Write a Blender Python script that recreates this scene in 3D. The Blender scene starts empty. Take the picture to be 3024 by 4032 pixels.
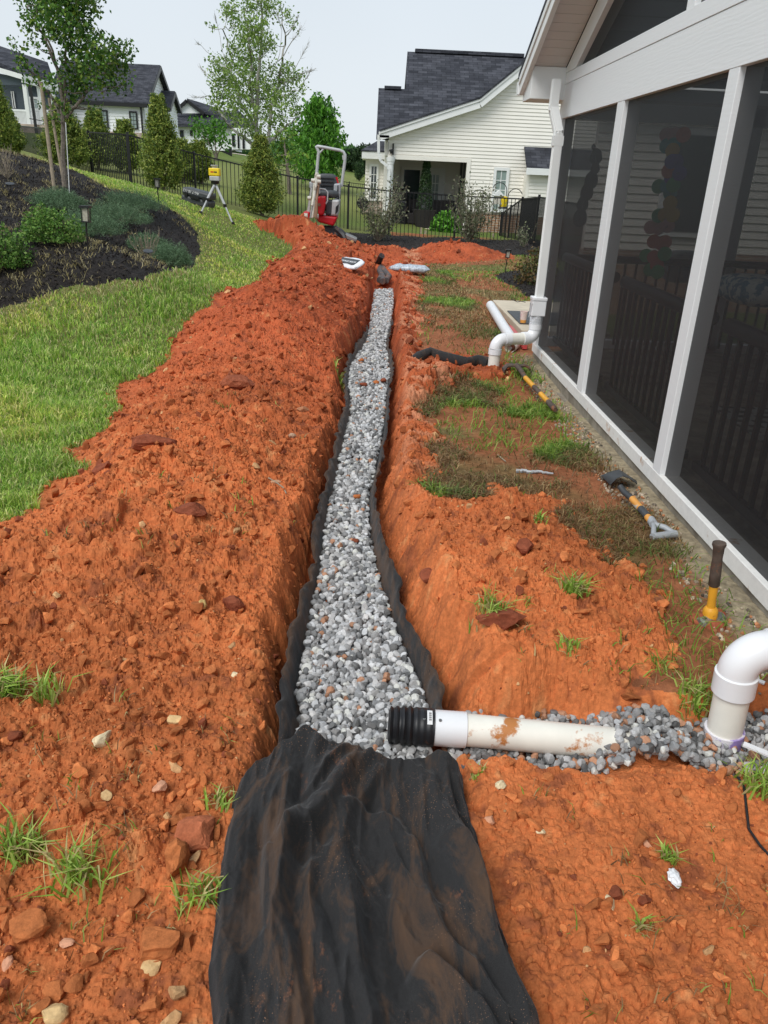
import bpy, math, numpy as np
from mathutils import Vector, Matrix
rng = np.random.default_rng(11)
R = math.radians
scene = bpy.context.scene
COL = scene.collection

# ------------------------------------------------------------------ camera
FPX = 3028.0; EYE = 1.62
_Y = np.array([-45., 1328., -FPX]); _Y /= np.linalg.norm(_Y)
_Z = np.array([311., 6915., FPX]); _Z -= _Y*(_Z@_Y); _Z /= np.linalg.norm(_Z)
_X = np.cross(_Y, _Z)
CM = np.stack([_X, _Y, _Z])
cam_d = bpy.data.cameras.new('camera'); cam = bpy.data.objects.new('camera', cam_d); COL.objects.link(cam)
mw = Matrix.Identity(4)
for i in range(3):
    for j in range(3): mw[i][j] = CM[i, j]
mw[2][3] = EYE
cam.matrix_world = mw
cam_d.sensor_width = 36; cam_d.lens = 36*FPX/4032.0; cam_d.clip_start = 0.05; cam_d.clip_end = 3000
scene.camera = cam

# ------------------------------------------------------------------ sky and light (overcast)
SUN_EL, SUN_AZ = R(52), R(215)
w = bpy.data.worlds.new('World'); scene.world = w; w.use_nodes = True
nt = w.node_tree; nt.nodes.clear()
out = nt.nodes.new('ShaderNodeOutputWorld'); bg = nt.nodes.new('ShaderNodeBackground')
sky = nt.nodes.new('ShaderNodeTexSky'); sky.sky_type = 'NISHITA'; sky.sun_disc = False
sky.sun_elevation = SUN_EL; sky.sun_rotation = SUN_AZ; sky.dust_density = 4; sky.air_density = 1.0
hs = nt.nodes.new('ShaderNodeHueSaturation'); hs.inputs['Saturation'].default_value = 0.35
tc = nt.nodes.new('ShaderNodeTexCoord'); sp = nt.nodes.new('ShaderNodeSeparateXYZ')
nz = nt.nodes.new('ShaderNodeTexNoise'); nz.inputs['Scale'].default_value = 1.6; nz.inputs['Detail'].default_value = 3
cr = nt.nodes.new('ShaderNodeValToRGB')
cr.color_ramp.elements[0].position = 0.0; cr.color_ramp.elements[0].color = (8.3, 8.9, 9.3, 1)
cr.color_ramp.elements[1].position = 0.45; cr.color_ramp.elements[1].color = (6.0, 7.0, 8.2, 1)
mx0 = nt.nodes.new('ShaderNodeMixRGB'); mx0.blend_type = 'MULTIPLY'; mx0.inputs[0].default_value = .28
mx = nt.nodes.new('ShaderNodeMixRGB'); mx.inputs[0].default_value = 0.88
nt.links.new(tc.outputs['Generated'], sp.inputs[0]); nt.links.new(tc.outputs['Generated'], nz.inputs['Vector'])
nt.links.new(sp.outputs['Z'], cr.inputs[0])
nt.links.new(cr.outputs[0], mx0.inputs[1]); nt.links.new(nz.outputs['Fac'], mx0.inputs[2])
nt.links.new(sky.outputs[0], hs.inputs['Color']); nt.links.new(hs.outputs[0], mx.inputs[1]); nt.links.new(mx0.outputs[0], mx.inputs[2])
nt.links.new(mx.outputs[0], bg.inputs['Color']); bg.inputs['Strength'].default_value = 0.094
nt.links.new(bg.outputs[0], out.inputs[0])
sl = bpy.data.lights.new('sun', 'SUN'); sl.energy = 1.9; sl.angle = R(32); sl.color = (1, .97, .92)
so = bpy.data.objects.new('sun', sl); COL.objects.link(so)
sd = Vector((math.sin(SUN_AZ)*math.cos(SUN_EL), math.cos(SUN_AZ)*math.cos(SUN_EL), math.sin(SUN_EL)))
so.rotation_euler = sd.to_track_quat('Z', 'Y').to_euler(); so.location = (0, 0, 30)
scene.view_settings.view_transform = 'Standard'; scene.view_settings.look = 'None'
scene.view_settings.exposure = 0.38; scene.view_settings.gamma = 1.0
scene.render.resolution_x = 768; scene.render.resolution_y = 1024
scene.cycles.transparent_max_bounces = 16

# ------------------------------------------------------------------ measuring helpers (full-resolution photo pixels -> world)
def ray(p): return CM @ np.array([p[0]-1512., 2016.-p[1], -FPX])
EV = np.array([0, 0, EYE])
def az(p, z=0.): d = ray(p); return EV + d*((z-EYE)/d[2])
def ay(p, y): d = ray(p); return EV + d*(y/d[1])
def ax(p, x): d = ray(p); return EV + d*(x/d[0])
K = 3024/1659
def D(u, v): return (u*K, v*K)
def c1(x, y): return (x/2.0738, y/2.0738)
def c2(x, y): return (700+x/2.0738, y/2.0738)
def c3(x, y): return (1400+x/2.0738, 100+y/2.0738)
def c4(x, y): return (2000+x/1.62, y/1.62)
def c5(x, y): return (1100+x/3.318, 500+y/3.318)
def c6(x, y): return (1850+x/3.4025, 1050+y/3.4025)
def r1(x, y): return (2100+x/1.7954, 1700+y/1.7954)

# ------------------------------------------------------------------ object helpers
def tag(o, label=None, cat=None, group=None, kind=None):
    if label: o['label'] = label
    if cat: o['category'] = cat
    if group: o['group'] = group
    if kind: o['kind'] = kind
    return o
def empty(name, loc, label, cat, group=None):
    o = bpy.data.objects.new(name, None); COL.objects.link(o); o.location = tuple(float(v) for v in loc)
    o.empty_display_size = .1
    return tag(o, label, cat, group)
def wloc(o):
    v = Vector(o.location)
    while o.parent: o = o.parent; v += Vector(o.location)
    return v
def npmesh(name, V, Fc, mat, parent=None, smooth=False, col=None):
    """V (n,3), Fc (m,k) uniform faces"""
    V = np.asarray(V, dtype=np.float32); Fc = np.asarray(Fc, dtype=np.int32)
    if parent is not None: V = V - np.array(wloc(parent), dtype=np.float32)
    me = bpy.data.meshes.new(name); k = Fc.shape[1]; m = len(Fc)
    me.vertices.add(len(V)); me.vertices.foreach_set('co', V.ravel())
    me.loops.add(m*k); me.loops.foreach_set('vertex_index', Fc.ravel())
    me.polygons.add(m); me.polygons.foreach_set('loop_start', np.arange(0, m*k, k, dtype=np.int32))
    try: me.polygons.foreach_set('loop_total', np.full(m, k, dtype=np.int32))
    except Exception: pass
    me.polygons.foreach_set('use_smooth', np.full(m, smooth, dtype=bool))
    me.update(calc_edges=True)
    if col is not None:
        a = me.color_attributes.new('Col', 'FLOAT_COLOR', 'POINT')
        c = np.ones((len(V), 4), dtype=np.float32); c[:, :3] = col; a.data.foreach_set('color', c.ravel())
    me.materials.append(mat)
    o = bpy.data.objects.new(name, me); COL.objects.link(o)
    if parent is not None: o.parent = parent
    return o
class MB:
    def __init__(s): s.v = []; s.f = []
    def add(s, vs, fs):
        n = len(s.v); s.v += [tuple(float(c) for c in v) for v in vs]; s.f += [tuple(i+n for i in f) for f in fs]; return s
    def box(s, a, b, M=None):
        (x0, y0, z0), (x1, y1, z1) = a, b
        vs = [(x0,y0,z0),(x1,y0,z0),(x1,y1,z0),(x0,y1,z0),(x0,y0,z1),(x1,y0,z1),(x1,y1,z1),(x0,y1,z1)]
        if M is not None: vs = [tuple(M @ Vector(v)) for v in vs]
        return s.add(vs, [(0,3,2,1),(4,5,6,7),(0,1,5,4),(1,2,6,5),(2,3,7,6),(3,0,4,7)])
    def bar(s, p, q, w, h, up=(0,0,1)):
        """rectangular bar from p to q, width w sideways, height h along up"""
        p, q = Vector(p), Vector(q); d = (q-p); L = d.length; d.normalize(); up = Vector(up)
        sd = d.cross(up); sd.normalize(); up = sd.cross(d)
        c = []
        for t in (p, q):
            for a, b in ((-1,-1),(1,-1),(1,1),(-1,1)): c.append(t + sd*(a*w/2) + up*(b*h/2))
        return s.add(c, [(0,3,2,1),(4,5,6,7),(0,1,5,4),(1,2,6,5),(2,3,7,6),(3,0,4,7)])
    def tube(s, path, r, n=10, cap=True):
        P = [Vector(tuple(float(c) for c in p)) for p in path]; m = len(P)
        rs = r if hasattr(r, '__len__') else [r]*m
        T = []
        for i in range(m):
            d = P[min(i+1, m-1)] - P[max(i-1, 0)]; T.append(d.normalized() if d.length > 1e-9 else Vector((0,0,1)))
        a = T[0].orthogonal().normalized(); vs = []
        for i in range(m):
            a = (a - T[i]*a.dot(T[i])).normalized(); b = T[i].cross(a)
            for k in range(n):
                t = 2*math.pi*k/n; vs.append(P[i] + (a*math.cos(t)+b*math.sin(t))*rs[i])
        fs = [(i*n+k, i*n+(k+1)%n, (i+1)*n+(k+1)%n, (i+1)*n+k) for i in range(m-1) for k in range(n)]
        if cap: fs += [tuple(range(n))[::-1], tuple((m-1)*n+k for k in range(n))]
        return s.add(vs, fs)
    def poly(s, pts, thick):
        """flat polygon extruded by vector thick"""
        n = len(pts); t = Vector(thick); P = [Vector(tuple(float(c) for c in p)) for p in pts]
        vs = P + [p+t for p in P]
        return s.add(vs, [tuple(range(n))[::-1], tuple(range(n, 2*n))] + [(i,(i+1)%n,n+(i+1)%n,n+i) for i in range(n)])
    def build(s, name, mat, parent=None, smooth=False, bevel=0):
        me = bpy.data.meshes.new(name)
        off = wloc(parent) if parent is not None else Vector((0,0,0))
        me.from_pydata([tuple(Vector(v)-off) for v in s.v], [], s.f); me.materials.append(mat)
        me.update()
        if smooth:
            me.polygons.foreach_set('use_smooth', [len(p.vertices) < 7 for p in me.polygons])
            me.update()
            try: me.set_sharp_from_angle(angle=R(40))
            except Exception: pass
        o = bpy.data.objects.new(name, me); COL.objects.link(o)
        if parent is not None: o.parent = parent
        if bevel:
            b = o.modifiers.new('bevel', 'BEVEL'); b.width = bevel; b.segments = 2; b.limit_method = 'ANGLE'
        return o
def copy_tree(o, parent=None):
    c = o.copy(); COL.objects.link(c)
    if parent is not None: c.parent = parent
    for ch in [x for x in list(COL.objects) if x.parent == o]: copy_tree(ch, c)
    return c

# ------------------------------------------------------------------ noise
def h2(ix, iy, s):
    n = (ix.astype(np.int64)*374761393 + iy.astype(np.int64)*668265263 + s*1442695041) & 0xffffffff
    n = ((n ^ (n >> 13))*1274126177) & 0xffffffff
    n = ((n ^ (n >> 16))*2246822519) & 0xffffffff
    return ((n ^ (n >> 15)) & 0xffffff)/float(0xffffff)
def vnoise(x, y, s=0):
    ix = np.floor(x); iy = np.floor(y); fx = x-ix; fy = y-iy
    ix = ix.astype(np.int64); iy = iy.astype(np.int64)
    fx = fx*fx*(3-2*fx); fy = fy*fy*(3-2*fy)
    a = h2(ix,iy,s)*(1-fx)+h2(ix+1,iy,s)*fx; b = h2(ix,iy+1,s)*(1-fx)+h2(ix+1,iy+1,s)*fx
    return a*(1-fy)+b*fy
def fbm(x, y, o=4, s=0):
    t = 0; a = .5; n = 0
    for i in range(o):
        t = t + a*vnoise(x, y, s+i*17); n += a; a *= .5; x = x*2.03+5.1; y = y*2.03+1.7
    return t/n
def clods(x, y, cell, s, prob=.8, rmin=.25, rmax=.62):
    """angular lumps: returns height in units of cell"""
    u = x/cell; v = y/cell
    wx = (vnoise(u*2.3, v*2.3, s+91)-.5)*.55; wy = (vnoise(u*2.3+40, v*2.3, s+92)-.5)*.55
    u = u+wx; v = v+wy
    ix = np.floor(u).astype(np.int64); iy = np.floor(v).astype(np.int64)
    H = np.zeros_like(u)
    for dx in (-1,0,1):
        for dy in (-1,0,1):
            cx = ix+dx; cy = iy+dy
            ex = h2(cx,cy,s+5) < prob
            px = cx+.15+.7*h2(cx,cy,s); py = cy+.15+.7*h2(cx,cy,s+1)
            r = rmin+(rmax-rmin)*h2(cx,cy,s+2)**1.5
            an = h2(cx,cy,s+3)*3.14; ca = np.cos(an); sa = np.sin(an)
            qx = (u-px); qy = (v-py); a = (qx*ca+qy*sa)/r; b = (-qx*sa+qy*ca)/(r*(.6+.4*h2(cx,cy,s+4)))
            d = (np.abs(a)**2.6+np.abs(b)**2.6)
            tilt = 1+.5*a*(h2(cx,cy,s+6)-.5)
            hh = np.clip(1-d, 0, 1)**.42*r*.62*tilt
            H = np.maximum(H, np.where(ex, hh, 0))
    return H
def ss(a, b, x): t = np.clip((x-a)/(b-a), 0, 1); return t*t*(3-2*t)

# ------------------------------------------------------------------ terrain
ctl = [(1.7,-1.5,0),(1.7,1,0),(1.7,4,0),(1.7,8,0),(0,-1.5,0),(0,1.2,0),(0,4,0),(0,8,0),(0,11,0),(0,14.5,0),(2.2,11,0),(2.2,15,.0),(4,17,.05),
       (2,20.5,.08),(.5,21.7,.1),(4.5,22.3,.1),(8,22,.1),(7,15,.0),(-1.5,-1,0.02),(-1.8,3.4,.02),(-1.9,7.3,.03),(-2.1,11,.08),(-2.2,16,.14),(-1.3,19.5,.12),
       (-3.6,7.8,.26),(-2.8,13,.33),(-3.2,4,.15),(-6,4,.7),(-9,9,1.3),(-14,14,2.4),(1,26.5,.1),(8,27,.1),(6,42,.2),(1.0,60,.8),(-1,120,1.9),(30,120,1.5),(-20,300,6),(40,300,4),(0,600,8),(150,400,6),(-200,300,12),(60,60,.3),
       (20,25,.1)]
for p, y in (((355,1021),8.6),((625,811),14.5),((911,857),17.3),((516,723),20.6),((770,776),22.8),((1039,857),20.2),((675,767),19.3),((255,747),13.0),((0,607),17.),
             ((440,531),60.),((100,520),60.),((720,583),80.),((960,612),72.),((917,747),27.),((1401,740),45.),((0,560),35.)):
    ctl.append(tuple(ay(p, y)))
ctl = np.array(ctl, float)
def _ab(x, y): yy = np.maximum(y, -2.5)+4.; return x/yy, np.log(yy)*1.2
def _phi(r2): return np.where(r2 > 1e-12, .5*r2*np.log(np.maximum(r2, 1e-12)), 0)
_A, _B = _ab(ctl[:,0], ctl[:,1]); _n = len(ctl)
_K = _phi((_A[:,None]-_A)**2+(_B[:,None]-_B)**2) + np.eye(_n)*1e-4
_P = np.stack([np.ones(_n), _A, _B], 1)
_W = np.linalg.solve(np.block([[_K,_P],[_P.T,np.zeros((3,3))]]), np.concatenate([ctl[:,2]/(ctl[:,1]+4), np.zeros(3)]))
def base(x, y):
    x = np.asarray(x, float); y = np.asarray(y, float); a, b = _ab(x, y)
    z = _W[_n]+_W[_n+1]*a+_W[_n+2]*b
    for i in range(_n): z = z+_W[i]*_phi((a-_A[i])**2+(b-_B[i])**2)
    return z*(np.maximum(y,-2.5)+4)
def hit(p, dz=0.):
    d = ray(p); d = d/d[1]; t = np.linspace(.4, 60, 6000)
    P = EV+t[:,None]*d; g = P[:,2]-base(P[:,0],P[:,1])-dz
    i = int(np.argmax(g < 0)) if (g < 0).any() else len(t)-1
    return P[i]
def hits(L, dz=0.): return np.array([hit(D(*q), dz)[:2] for q in L])
def sdpoly(x, y, P):
    """signed distance, positive inside"""
    P = np.asarray(P, float); Q = np.roll(P, -1, 0); d = np.full(x.shape, 1e9); ins = np.zeros(x.shape, bool)
    for (ax_, ay_), (bx, by) in zip(P, Q):
        ex, ey = bx-ax_, by-ay_; wx, wy = x-ax_, y-ay_
        t = np.clip((wx*ex+wy*ey)/(ex*ex+ey*ey+1e-12), 0, 1)
        d = np.minimum(d, (wx-t*ex)**2+(wy-t*ey)**2)
        c = ((ay_ > y) != (by > y))
        if ey != 0: ins ^= c & (x < ex*(y-ay_)/ey+ax_)
    return np.sqrt(d)*np.where(ins, 1, -1)

left_edge = hits([(0,1130),(60,1105),(120,1060),(160,980),(240,900),(275,825),(330,792),(378,765),(388,735),(392,700),(465,665),(480,635),(560,590),(615,562),(637,545),(610,520),(560,497)])
soil_poly = np.concatenate([[(-4.5,2.6),(-3,3.1)], left_edge, [(-2.75,18.9),(-2.2,19.5),(-1.0,19.5),(-.3,19.0),(.4,18.8),(1.0,19.3),(2.3,19.1),(3.3,18.6),(3.2,17.9),(2.2,17.4)],
    hits([(920,572),(908,590),(915,640),(912,700),(905,755),(960,762),(1050,772),(1100,795),(1125,815),(1060,825),(1000,822),(935,850),(912,890),(945,950),(935,1010),(950,1060),(1010,1085),(1090,1065),(1180,1075),(1270,1170),(1370,1270),(1450,1350),(1480,1420),(1400,1480),(1330,1530)]),
    [(1.25,2.15),(1.9,2.15),(1.9,1.6),(1.3,1.35),(1.25,.9),(1.9,.5),(1.9,-2),(-4.5,-2)]])
mulch_poly = np.concatenate([hits([(0,672),(60,645),(120,628),(200,615),(300,605),(370,590),(420,568),(432,540),(425,505),(400,475),(340,440),(280,418)]),
    [ay(c1(880,1520),14.2)[:2], ay(c1(620,1450),14.8)[:2], ay(c1(300,1370),15.3)[:2], ay(c1(0,1265),16.2)[:2], (-16,18),(-16,6),(-6,6)]])
mulch2 = np.array([(-.6,19.5),(-.9,21.3),(.3,22.3),(6.5,23.0),(6.5,19.0),(4.9,18.2),(3.5,18.6),(2.3,19.2),(1.0,19.4),(.3,19.0)])
mulch3 = np.concatenate([hits([(1068,597),(1085,588),(1120,586),(1150,590)]), [(4.2,15.2),(4.2,11.3),(2.5,11.6)], hits([(1140,640),(1110,618),(1078,606)])])
arb_ring = np.array([(-3.0,20.0),(1.0,1.0)])
gl = np.array([az(D(*q), -.12)[:2] for q in [(645,1560),(640,1500),(655,1400),(672,1320),(690,1240),(698,1180),(708,1100),(725,1030),(740,960),(755,900),(757,860),(752,830),(757,790),(795,730),(800,690),(806,650),(812,608)]])
gr = np.array([az(D(*q), -.12)[:2] for q in [(925,1560),(912,1490),(880,1420),(850,1350),(830,1270),(807,1190),(797,1130),(795,1070),(810,1010),(825,940),(832,880),(835,840),(843,800),(832,740),(843,700),(850,650),(848,608)]])
gl = gl[np.argsort(gl[:,1])]; gr = gr[np.argsort(gr[:,1])]
gl = np.concatenate([[(gl[0,0]+.03,1.2)], gl, [(gl[-1,0]+.02,15.5),(gl[-1,0]+.05,16.3)]]); gr = np.concatenate([[(gr[0,0]-.02,1.2)], gr, [(gr[-1,0]+.05,15.5),(gr[-1,0]+.15,16.3)]])
XL = lambda y: np.interp(y, gl[:,1], gl[:,0]); XR = lambda y: np.interp(y, gr[:,1], gr[:,0])
le = left_edge[np.argsort(left_edge[:,1])]
XS = lambda y: np.interp(y, np.concatenate([[-2,2.5],le[:,1]]), np.concatenate([[-3.2,-2.6],le[:,0]]))
side_poly = np.array([az(D(*q), -.05)[:2] for q in [(930,1625),(940,1525),(1040,1512),(1130,1530),(1200,1512),(1330,1545),(1400,1552),(1500,1560),(1560,1545),(1700,1540),(1700,1660),(1600,1668),(1470,1650),(1350,1665),(1200,1650),(1080,1620),(1000,1632)]])
Y0, Y1 = 1.72, 16.2
def terrain(x, y, detail=True):
    z = base(x, y)
    wob = (fbm(x*3.1, y*3.1, 4, 3)-.5)*.34 + (fbm(x*17, y*17, 3, 8)-.5)*.10
    sdS = sdpoly(x, y, soil_poly)+wob
    sdM = np.maximum(np.maximum(sdpoly(x, y, mulch_poly), sdpoly(x, y, mulch2)), sdpoly(x, y, mulch3)) + (fbm(x*5, y*5, 3, 31)-.5)*.12
    # spoil bank on the left of the trench
    xs = XS(y); xl = XL(y); u = (x-xs)/(xl-.1-xs)
    H = np.interp(y, [0,1.6,2.6,4,8,12,14.5,16.6,17.6,18.7,19.5], [.02,.05,.14,.22,.27,.30,.34,.40,.38,.14,0])
    prof = ss(0,.42,u)*(1-.72*ss(.62,1.0,u))
    far = np.exp(-(((x+1.55)/1.05)**2+((y-17.1)/1.5)**2)**1.3)*.24
    bank = H*prof*(u < 1.02) + far*ss(14.5,16.5,y)
    bank = bank*(.75+.5*fbm(x*.9+3, y*.9, 2, 77))
    # right-hand heaps
    def heap(cx, cy, rx, ry, h): return h*np.exp(-(((x-cx)/rx)**2+((y-cy)/ry)**2)**1.4)
    hp = heap(.68,2.75,.5,.62,.12)+heap(.55,3.5,.35,.5,.04)+heap(.95,6.65,.5,.4,.13)+heap(.55,6.4,.3,.5,.08)
    hp = hp+heap(1.9,18.5,.95,.62,.30)+heap(.5,17.6,.5,.6,.16)+heap(.1,17.4,.9,.7,.12)
    hp = hp+heap(-.62,1.45,.12,.12,.05)
    lip = (.07*np.exp(-((x-(XR(y)+.17))/.13)**2))*(y > 2.3)*(y < 17)
    bank = bank*(1-.40*ss(-1.45,-.75,x)*ss(14.8,16,y))
    z = z+(bank+hp+lip)*ss(-.05,.12,sdS)
    # trench and side trench
    dl = x-xl; dr = XR(y)-x
    e = (fbm(x*6, y*6, 3, 55)-.5)*.08
    tr = np.minimum(dl, dr)+.055+e
    tr = np.minimum(tr, np.minimum(y-Y0, Y1-y)*.8)
    dw = np.interp(y, [1.4,1.9,2.6,14,16.2], [.05,.26,.29,.34,.2])
    wl = np.where(dl < dr, .10, np.interp(y,[1.7,2.3,3.5,5.5,9],[.10,.20,.24,.14,.10]))*(.7+.7*fbm(x*3,y*4,3,97))
    cut = np.clip((tr+wl)/(wl+.05),0,1); cut = cut*cut*(3-2*cut)*.75+cut*.25
    z = z*(1-cut)+(-dw)*cut
    sdT = sdpoly(x, y, side_poly)+(fbm(x*9, y*9, 3, 66)-.5)*.05
    cut2 = ss(-.10,.03,sdT)*(1-cut)
    z = z*(1-cut2)+(-.16+.10*ss(.62,.92,x)*(1-.7*ss(.98,1.14,x)))*cut2
    if detail:
        m = ss(-.02,.14,sdS)
        rough = .25+.75*ss(-.1,.3,prof*H*4+hp*4)
        rough = np.where((x > .5) & (y < 1.7), .38+.3*fbm(x*2,y*2,2,5), rough)
        rough = rough*(1-.25*cut)*(1-.4*cut2)
        rr = ss(.38,.62,fbm(x*1.3,y*1.3,2,12))
        d = clods(x,y,.21,100,.4,.2,.55)*.21*.55*rr + clods(x,y,.095,200,.55,.2,.6)*.095*.75*(.4+.6*rr) + clods(x,y,.045,300,.75)*.045*1.0 + clods(x,y,.021,400,.85)*.021*1.1*ss(16,8,y) + clods(x,y,.011,450,.85)*.011*.6*ss(8,4,y)
        d = d + (fbm(x*7,y*7,4,21)-.5)*.05
        z = z+m*d*rough*1.15
        mm = ss(0,.15,sdM)
        z = z+mm*((fbm(x*2,y*2,2,41)-.5)*.05+clods(x,y*.6,.05,500,.7)*.05*.7+.03)
        lw = (1-m)*(1-mm)
        z = z+lw*((fbm(x*2.2,y*2.2,3,61)-.5)*.03)
        # cracked cut face of the trench walls
        wall = 4*cut*(1-cut)
        z = z+wall*((fbm(x*15,y*17,4,71)-.5)*.09+clods(x,y*.7,.06,520,.6)*.03+clods(x,y,.10,530,.55)*.06)
    xlm = np.interp(y,[0,.2,1.04,1.75],[-.30,-.30,-.27,-.235]); xrm = np.interp(y,[0,.2,1.04,1.75],[.62,.60,.40,.27])
    und = ss(0,.05,x-xlm)*ss(0,.05,xrm-x)*ss(1.80,1.72,y); zb0 = base(x,y)
    z = z*(1-und)+np.minimum(z,zb0-.012)*und
    return z, sdS, sdM, cut, cut2
def gz(x, y):
    z, *_ = terrain(np.atleast_1d(np.array(x, float)), np.atleast_1d(np.array(y, float))); return z
def gz1(x, y): return float(gz(x, y)[0])
def hsurf(p):
    dz = 0.
    for _ in range(5):
        q = hit(p,dz); g = gz1(q[0],q[1])-float(base(q[0],q[1])); dz = .5*dz+.5*g if _ else g
    return q

# ------------------------------------------------------------------ materials
def new_mat(name):
    m = bpy.data.materials.new(name); m.use_nodes = True; nt = m.node_tree; b = nt.nodes['Principled BSDF']; return m, nt, b
def N(nt, t, **kw):
    n = nt.nodes.new(t)
    for k, v in kw.items():
        if k in n.inputs: n.inputs[k].default_value = v
        else: setattr(n, k, v)
    return n
def coords(nt, scale=(1,1,1), kind='Object'):
    tc = nt.nodes.new('ShaderNodeTexCoord'); mp = nt.nodes.new('ShaderNodeMapping'); mp.inputs['Scale'].default_value = scale
    nt.links.new(tc.outputs[kind], mp.inputs[0]); return mp.outputs[0]
def ramp(nt, src, stops):
    r = nt.nodes.new('ShaderNodeValToRGB'); e = r.color_ramp.elements
    e[0].position, e[0].color = stops[0][0], (*stops[0][1], 1); e[1].position, e[1].color = stops[-1][0], (*stops[-1][1], 1)
    for p, c in stops[1:-1]: n = e.new(p); n.color = (*c, 1)
    nt.links.new(src, r.inputs[0]); return r.outputs[0]
def bump(nt, b, src, strength=.3, dist=.01):
    n = N(nt, 'ShaderNodeBump', Strength=strength, Distance=dist); nt.links.new(src, n.inputs['Height'])
    if b.inputs['Normal'].is_linked: nt.links.new(b.inputs['Normal'].links[0].from_socket, n.inputs['Normal'])
    nt.links.new(n.outputs[0], b.inputs['Normal'])
def mat(name, col, rough=.6, metal=0., var=.12, nscale=12., bmp=.0, spec=.4, dirt=None, dscale=3., dlo=.55, dhi=.75, alpha=1.):
    m, nt, b = new_mat(name); co = coords(nt)
    nz = N(nt, 'ShaderNodeTexNoise', Scale=nscale, Detail=5.); nt.links.new(co, nz.inputs['Vector'])
    lo = tuple(max(0,c*(1-var)) for c in col); hi = tuple(min(1,c*(1+var)) for c in col)
    c = ramp(nt, nz.outputs['Fac'], [(.3,lo),(.7,hi)])
    if dirt:
        n2 = N(nt, 'ShaderNodeTexNoise', Scale=dscale, Detail=8., Roughness=.65); nt.links.new(co, n2.inputs['Vector'])
        f = ramp(nt, n2.outputs['Fac'], [(dlo,(0,0,0)),(dhi,(1,1,1))])
        mxn = nt.nodes.new('ShaderNodeMixRGB'); nt.links.new(f, mxn.inputs[0]); nt.links.new(c, mxn.inputs[1]); mxn.inputs[2].default_value = (*dirt,1); c = mxn.outputs[0]
    nt.links.new(c, b.inputs['Base Color']); b.inputs['Roughness'].default_value = rough; b.inputs['Metallic'].default_value = metal
    b.inputs['Specular IOR Level'].default_value = spec
    if bmp: bump(nt, b, nz.outputs['Fac'], bmp, .01)
    return m
def attr_mat(name, rough=.8, spec=.2, trans=0., var=.25, nscale=40., bmp=0., bscale=120., bdist=.01):
    """base colour = per-vertex tint of the thing itself, broken up by noise"""
    m, nt, b = new_mat(name); a = nt.nodes.new('ShaderNodeVertexColor'); a.layer_name = 'Col'; co = coords(nt)
    nz = N(nt, 'ShaderNodeTexNoise', Scale=nscale, Detail=6., Roughness=.7); nt.links.new(co, nz.inputs['Vector'])
    v = ramp(nt, nz.outputs['Fac'], [(.3,(1-var,)*3),(.7,(1+var,)*3)])
    mxn = nt.nodes.new('ShaderNodeMixRGB'); mxn.blend_type = 'MULTIPLY'; mxn.inputs[0].default_value = 1
    nt.links.new(a.outputs[0], mxn.inputs[1]); nt.links.new(v, mxn.inputs[2]); nt.links.new(mxn.outputs[0], b.inputs['Base Color'])
    b.inputs['Roughness'].default_value = rough; b.inputs['Specular IOR Level'].default_value = spec
    if bmp:
        n3 = N(nt, 'ShaderNodeTexNoise', Scale=bscale, Detail=6., Roughness=.75); nt.links.new(co, n3.inputs['Vector']); bump(nt, b, n3.outputs['Fac'], bmp, bdist)
    if trans:
        t = nt.nodes.new('ShaderNodeBsdfTranslucent'); nt.links.new(mxn.outputs[0], t.inputs[0]); ms = nt.nodes.new('ShaderNodeMixShader'); ms.inputs[0].default_value = trans
        o = nt.nodes['Material Output']; nt.links.new(b.outputs[0], ms.inputs[1]); nt.links.new(t.outputs[0], ms.inputs[2]); nt.links.new(ms.outputs[0], o.inputs[0])
    return m
M = {}
M['leaf'] = attr_mat('leaves', .55, .3, .35, .2, 8)
M['grass'] = attr_mat('grass blades', .55, .25, .3, .15, 5)
M['lawn'] = attr_mat('lawn soil', .95, .1, 0, .35, 30, .6, 60, .02)
M['soil'] = attr_mat('red clay', .88, .18, 0, .3, 55, .55, 170, .006)
M['mulch'] = attr_mat('dark bark mulch', .8, .3, 0, .8, 45, .9, 70, .03)
M['stone'] = attr_mat('crushed stone', .75, .3, 0, .18, 60, .3, 200, .003)
M['bark'] = mat('grey bark', (.19,.16,.13), .9, 0, .35, 30, .4)
M['bark2'] = mat('pale smooth bark', (.33,.32,.28), .9, 0, .3, 20, .3)
M['twig'] = mat('dry twigs', (.24,.2,.15), .9)
M['wood'] = mat('weathered timber stake', (.34,.28,.2), .85, 0, .2, 25, .3)
M['black'] = mat('black painted aluminium', (.012,.012,.013), .4, 0, .2, 10)
M['blackplastic'] = mat('black plastic', (.015,.015,.017), .45, 0, .2, 10, dirt=(.2,.08,.04), dscale=9, dlo=.6, dhi=.7)
M['white'] = mat('white vinyl', (.78,.79,.78), .5, 0, .03, 4)
M['siding'] = mat('off-white vinyl siding', (.84,.81,.74), .55, 0, .03, 2)
M['siding2'] = mat('white siding', (.84,.85,.86), .55, 0, .03, 2)
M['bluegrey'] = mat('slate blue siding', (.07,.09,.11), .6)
M['pvc'] = mat('white pvc fitting', (.8,.81,.83), .32, 0, .02, 5, spec=.5)
M['pvcpipe'] = mat('cream pvc pipe with clay smears', (.82,.80,.72), .4, 0, .06, 9, spec=.5, dirt=(.5,.2,.06), dscale=6.5, dlo=.60, dhi=.65)
M['steel'] = mat('dull steel', (.28,.28,.27), .45, .6, .25, 20)
M['rust'] = mat('muddy steel', (.10,.075,.06), .7, .2, .4, 18, .3, dirt=(.25,.1,.05), dscale=10, dlo=.55, dhi=.62)
M['yellow'] = mat('yellow fibreglass', (.75,.36,.03), .45, 0, .1, 20, dirt=(.3,.13,.05), dscale=14, dlo=.6, dhi=.68)
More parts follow.
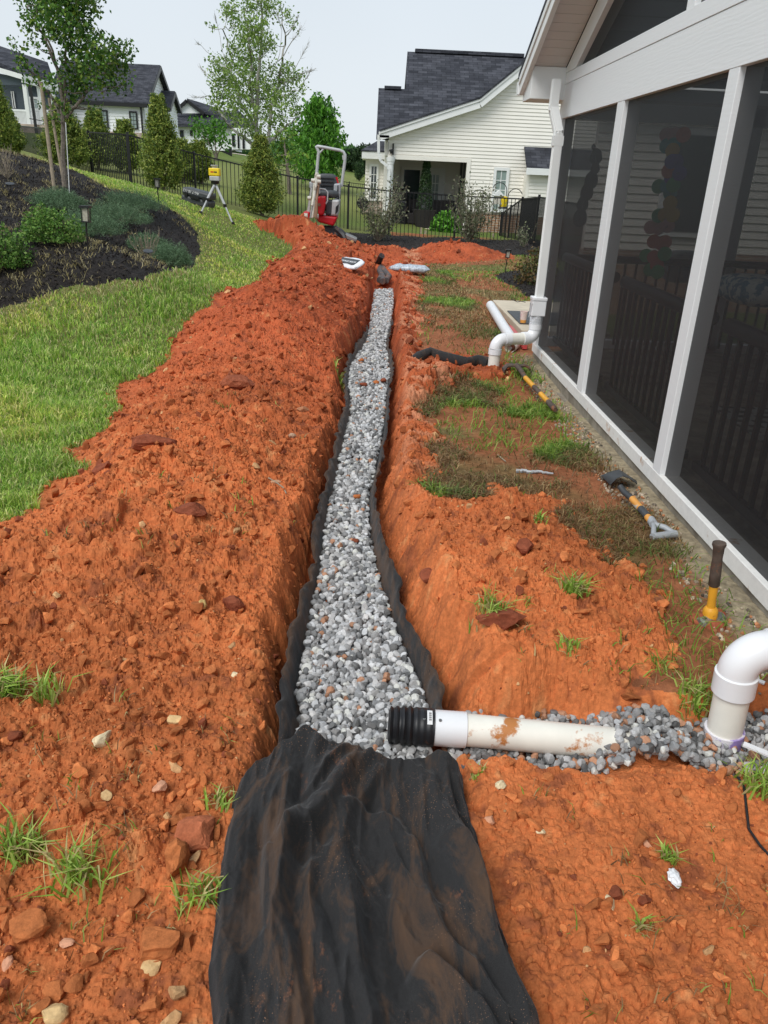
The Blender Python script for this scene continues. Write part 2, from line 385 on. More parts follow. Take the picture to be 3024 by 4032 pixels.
M['orangewood'] = mat('varnished handle', (.72,.33,.07), .4, 0, .12, 20)
M['greyplastic'] = mat('grey plastic', (.36,.38,.4), .45)
M['darkgrey'] = mat('dark grey plastic', (.05,.055,.06), .5)
M['red'] = mat('red machine paint', (.5,.012,.02), .35, 0, .12, 6, dirt=(.3,.1,.05), dscale=4, dlo=.62, dhi=.75)
M['cream'] = mat('worn cream paint', (.55,.52,.45), .5, 0, .12, 9, dirt=(.25,.2,.15), dscale=8, dlo=.55, dhi=.65)
M['silver'] = mat('light grey paint', (.45,.46,.46), .4, .1, .1, 9)
M['tan'] = mat('brown greased steel', (.22,.12,.07), .6)
M['glass'] = mat('dark window glass', (.03,.045,.045), .08, 0, .3, 2, spec=.8)
M['glassg'] = mat('greenish curtain behind glass', (.25,.32,.3), .15, 0, .1, 3, spec=.8)
M['concrete'] = mat('stained concrete', (.3,.27,.22), .9, 0, .25, 9, .5, dirt=(.14,.11,.08), dscale=4, dlo=.45, dhi=.7)
M['slab'] = mat('pale concrete', (.55,.48,.37), .9, 0, .12, 6, .2)
M['fabric'] = None
M['redbox'] = mat('red plastic level', (.55,.08,.08), .4)
M['yellowp'] = mat('yellow plastic', (.85,.62,.02), .4)
M['brown'] = mat('dark wicker', (.035,.03,.03), .7)
M['soffit'] = mat('vinyl soffit', (.62,.58,.55), .6, 0, .03, 3)
M['paperwhite'] = mat('crumpled white plastic', (.75,.76,.78), .4, 0, .1, 20)
M['labelgrey'] = mat('charcoal print', (.06,.065,.07), .5)
M['whitepaint'] = mat('white print', (.8,.8,.8), .5)
M['cloth_blue'] = mat('blue and white print cloth', (.55,.6,.58), .8, 0, .1, 10, dirt=(.06,.2,.3), dscale=14, dlo=.5, dhi=.55)
M['straw'] = None
def brick_mat(name, c1_, c2_, mortar, axis='x', scale=1., bw=.21, rh=.07, ms=.01, zs=1.0, rough=.9, off=.5, bs=.3):
    m, nt, b = new_mat(name); tc = nt.nodes.new('ShaderNodeTexCoord'); s = nt.nodes.new('ShaderNodeSeparateXYZ'); c = nt.nodes.new('ShaderNodeCombineXYZ')
    nt.links.new(tc.outputs['Object'], s.inputs[0]); nt.links.new(s.outputs['X' if axis == 'x' else 'Y'], c.inputs[0])
    mm = N(nt, 'ShaderNodeMath', operation='MULTIPLY'); mm.inputs[1].default_value = zs; nt.links.new(s.outputs['Z'], mm.inputs[0]); nt.links.new(mm.outputs[0], c.inputs[1])
    br = nt.nodes.new('ShaderNodeTexBrick'); br.offset = off; br.inputs['Color1'].default_value = (*c1_,1); br.inputs['Color2'].default_value = (*c2_,1); br.inputs['Mortar'].default_value = (*mortar,1)
    br.inputs['Scale'].default_value = scale; br.inputs['Brick Width'].default_value = bw; br.inputs['Row Height'].default_value = rh; br.inputs['Mortar Size'].default_value = ms; br.inputs['Mortar Smooth'].default_value = .1
    nt.links.new(c.outputs[0], br.inputs['Vector'])
    nz = N(nt, 'ShaderNodeTexNoise', Scale=3., Detail=6.); nt.links.new(c.outputs[0], nz.inputs['Vector'])
    v = ramp(nt, nz.outputs['Fac'], [(.3,(.75,.75,.75)),(.7,(1.2,1.2,1.2))]); x = nt.nodes.new('ShaderNodeMixRGB'); x.blend_type = 'MULTIPLY'; x.inputs[0].default_value = 1
    nt.links.new(br.outputs['Color'], x.inputs[1]); nt.links.new(v, x.inputs[2]); nt.links.new(x.outputs[0], b.inputs['Base Color']); b.inputs['Roughness'].default_value = rough; b.inputs['Specular IOR Level'].default_value = .2
    bump(nt, b, br.outputs['Fac'], bs, -.01)
    return m
M['shingle'] = brick_mat('charcoal shingles', (.032,.034,.042), (.075,.078,.092), (.014,.014,.018), 'x', 1, .32, .14, .006, 1.75)
M['shingleY'] = brick_mat('charcoal shingles side', (.032,.034,.042), (.075,.078,.092), (.014,.014,.018), 'y', 1, .32, .14, .006, 1.75)
M['brick'] = brick_mat('tan brick', (.36,.2,.11), (.28,.15,.09), (.42,.36,.3), 'x', 1, .21, .075, .01)
M['brickpale'] = brick_mat('pale brick', (.5,.38,.3), (.4,.3,.25), (.5,.45,.4), 'x', 1, .25, .09, .012)

def white_grain():
    m, nt, b = new_mat('white embossed board'); b.inputs['Base Color'].default_value = (.80,.81,.82,1); b.inputs['Roughness'].default_value = .5
    co = coords(nt, (1,1,9)); nz = N(nt,'ShaderNodeTexNoise',Scale=14.,Detail=3.,Distortion=.6); nt.links.new(co, nz.inputs['Vector'])
    wv = N(nt,'ShaderNodeTexWave',Scale=9.,Distortion=9.,Detail=4.); wv.bands_direction = 'Z'; wv.inputs['Detail Scale'].default_value = 1.4; nt.links.new(coords(nt,(.25,.25,1.6)), wv.inputs['Vector'])
    bump(nt,b,nz.outputs['Fac'],.12,.004); bump(nt,b,wv.outputs['Fac'],.10,.002); return m
M['board'] = white_grain()
M['sillboard'] = mat('white sill board splashed with clay',(.78,.77,.74),.55,0,.05,30,.2,dirt=(.5,.3,.18),dscale=7,dlo=.60,dhi=.68)
def screen_mat():
    m, nt, b = new_mat('black insect screen'); o = nt.nodes['Material Output']
    b.inputs['Base Color'].default_value = (.008,.010,.013,1); b.inputs['Roughness'].default_value = .6
    t = nt.nodes.new('ShaderNodeBsdfTransparent'); ms = nt.nodes.new('ShaderNodeMixShader')
    nz = N(nt,'ShaderNodeTexNoise',Scale=1.5,Detail=3.); nt.links.new(coords(nt), nz.inputs['Vector'])
    f = N(nt,'ShaderNodeMapRange'); f.inputs['To Min'].default_value = .24; f.inputs['To Max'].default_value = .29; nt.links.new(nz.outputs['Fac'], f.inputs[0])
    nt.links.new(f.outputs[0], ms.inputs[0]); nt.links.new(b.outputs[0], ms.inputs[1]); nt.links.new(t.outputs[0], ms.inputs[2]); nt.links.new(ms.outputs[0], o.inputs[0]); return m
M['screen'] = screen_mat()
def fabric_mat(nm='black geotextile with clay stains', lo=.50, k=.95):
    m, nt, b = new_mat(nm); co = coords(nt)
    n1 = N(nt,'ShaderNodeTexNoise',Scale=900.,Detail=2.); nt.links.new(co,n1.inputs['Vector'])
    c = ramp(nt,n1.outputs['Fac'],[(.3,(.014,.014,.015)),(.7,(.042,.041,.041))])
    cs = coords(nt,(3.2,1.0,1.5)); n2 = N(nt,'ShaderNodeTexNoise',Scale=2.6,Detail=9.,Roughness=.72,Distortion=.7); nt.links.new(cs,n2.inputs['Vector'])
    f = ramp(nt,n2.outputs['Fac'],[(lo,(0,0,0)),(lo+.07,(.45*k,)*3),(lo+.2,(.8,)*3)]); x = nt.nodes.new('ShaderNodeMixRGB'); nt.links.new(f,x.inputs[0]); nt.links.new(c,x.inputs[1]); x.inputs[2].default_value = (.11,.062,.036,1)
    n4 = N(nt,'ShaderNodeTexNoise',Scale=6.,Detail=10.,Roughness=.8); nt.links.new(coords(nt,(2.,1.,1.)),n4.inputs['Vector'])
    f3 = ramp(nt,n4.outputs['Fac'],[(.60,(0,0,0)),(.66,(.5,)*3)]); x3 = nt.nodes.new('ShaderNodeMixRGB'); nt.links.new(f3,x3.inputs[0]); nt.links.new(x.outputs[0],x3.inputs[1]); x3.inputs[2].default_value = (.24,.10,.05,1)
    vo = N(nt,'ShaderNodeTexVoronoi',Scale=160.); nt.links.new(co,vo.inputs['Vector']); n3 = N(nt,'ShaderNodeTexNoise',Scale=3.5,Detail=4.); nt.links.new(co,n3.inputs['Vector'])
    ad = N(nt,'ShaderNodeMath',operation='MULTIPLY'); 
    fa = ramp(nt,vo.outputs['Distance'],[(.09,(1,1,1)),(.17,(0,0,0))]); fb = ramp(nt,n3.outputs['Fac'],[(.50,(0,0,0)),(.62,(.9,.9,.9))])
    nt.links.new(fa,ad.inputs[0]); nt.links.new(fb,ad.inputs[1]); x2 = nt.nodes.new('ShaderNodeMixRGB'); nt.links.new(ad.outputs[0],x2.inputs[0]); nt.links.new(x3.outputs[0],x2.inputs[1]); x2.inputs[2].default_value = (.5,.27,.16,1)
    nt.links.new(x2.outputs[0],b.inputs['Base Color']); b.inputs['Roughness'].default_value = .92; b.inputs['Specular IOR Level'].default_value = .15
    b.inputs['Sheen Weight'].default_value = .12; b.inputs['Sheen Roughness'].default_value = .4
    bump(nt,b,n1.outputs['Fac'],.35,.002); n5 = N(nt,'ShaderNodeTexNoise',Scale=35.,Detail=4.); nt.links.new(coords(nt,(1.5,.6,1)),n5.inputs['Vector']); bump(nt,b,n5.outputs['Fac'],.3,.006)
    return m
M['fabric'] = fabric_mat()
M['fabric_strip'] = fabric_mat('clay-dusted geotextile edge',.46,1.1)

# ------------------------------------------------------------------ ground: one fine grid split into soil, lawn and mulch
NX, NY = 860, 1250
ta = np.linspace(0,1,NX); tb = np.exp(np.linspace(np.log(1.55), np.log(25.3), NY))-1.3
YY, TT = np.meshgrid(tb, ta, indexing='ij')
xLf = -1.25-.55*np.maximum(YY,0); xRf = np.interp(YY, [0,8,8.6,24], [1.95,1.95,2.6,6.6])
XX = xLf+(xRf-xLf)*TT
gx = XX.ravel(); gy = YY.ravel()
gzv, gS, gMu, gC, gC2 = terrain(gx, gy)
V = np.stack([gx,gy,gzv],1)
idx = np.arange(NX*NY).reshape(NY,NX)
Fq = np.stack([idx[:-1,:-1],idx[:-1,1:],idx[1:,1:],idx[1:,:-1]],-1).reshape(-1,4)
isS = (gS[Fq].mean(1) > 0) | (gC[Fq].max(1) > .02) | (gC2[Fq].max(1) > .02); isM = (~isS) & (gMu[Fq].mean(1) > 0)
n1 = fbm(gx*1.1,gy*1.1,4,201)[:,None]; n2 = fbm(gx*9,gy*9,4,203)[:,None]; n3 = fbm(gx*30,gy*30,3,207)[:,None]
near = ss(9,1.5,gy)[:,None]
soilc = (np.array([.39,.088,.034])*(1-near)+np.array([.52,.158,.052])*near)
nL = fbm(gx*.7+3,gy*.55,3,222)[:,None]; soilc = soilc*(.30+.60*n1+.46*n2+.32*nL)
pale = ss(.62,.78,n2*.6+n3*.4); soilc = soilc*(1-.5*pale)+np.array([.62,.33,.14])*.5*pale
dark = ss(.42,.30,n2*.5+n3*.5)*.55; soilc = soilc*(1-dark)+np.array([.17,.05,.028])*dark
# the sheared, paler trench lip and the trampled strip on the right
strip = (ss(.0,.1,gx-XR(gy)-.10)*ss(.62,.45,gx-XR(gy))*ss(3.2,6,gy)*ss(.45,.6,fbm(gx*2,gy*9,3,333)))[:,None]
soilc = soilc*(1-.6*strip)+np.array([.62,.30,.17])*.6*strip
gn = fbm(gx*1.6,gy*1.6,4,301)[:,None]
lawnc = np.array([.10,.14,.035])*(1-gn)+np.array([.17,.17,.06])*gn
worn = (ss(2.6,1.8,np.abs(gx-XR(gy)-.55)/1.0)*(gx > XR(gy))*ss(.30,.5,fbm(gx*1.5,gy*1.5,3,88)+.10*ss(9,4,gy)))[:,None]
grav = (ss(1.45,1.6,gx+.02*np.sin(gy*3))*ss(8,7.6,gy))[:,None]
rside = ((gx > XR(gy))*(gy < 15))[:,None]; lawnc = np.where(rside,np.array([.17,.13,.055])*(.6+.8*n2),lawnc)
lawnc = lawnc*(1-worn)+np.array([.30,.115,.055])*worn*(.7+.6*n2)
lawnc = lawnc*(1-grav)+np.array([.30,.25,.17])*grav*(.6+.9*n3)
mulc = np.array([.022,.018,.016])*(.4+1.3*n3)+0*n1
def sub(mask, name, mt, col, label=None, kind='structure', smooth=True):
    f = Fq[mask]; u, inv = np.unique(f, return_inverse=True)
    o = npmesh(name, V[u], inv.reshape(f.shape), mt, None, smooth, col[u]); return tag(o, label, None, None, kind)
sub(isS, 'clay_soil', M['soil'], soilc, smooth=False); sub(isM, 'mulch_bed', M['mulch'], mulc); sub(~isS & ~isM, 'lawn', M['lawn'], lawnc)
# the rest of the land out to the horizon
def outer():
    a = np.linspace(-3.2,3.2,150); b = np.exp(np.linspace(np.log(1.2),np.log(904),190))-4.
    b[0] = -2.8
    BY, BA = np.meshgrid(b,a,indexing='ij'); x = (BA*(BY+4)).ravel(); y = BY.ravel(); z = base(x,y)
    inner = (x > -1.2-.545*np.maximum(y,0)) & (x < np.interp(y,[0,8,8.6,24],[1.9,1.9,2.5,6.5])) & (y > .27) & (y < 23.8)
    z = z-.10*(sdpoly(x,y,np.array([(-1.0,.2),(-14.6,24.2),(7.,24.2),(2.,8.),(2.,.2)])) > -.6)
    ii = np.arange(len(x)).reshape(190,150); f = np.stack([ii[:-1,:-1],ii[:-1,1:],ii[1:,1:],ii[1:,:-1]],-1).reshape(-1,4)
    f = f[~inner[f].all(1)]
    n = fbm(x*.25,y*.12,4,400)[:,None]; n2_ = fbm(x*.05,y*.02,3,401)[:,None]
    c = np.array([.085,.14,.03])*(1-n)+np.array([.16,.19,.05])*n
    c = c*(1-.6*ss(.5,.65,n2_))+np.array([.22,.23,.08])*.6*ss(.5,.65,n2_)
    o = npmesh('grass_field',np.stack([x,y,z],1),f,M['lawn'],None,True,c); tag(o,kind='structure')
outer()

# ------------------------------------------------------------------ scatter helpers
def ico(sub_):
    import bmesh
    bm = bmesh.new(); bmesh.ops.create_icosphere(bm, subdivisions=sub_, radius=1); v = np.array([q.co[:] for q in bm.verts]); f = np.array([[q.index for q in p.verts] for p in bm.faces]); bm.free(); return v, f
ICO1 = ico(1); ICO2 = ico(2); ICO3 = ico(3)
def rock(src, r, cuts=9, lo=.55, hi=.9):
    v, f = src; v = v.copy()
    for i in range(cuts):
        n = r.normal(size=3); n /= np.linalg.norm(n); d = r.uniform(lo,hi); t = v@n; k = t > d; v[k] -= np.outer(t[k]-d, n)
    return v, f
def randrot(n, r):
    q = r.normal(size=(n,4)); q /= np.linalg.norm(q,axis=1)[:,None]; a,b,c,d = q.T
    return np.stack([np.stack([1-2*(c*c+d*d),2*(b*c-a*d),2*(b*d+a*c)],-1),np.stack([2*(b*c+a*d),1-2*(b*b+d*d),2*(c*d-a*b)],-1),np.stack([2*(b*d-a*c),2*(c*d+a*b),1-2*(b*b+c*c)],-1)],1)
def scatter(variants, pos, scl, cols, r, jit=0):
    Vs, Fs, Cs = [], [], []; n0 = 0; which = r.integers(0,len(variants),len(pos)); Rm = randrot(len(pos), r)
    for k,(v,f) in enumerate(variants):
        s = which == k; m = int(s.sum())
        if not m: continue
        vv = v[None]*scl[s][:,None,:]; vv = np.einsum('nij,nkj->nki',Rm[s],vv)+pos[s][:,None,:]
        Vs.append(vv.reshape(-1,3)); Fs.append((f[None]+(np.arange(m)*len(v))[:,None,None]).reshape(-1,f.shape[1])+n0); n0 += m*len(v)
        Cs.append(np.repeat(cols[s],len(v),0))
    return np.concatenate(Vs), np.concatenate(Fs), np.concatenate(Cs)
stones1 = [rock(ICO1,rng,8) for _ in range(10)]; stones2 = [rock(ICO2,rng,10,.5,.88) for _ in range(12)]; stones0 = [rock(ICO1,rng,6) for _ in range(4)]
clodv = []
for _ in range(10):
    v, f = rock(ICO2,rng,8,.5,.95); v = v*(1+rng.normal(0,.07,(len(v),1))); clodv.append((v,f))

# crushed stone in the trench
def gravel(name, pts, zf, smin, smax, reds, variants, tone=1.0, tz=.5):
    n = len(pts); z = zf(pts[:,0],pts[:,1])
    s = rng.uniform(smin,smax,(n,1))*rng.uniform(.62,1.0,(n,3))
    pos = np.stack([pts[:,0],pts[:,1],z],1)
    g = np.where(rng.random(n) < .3,rng.uniform(.10,.25,n),rng.uniform(.25,.60,n))*tone; tint = rng.uniform(-.02,.025,n)
    c = np.stack([g*(1+tint),g,g*(1.0-tint)*1.0],1); rd = rng.random(n) < reds
    c[rd] = np.array([.48,.25,.15])*rng.uniform(.6,1.15,(rd.sum(),1)); wt = rng.random(n) < .07; c[wt] = np.array([.6,.6,.56])
    return scatter(variants,pos,s,c,rng)
def fill(xf0, xf1, y0, y1, step, layers=1):
    out = []; y = y0
    while y < y1:
        a, b = xf0(y), xf1(y); m = max(1,int((b-a)/step)); xs = a+(np.arange(m)+rng.uniform(0,1,m))*(b-a)/m
        out.append(np.stack([xs, y+rng.uniform(-.5,.5,m)*step],1)); y += step*.8
    return np.concatenate(out)
parts = []
gzf = lambda x,y: -.125+(fbm(x*5,y*2.2,3,9)-.5)*.05+rng.uniform(-.012,.006,len(x))+.03*ss(2.6,1.9,y)
for (ya,yb,st,vr,s0,s1) in ((1.62,4.2,.023,stones2,.013,.026),(4.2,7.5,.026,stones1,.015,.028),(7.5,13.35,.03,stones0,.018,.029)):
    for L in range(2):
        p = fill(lambda y: XL(y)+.004, lambda y: XR(y)-.004, ya, yb, st)
        zf = (lambda x,y: gzf(x,y)-.018) if L == 0 else gzf
        parts.append(gravel('g',p,zf,s0,s1,.03,vr,1.05))
Vg = []; Fg = []; Cg = []; n0 = 0
for v,f,c in parts: Vg.append(v); Fg.append(f+n0); Cg.append(c); n0 += len(v)
tag(npmesh('trench_gravel',np.concatenate(Vg),np.concatenate(Fg),M['stone'],None,False,np.concatenate(Cg)),'light grey crushed stone filling the long fabric-lined trench','gravel',None,'stuff')
bx = side_poly; x0,x1 = bx[:,0].min(),min(bx[:,0].max(),1.9); y0,y1 = bx[:,1].min(),bx[:,1].max()
p = np.stack(np.meshgrid(np.arange(x0,x1,.0195),np.arange(y0,y1,.0195)),-1).reshape(-1,2)+rng.uniform(-.011,.011,(len(np.arange(x0,x1,.0195))*len(np.arange(y0,y1,.0195)),2))
d_ = sdpoly(p[:,0],p[:,1],side_poly)+(fbm(p[:,0]*9,p[:,1]*9,3,66)-.5)*.05
PAx = az(D(940,1572),-.04); PBx = az(D(1345,1600),-.055)
def side_z(x,y):
    t = np.clip((x-PAx[0])/(PBx[0]-PAx[0]),0,1.4); return -.118+.03*t+.10*ss(.72,.93,x+.25*(1.95-y))*(1-.75*ss(.98,1.14,x))+rng.uniform(-.012,.008,len(x))+(fbm(x*7,y*7,2,19)-.5)*.03
p = p[d_ > .0]; k2 = (p[:,0] > .30); p = p[k2]; p = p[rng.random(len(p)) < .93]
GA = gravel('g',p,side_z,.012,.023,.13,stones2,.80); GB = gravel('g',p+rng.uniform(-.01,.01,p.shape),lambda x,y: side_z(x,y)-.022,.013,.024,.13,stones1,.75)
v = np.concatenate([GA[0],GB[0]]); f = np.concatenate([GA[1],GB[1]+len(GA[0])]); c = np.concatenate([GA[2],GB[2]])
tag(npmesh('side_trench_gravel',v,f,M['stone'],None,False,c),'bluish grey crushed stone with bits of red clay around the cross pipe','gravel',None,'stuff')
# loose chips of stone by the porch footing
n = 1800; px_ = rng.uniform(1.42,1.64,n); py_ = rng.uniform(2.0,7.8,n); k2 = rng.random(n) < .35+.65*(fbm(px_*3,py_*1.5,2,50) > .5); px_, py_ = px_[k2],py_[k2]
v,f,c = gravel('g',np.stack([px_,py_],1),lambda x,y: gz(x,y)+.003,.006,.016,.25,stones1,.8); c = c*np.array([1.0,.82,.62])
tag(npmesh('footing_gravel',v,f,M['stone'],None,False,c),'small tan and grey chips along the porch footing','gravel',None,'stuff')
# clods lying on the clay
def soil_pts(n, ymin, ymax, xlo=-9., xhi=1.6):
    y = np.exp(rng.uniform(np.log(ymin+1),np.log(ymax+1),n))-1; xl_ = np.maximum(XS(y)-.15,-1.2-.5*y); x = xl_+(np.minimum(xhi+.5*ss(15,17,y),4)-xl_)*rng.random(n)
    z, s, m, cu, c2_ = terrain(x,y); return x,y,z,s,m,cu,c2_
def ico0():
    t = (1+5**.5)/2; v = np.array([(-1,t,0),(1,t,0),(-1,-t,0),(1,-t,0),(0,-1,t),(0,1,t),(0,-1,-t),(0,1,-t),(t,0,-1),(t,0,1),(-t,0,-1),(-t,0,1)],float); v /= np.linalg.norm(v[0])
    f = np.array([(0,11,5),(0,5,1),(0,1,7),(0,7,10),(0,10,11),(1,5,9),(5,11,4),(11,10,2),(10,7,6),(7,1,8),(3,9,4),(3,4,2),(3,2,6),(3,6,8),(3,8,9),(4,9,5),(2,4,11),(6,2,10),(8,6,7),(9,8,1)]); return v, f
I0 = ico0()
tinyv = []
for _ in range(10): v, f = I0; v = v*(1+rng.normal(0,.22,(12,1))); tinyv.append((v,f))
medv = []
for _ in range(14):
    v, f = rock(ICO2,rng,11,.35,.85); v = v*(1+rng.normal(0,.05,(len(v),1))); medv.append((v,f))
def clay_col(y, n):
    nr = ss(9,1.5,y)[:,None]; cc = (np.array([.40,.095,.036])*(1-nr)+np.array([.57,.185,.062])*nr)*rng.uniform(.6,1.2,(n,1))
    pk = rng.random(n) < .03; cc[pk] = np.array([.62,.36,.17])*rng.uniform(.7,1.15,(pk.sum(),1)); pk = rng.random(n) < .05; cc[pk] = np.array([.27,.075,.035])*rng.uniform(.7,1.1,(pk.sum(),1)); return cc
LL = []
for nn,s0,s1,pw,vr,lim in ((90000,.0022,.0060,2.,tinyv,19.),(17000,.006,.036,3.0,medv,19.4)):
    x,y,z,s,m_,cu,c2_ = soil_pts(nn,.6,lim)
    cover = ((x > -.34-.0*y)&(x < .50-.08*y)&(y < 1.72))
    dens = np.where(x < XL(y), .9, .55)*(.25+.75*ss(.35,.6,fbm(x*1.7,y*1.7,2,12)))
    k2 = (s > -.05)&(cu < (.97 if vr is tinyv else .5))&(c2_ < .5)&((cu < .5)|(np.minimum(x-XL(y),XR(y)-x) < -.04))&(rng.random(len(x)) < dens)&(~cover); x,y,z = x[k2],y[k2],z[k2]; n = len(x)
    sz = (s0+(s1-s0)*rng.random(n)**pw)*(.85+.10*y); sc = sz[:,None]*rng.uniform(.5,1.1,(n,3)); LL.append(scatter(vr,np.stack([x,y,z+sz*.25],1),sc,clay_col(y,n),rng))
v = np.concatenate([q[0] for q in LL]); f = np.concatenate([LL[0][1],LL[1][1]+len(LL[0][0])]); c = np.concatenate([q[2] for q in LL])
tag(npmesh('clay_clods',v,f,M['soil'],None,False,c),'loose crumbs and clods of red clay lying over the dug soil','soil',None,'stuff')

# ------------------------------------------------------------------ grass
def blades(px, py, pz, h, wd, col, lean=.5, r=rng, bend=.5, dirb=None):
    n = len(px); an = r.uniform(0,2*np.pi,n) if dirb is None else dirb+r.normal(0,.5,n)
    ln = np.abs(r.normal(lean,.3,n)).clip(0,1.5); dx, dy = np.cos(an), np.sin(an); sx, sy = -dy, dx
    t0 = r.uniform(0,2*np.pi,n); sx, sy = np.cos(t0), np.sin(t0)
    hz = h*np.cos(ln*.6); ho = h*np.sin(ln*.6)
    B = np.stack([px,py,pz],1); S = np.stack([sx,sy,0*sx],1)*wd[:,None]*.5; Dr = np.stack([dx,dy,0*dx],1)
    m = B+Dr*(ho*.38)[:,None]+np.array([0,0,1])*(hz*.6)[:,None]
    t = B+Dr*(ho*(1+bend*.5))[:,None]+np.array([0,0,1])*(hz*(1-.25*bend*ln))[:,None]
    Vv = np.stack([B-S,B+S,m+S*.8,m-S*.8,t],1).reshape(-1,3); i = np.arange(n)[:,None]*5
    Ff = np.stack([i+[0,1,2],i+[0,2,3],i+[3,2,4]],1).reshape(-1,3)
    c = np.repeat(col,5,0); return Vv, Ff, c
def field_pts(n, ymin, ymax, c0=1.2):
    y = np.exp(rng.uniform(np.log(ymin+c0),np.log(ymax+c0),n))-c0; xa = -1.0-.53*np.maximum(y,0); xb = np.interp(y,[0,8,8.6,24],[1.62,1.62,2.6,6.3])
    x = xa+(xb-xa)*rng.random(n); return x,y
GREEN = np.array([[.22,.38,.05],[.34,.52,.08],[.45,.58,.14],[.15,.31,.05],[.55,.58,.24]]); OLIVE = np.array([[.13,.18,.04],[.18,.22,.06],[.10,.16,.04],[.2,.19,.07]]); STRAW = np.array([[.52,.44,.2],[.6,.52,.3],[.42,.34,.15]])
DEAD = np.array([[.26,.15,.07],[.34,.22,.10],[.18,.11,.055],[.42,.3,.15]])
def pick(P, n): return P[rng.integers(0,len(P),n)]*rng.uniform(.75,1.25,(n,1))
def merge(L):
    Vs, Fs, Cs = [], [], []; k = 0
    for v,f,c in L: Vs.append(v); Fs.append(f+k); Cs.append(c); k += len(v)
    return np.concatenate(Vs),np.concatenate(Fs),np.concatenate(Cs)
# left lawn
x,y = field_pts(430000,2.3,19.6); k2 = x < XS(y)+.35; x,y = x[k2],y[k2]
z,s,mm_,cu,_c = terrain(x,y)
cl = fbm(x*2.6,y*2.6,3,777); k2 = (s < .02)&(mm_ < -.01)&(rng.random(len(x)) < .45+.9*cl); x,y,z,s,mm_,cl = x[k2],y[k2],z[k2],s[k2],mm_[k2],cl[k2]
n = len(x); clump = ss(.45,.75,vnoise(x*5,y*5,5)); h = (.035+.075*clump*rng.random(n)+.02*rng.random(n))*(1-.35*ss(8,18,y)); wd = .0028+.0012*y*.75
c = pick(GREEN,n); gg = fbm(x*1.4,y*1.4,3,55); c = c*(.75+.5*gg)[:,None]; c = c*1.15; c[:,0] *= 1+.25*ss(.4,.7,gg)
pst = .05+.75*ss(.30,.02,-mm_)*(rng.random(n) < .8)+.22*ss(.55,.7,fbm(x*.8+9,y*.8,3,58)); st = rng.random(n) < pst; c[st] = pick(STRAW,st.sum()); h[st] *= .6
L1 = blades(x,y,z,h,wd,c,.75)
v,f,c = L1; tag(npmesh('lawn_grass',v,f,M['leaf'],None,False,c),'fresh green lawn grass between the mulch bed and the red spoil bank','grass',None,'stuff')
# right lawn: green at the far end and in patches, matted dead grass elsewhere
x,y = field_pts(430000,2.2,19.0); k2 = x > XR(y)+.1; x,y = x[k2],y[k2]
z,s,mm_,cu,c2_ = terrain(x,y); u = x-XR(y)
gp = fbm(x*1.1+4,y*.8,3,900); green = ss(.50,.66,gp+.22*ss(1.5,2.1,u)*ss(7.5,9,y)+.20*ss(1.05,1.25,x)*ss(7.6,6,y)-.03)
bare = ss(.43,.60,fbm(x*2.1,y*1.7,4,88)+.10*ss(9,4,y)-.30*ss(8,10,y)*ss(.7,.85,u))
k2 = (s < .04)&(mm_ < 0)&(cu < .02)&(c2_ < .02)&(rng.random(len(x)) > bare*.93)&(u > .12)&((x < 1.52)|(rng.random(len(x)) < .25)); k2 &= ~((y < 8.0)&(x > 1.66)); k2 &= ~((y > 8.3)&(y < 11.4)&(x > 1.62+.0*y))
x,y,z,green,u = x[k2],y[k2],z[k2],green[k2],u[k2]; n = len(x)
ig = rng.random(n) < green*.9+.06; h = np.where(ig,.05+.07*rng.random(n),.03+.05*rng.random(n))*(1-.3*ss(8,18,y)); wd = .0028+.0012*y*.75
c = pick(DEAD,n); gg2 = (green > .8)[ig][:,None]; c[ig] = np.where(gg2,pick(GREEN[:4],ig.sum())*.8,pick(OLIVE,ig.sum())); far_br = ss(8,9.5,y)*(~ig); c = c*(1+.25*far_br[:,None])
v,f,c = blades(x,y,z,h,wd,c,1.25,bend=.9); tag(npmesh('worn_grass',v,f,M['leaf'],None,False,c),'trampled half-dead grass between the trench and the screened porch','grass',None,'stuff')
# sparse sprigs on the clay, straw in the mulch
L = []
x,y = field_pts(1500,.6,18); z,s,mm_,cu,c2_ = terrain(x,y); k2 = (s > .05)&(cu < .1)&(c2_ < .1)&(~((x > -.36)&(x < .5)&(y < 1.75)))&(fbm(x*1.2,y*1.2,2,66)+.25*(x < -.5)*(y < 2) > .52); x,y = x[k2],y[k2]
for a,b in zip(x,y):
    m = rng.integers(3,9); xx = a+rng.normal(0,.015,m); yy = b+rng.normal(0,.015,m); L.append(blades(xx,yy,gz(xx,yy),rng.uniform(.02,.06,m),np.full(m,.003+.0008*b),pick(np.concatenate([GREEN[:3]*.8,STRAW[:1],DEAD]),m),1.2))
v,f,c = merge(L); tag(npmesh('grass_sprigs',v,f,M['leaf'],None,False,c),'stray sprigs of grass poking out of the red clay','grass',None,'stuff')
L = []
x,y = field_pts(5200,6,18); z,s,mm_,cu,c2_ = terrain(x,y); k2 = (mm_ > .02)&(x < -1)&(s < 0)&(fbm(x*.9,y*1.5,3,67) > .50); x,y = x[k2],y[k2]
for a,b in zip(x,y):
    m = rng.integers(5,12); xx = a+rng.normal(0,.04,m); yy = b+rng.normal(0,.03,m); L.append(blades(xx,yy,gz(xx,yy),rng.uniform(.04,.11,m),np.full(m,.007),pick(STRAW,m)*.85,1.4,bend=1))
v,f,c = merge(L); tag(npmesh('dead_straw',v,f,M['leaf'],None,False,c),'bleached dead grass tufts scattered over the black mulch','straw',None,'stuff')
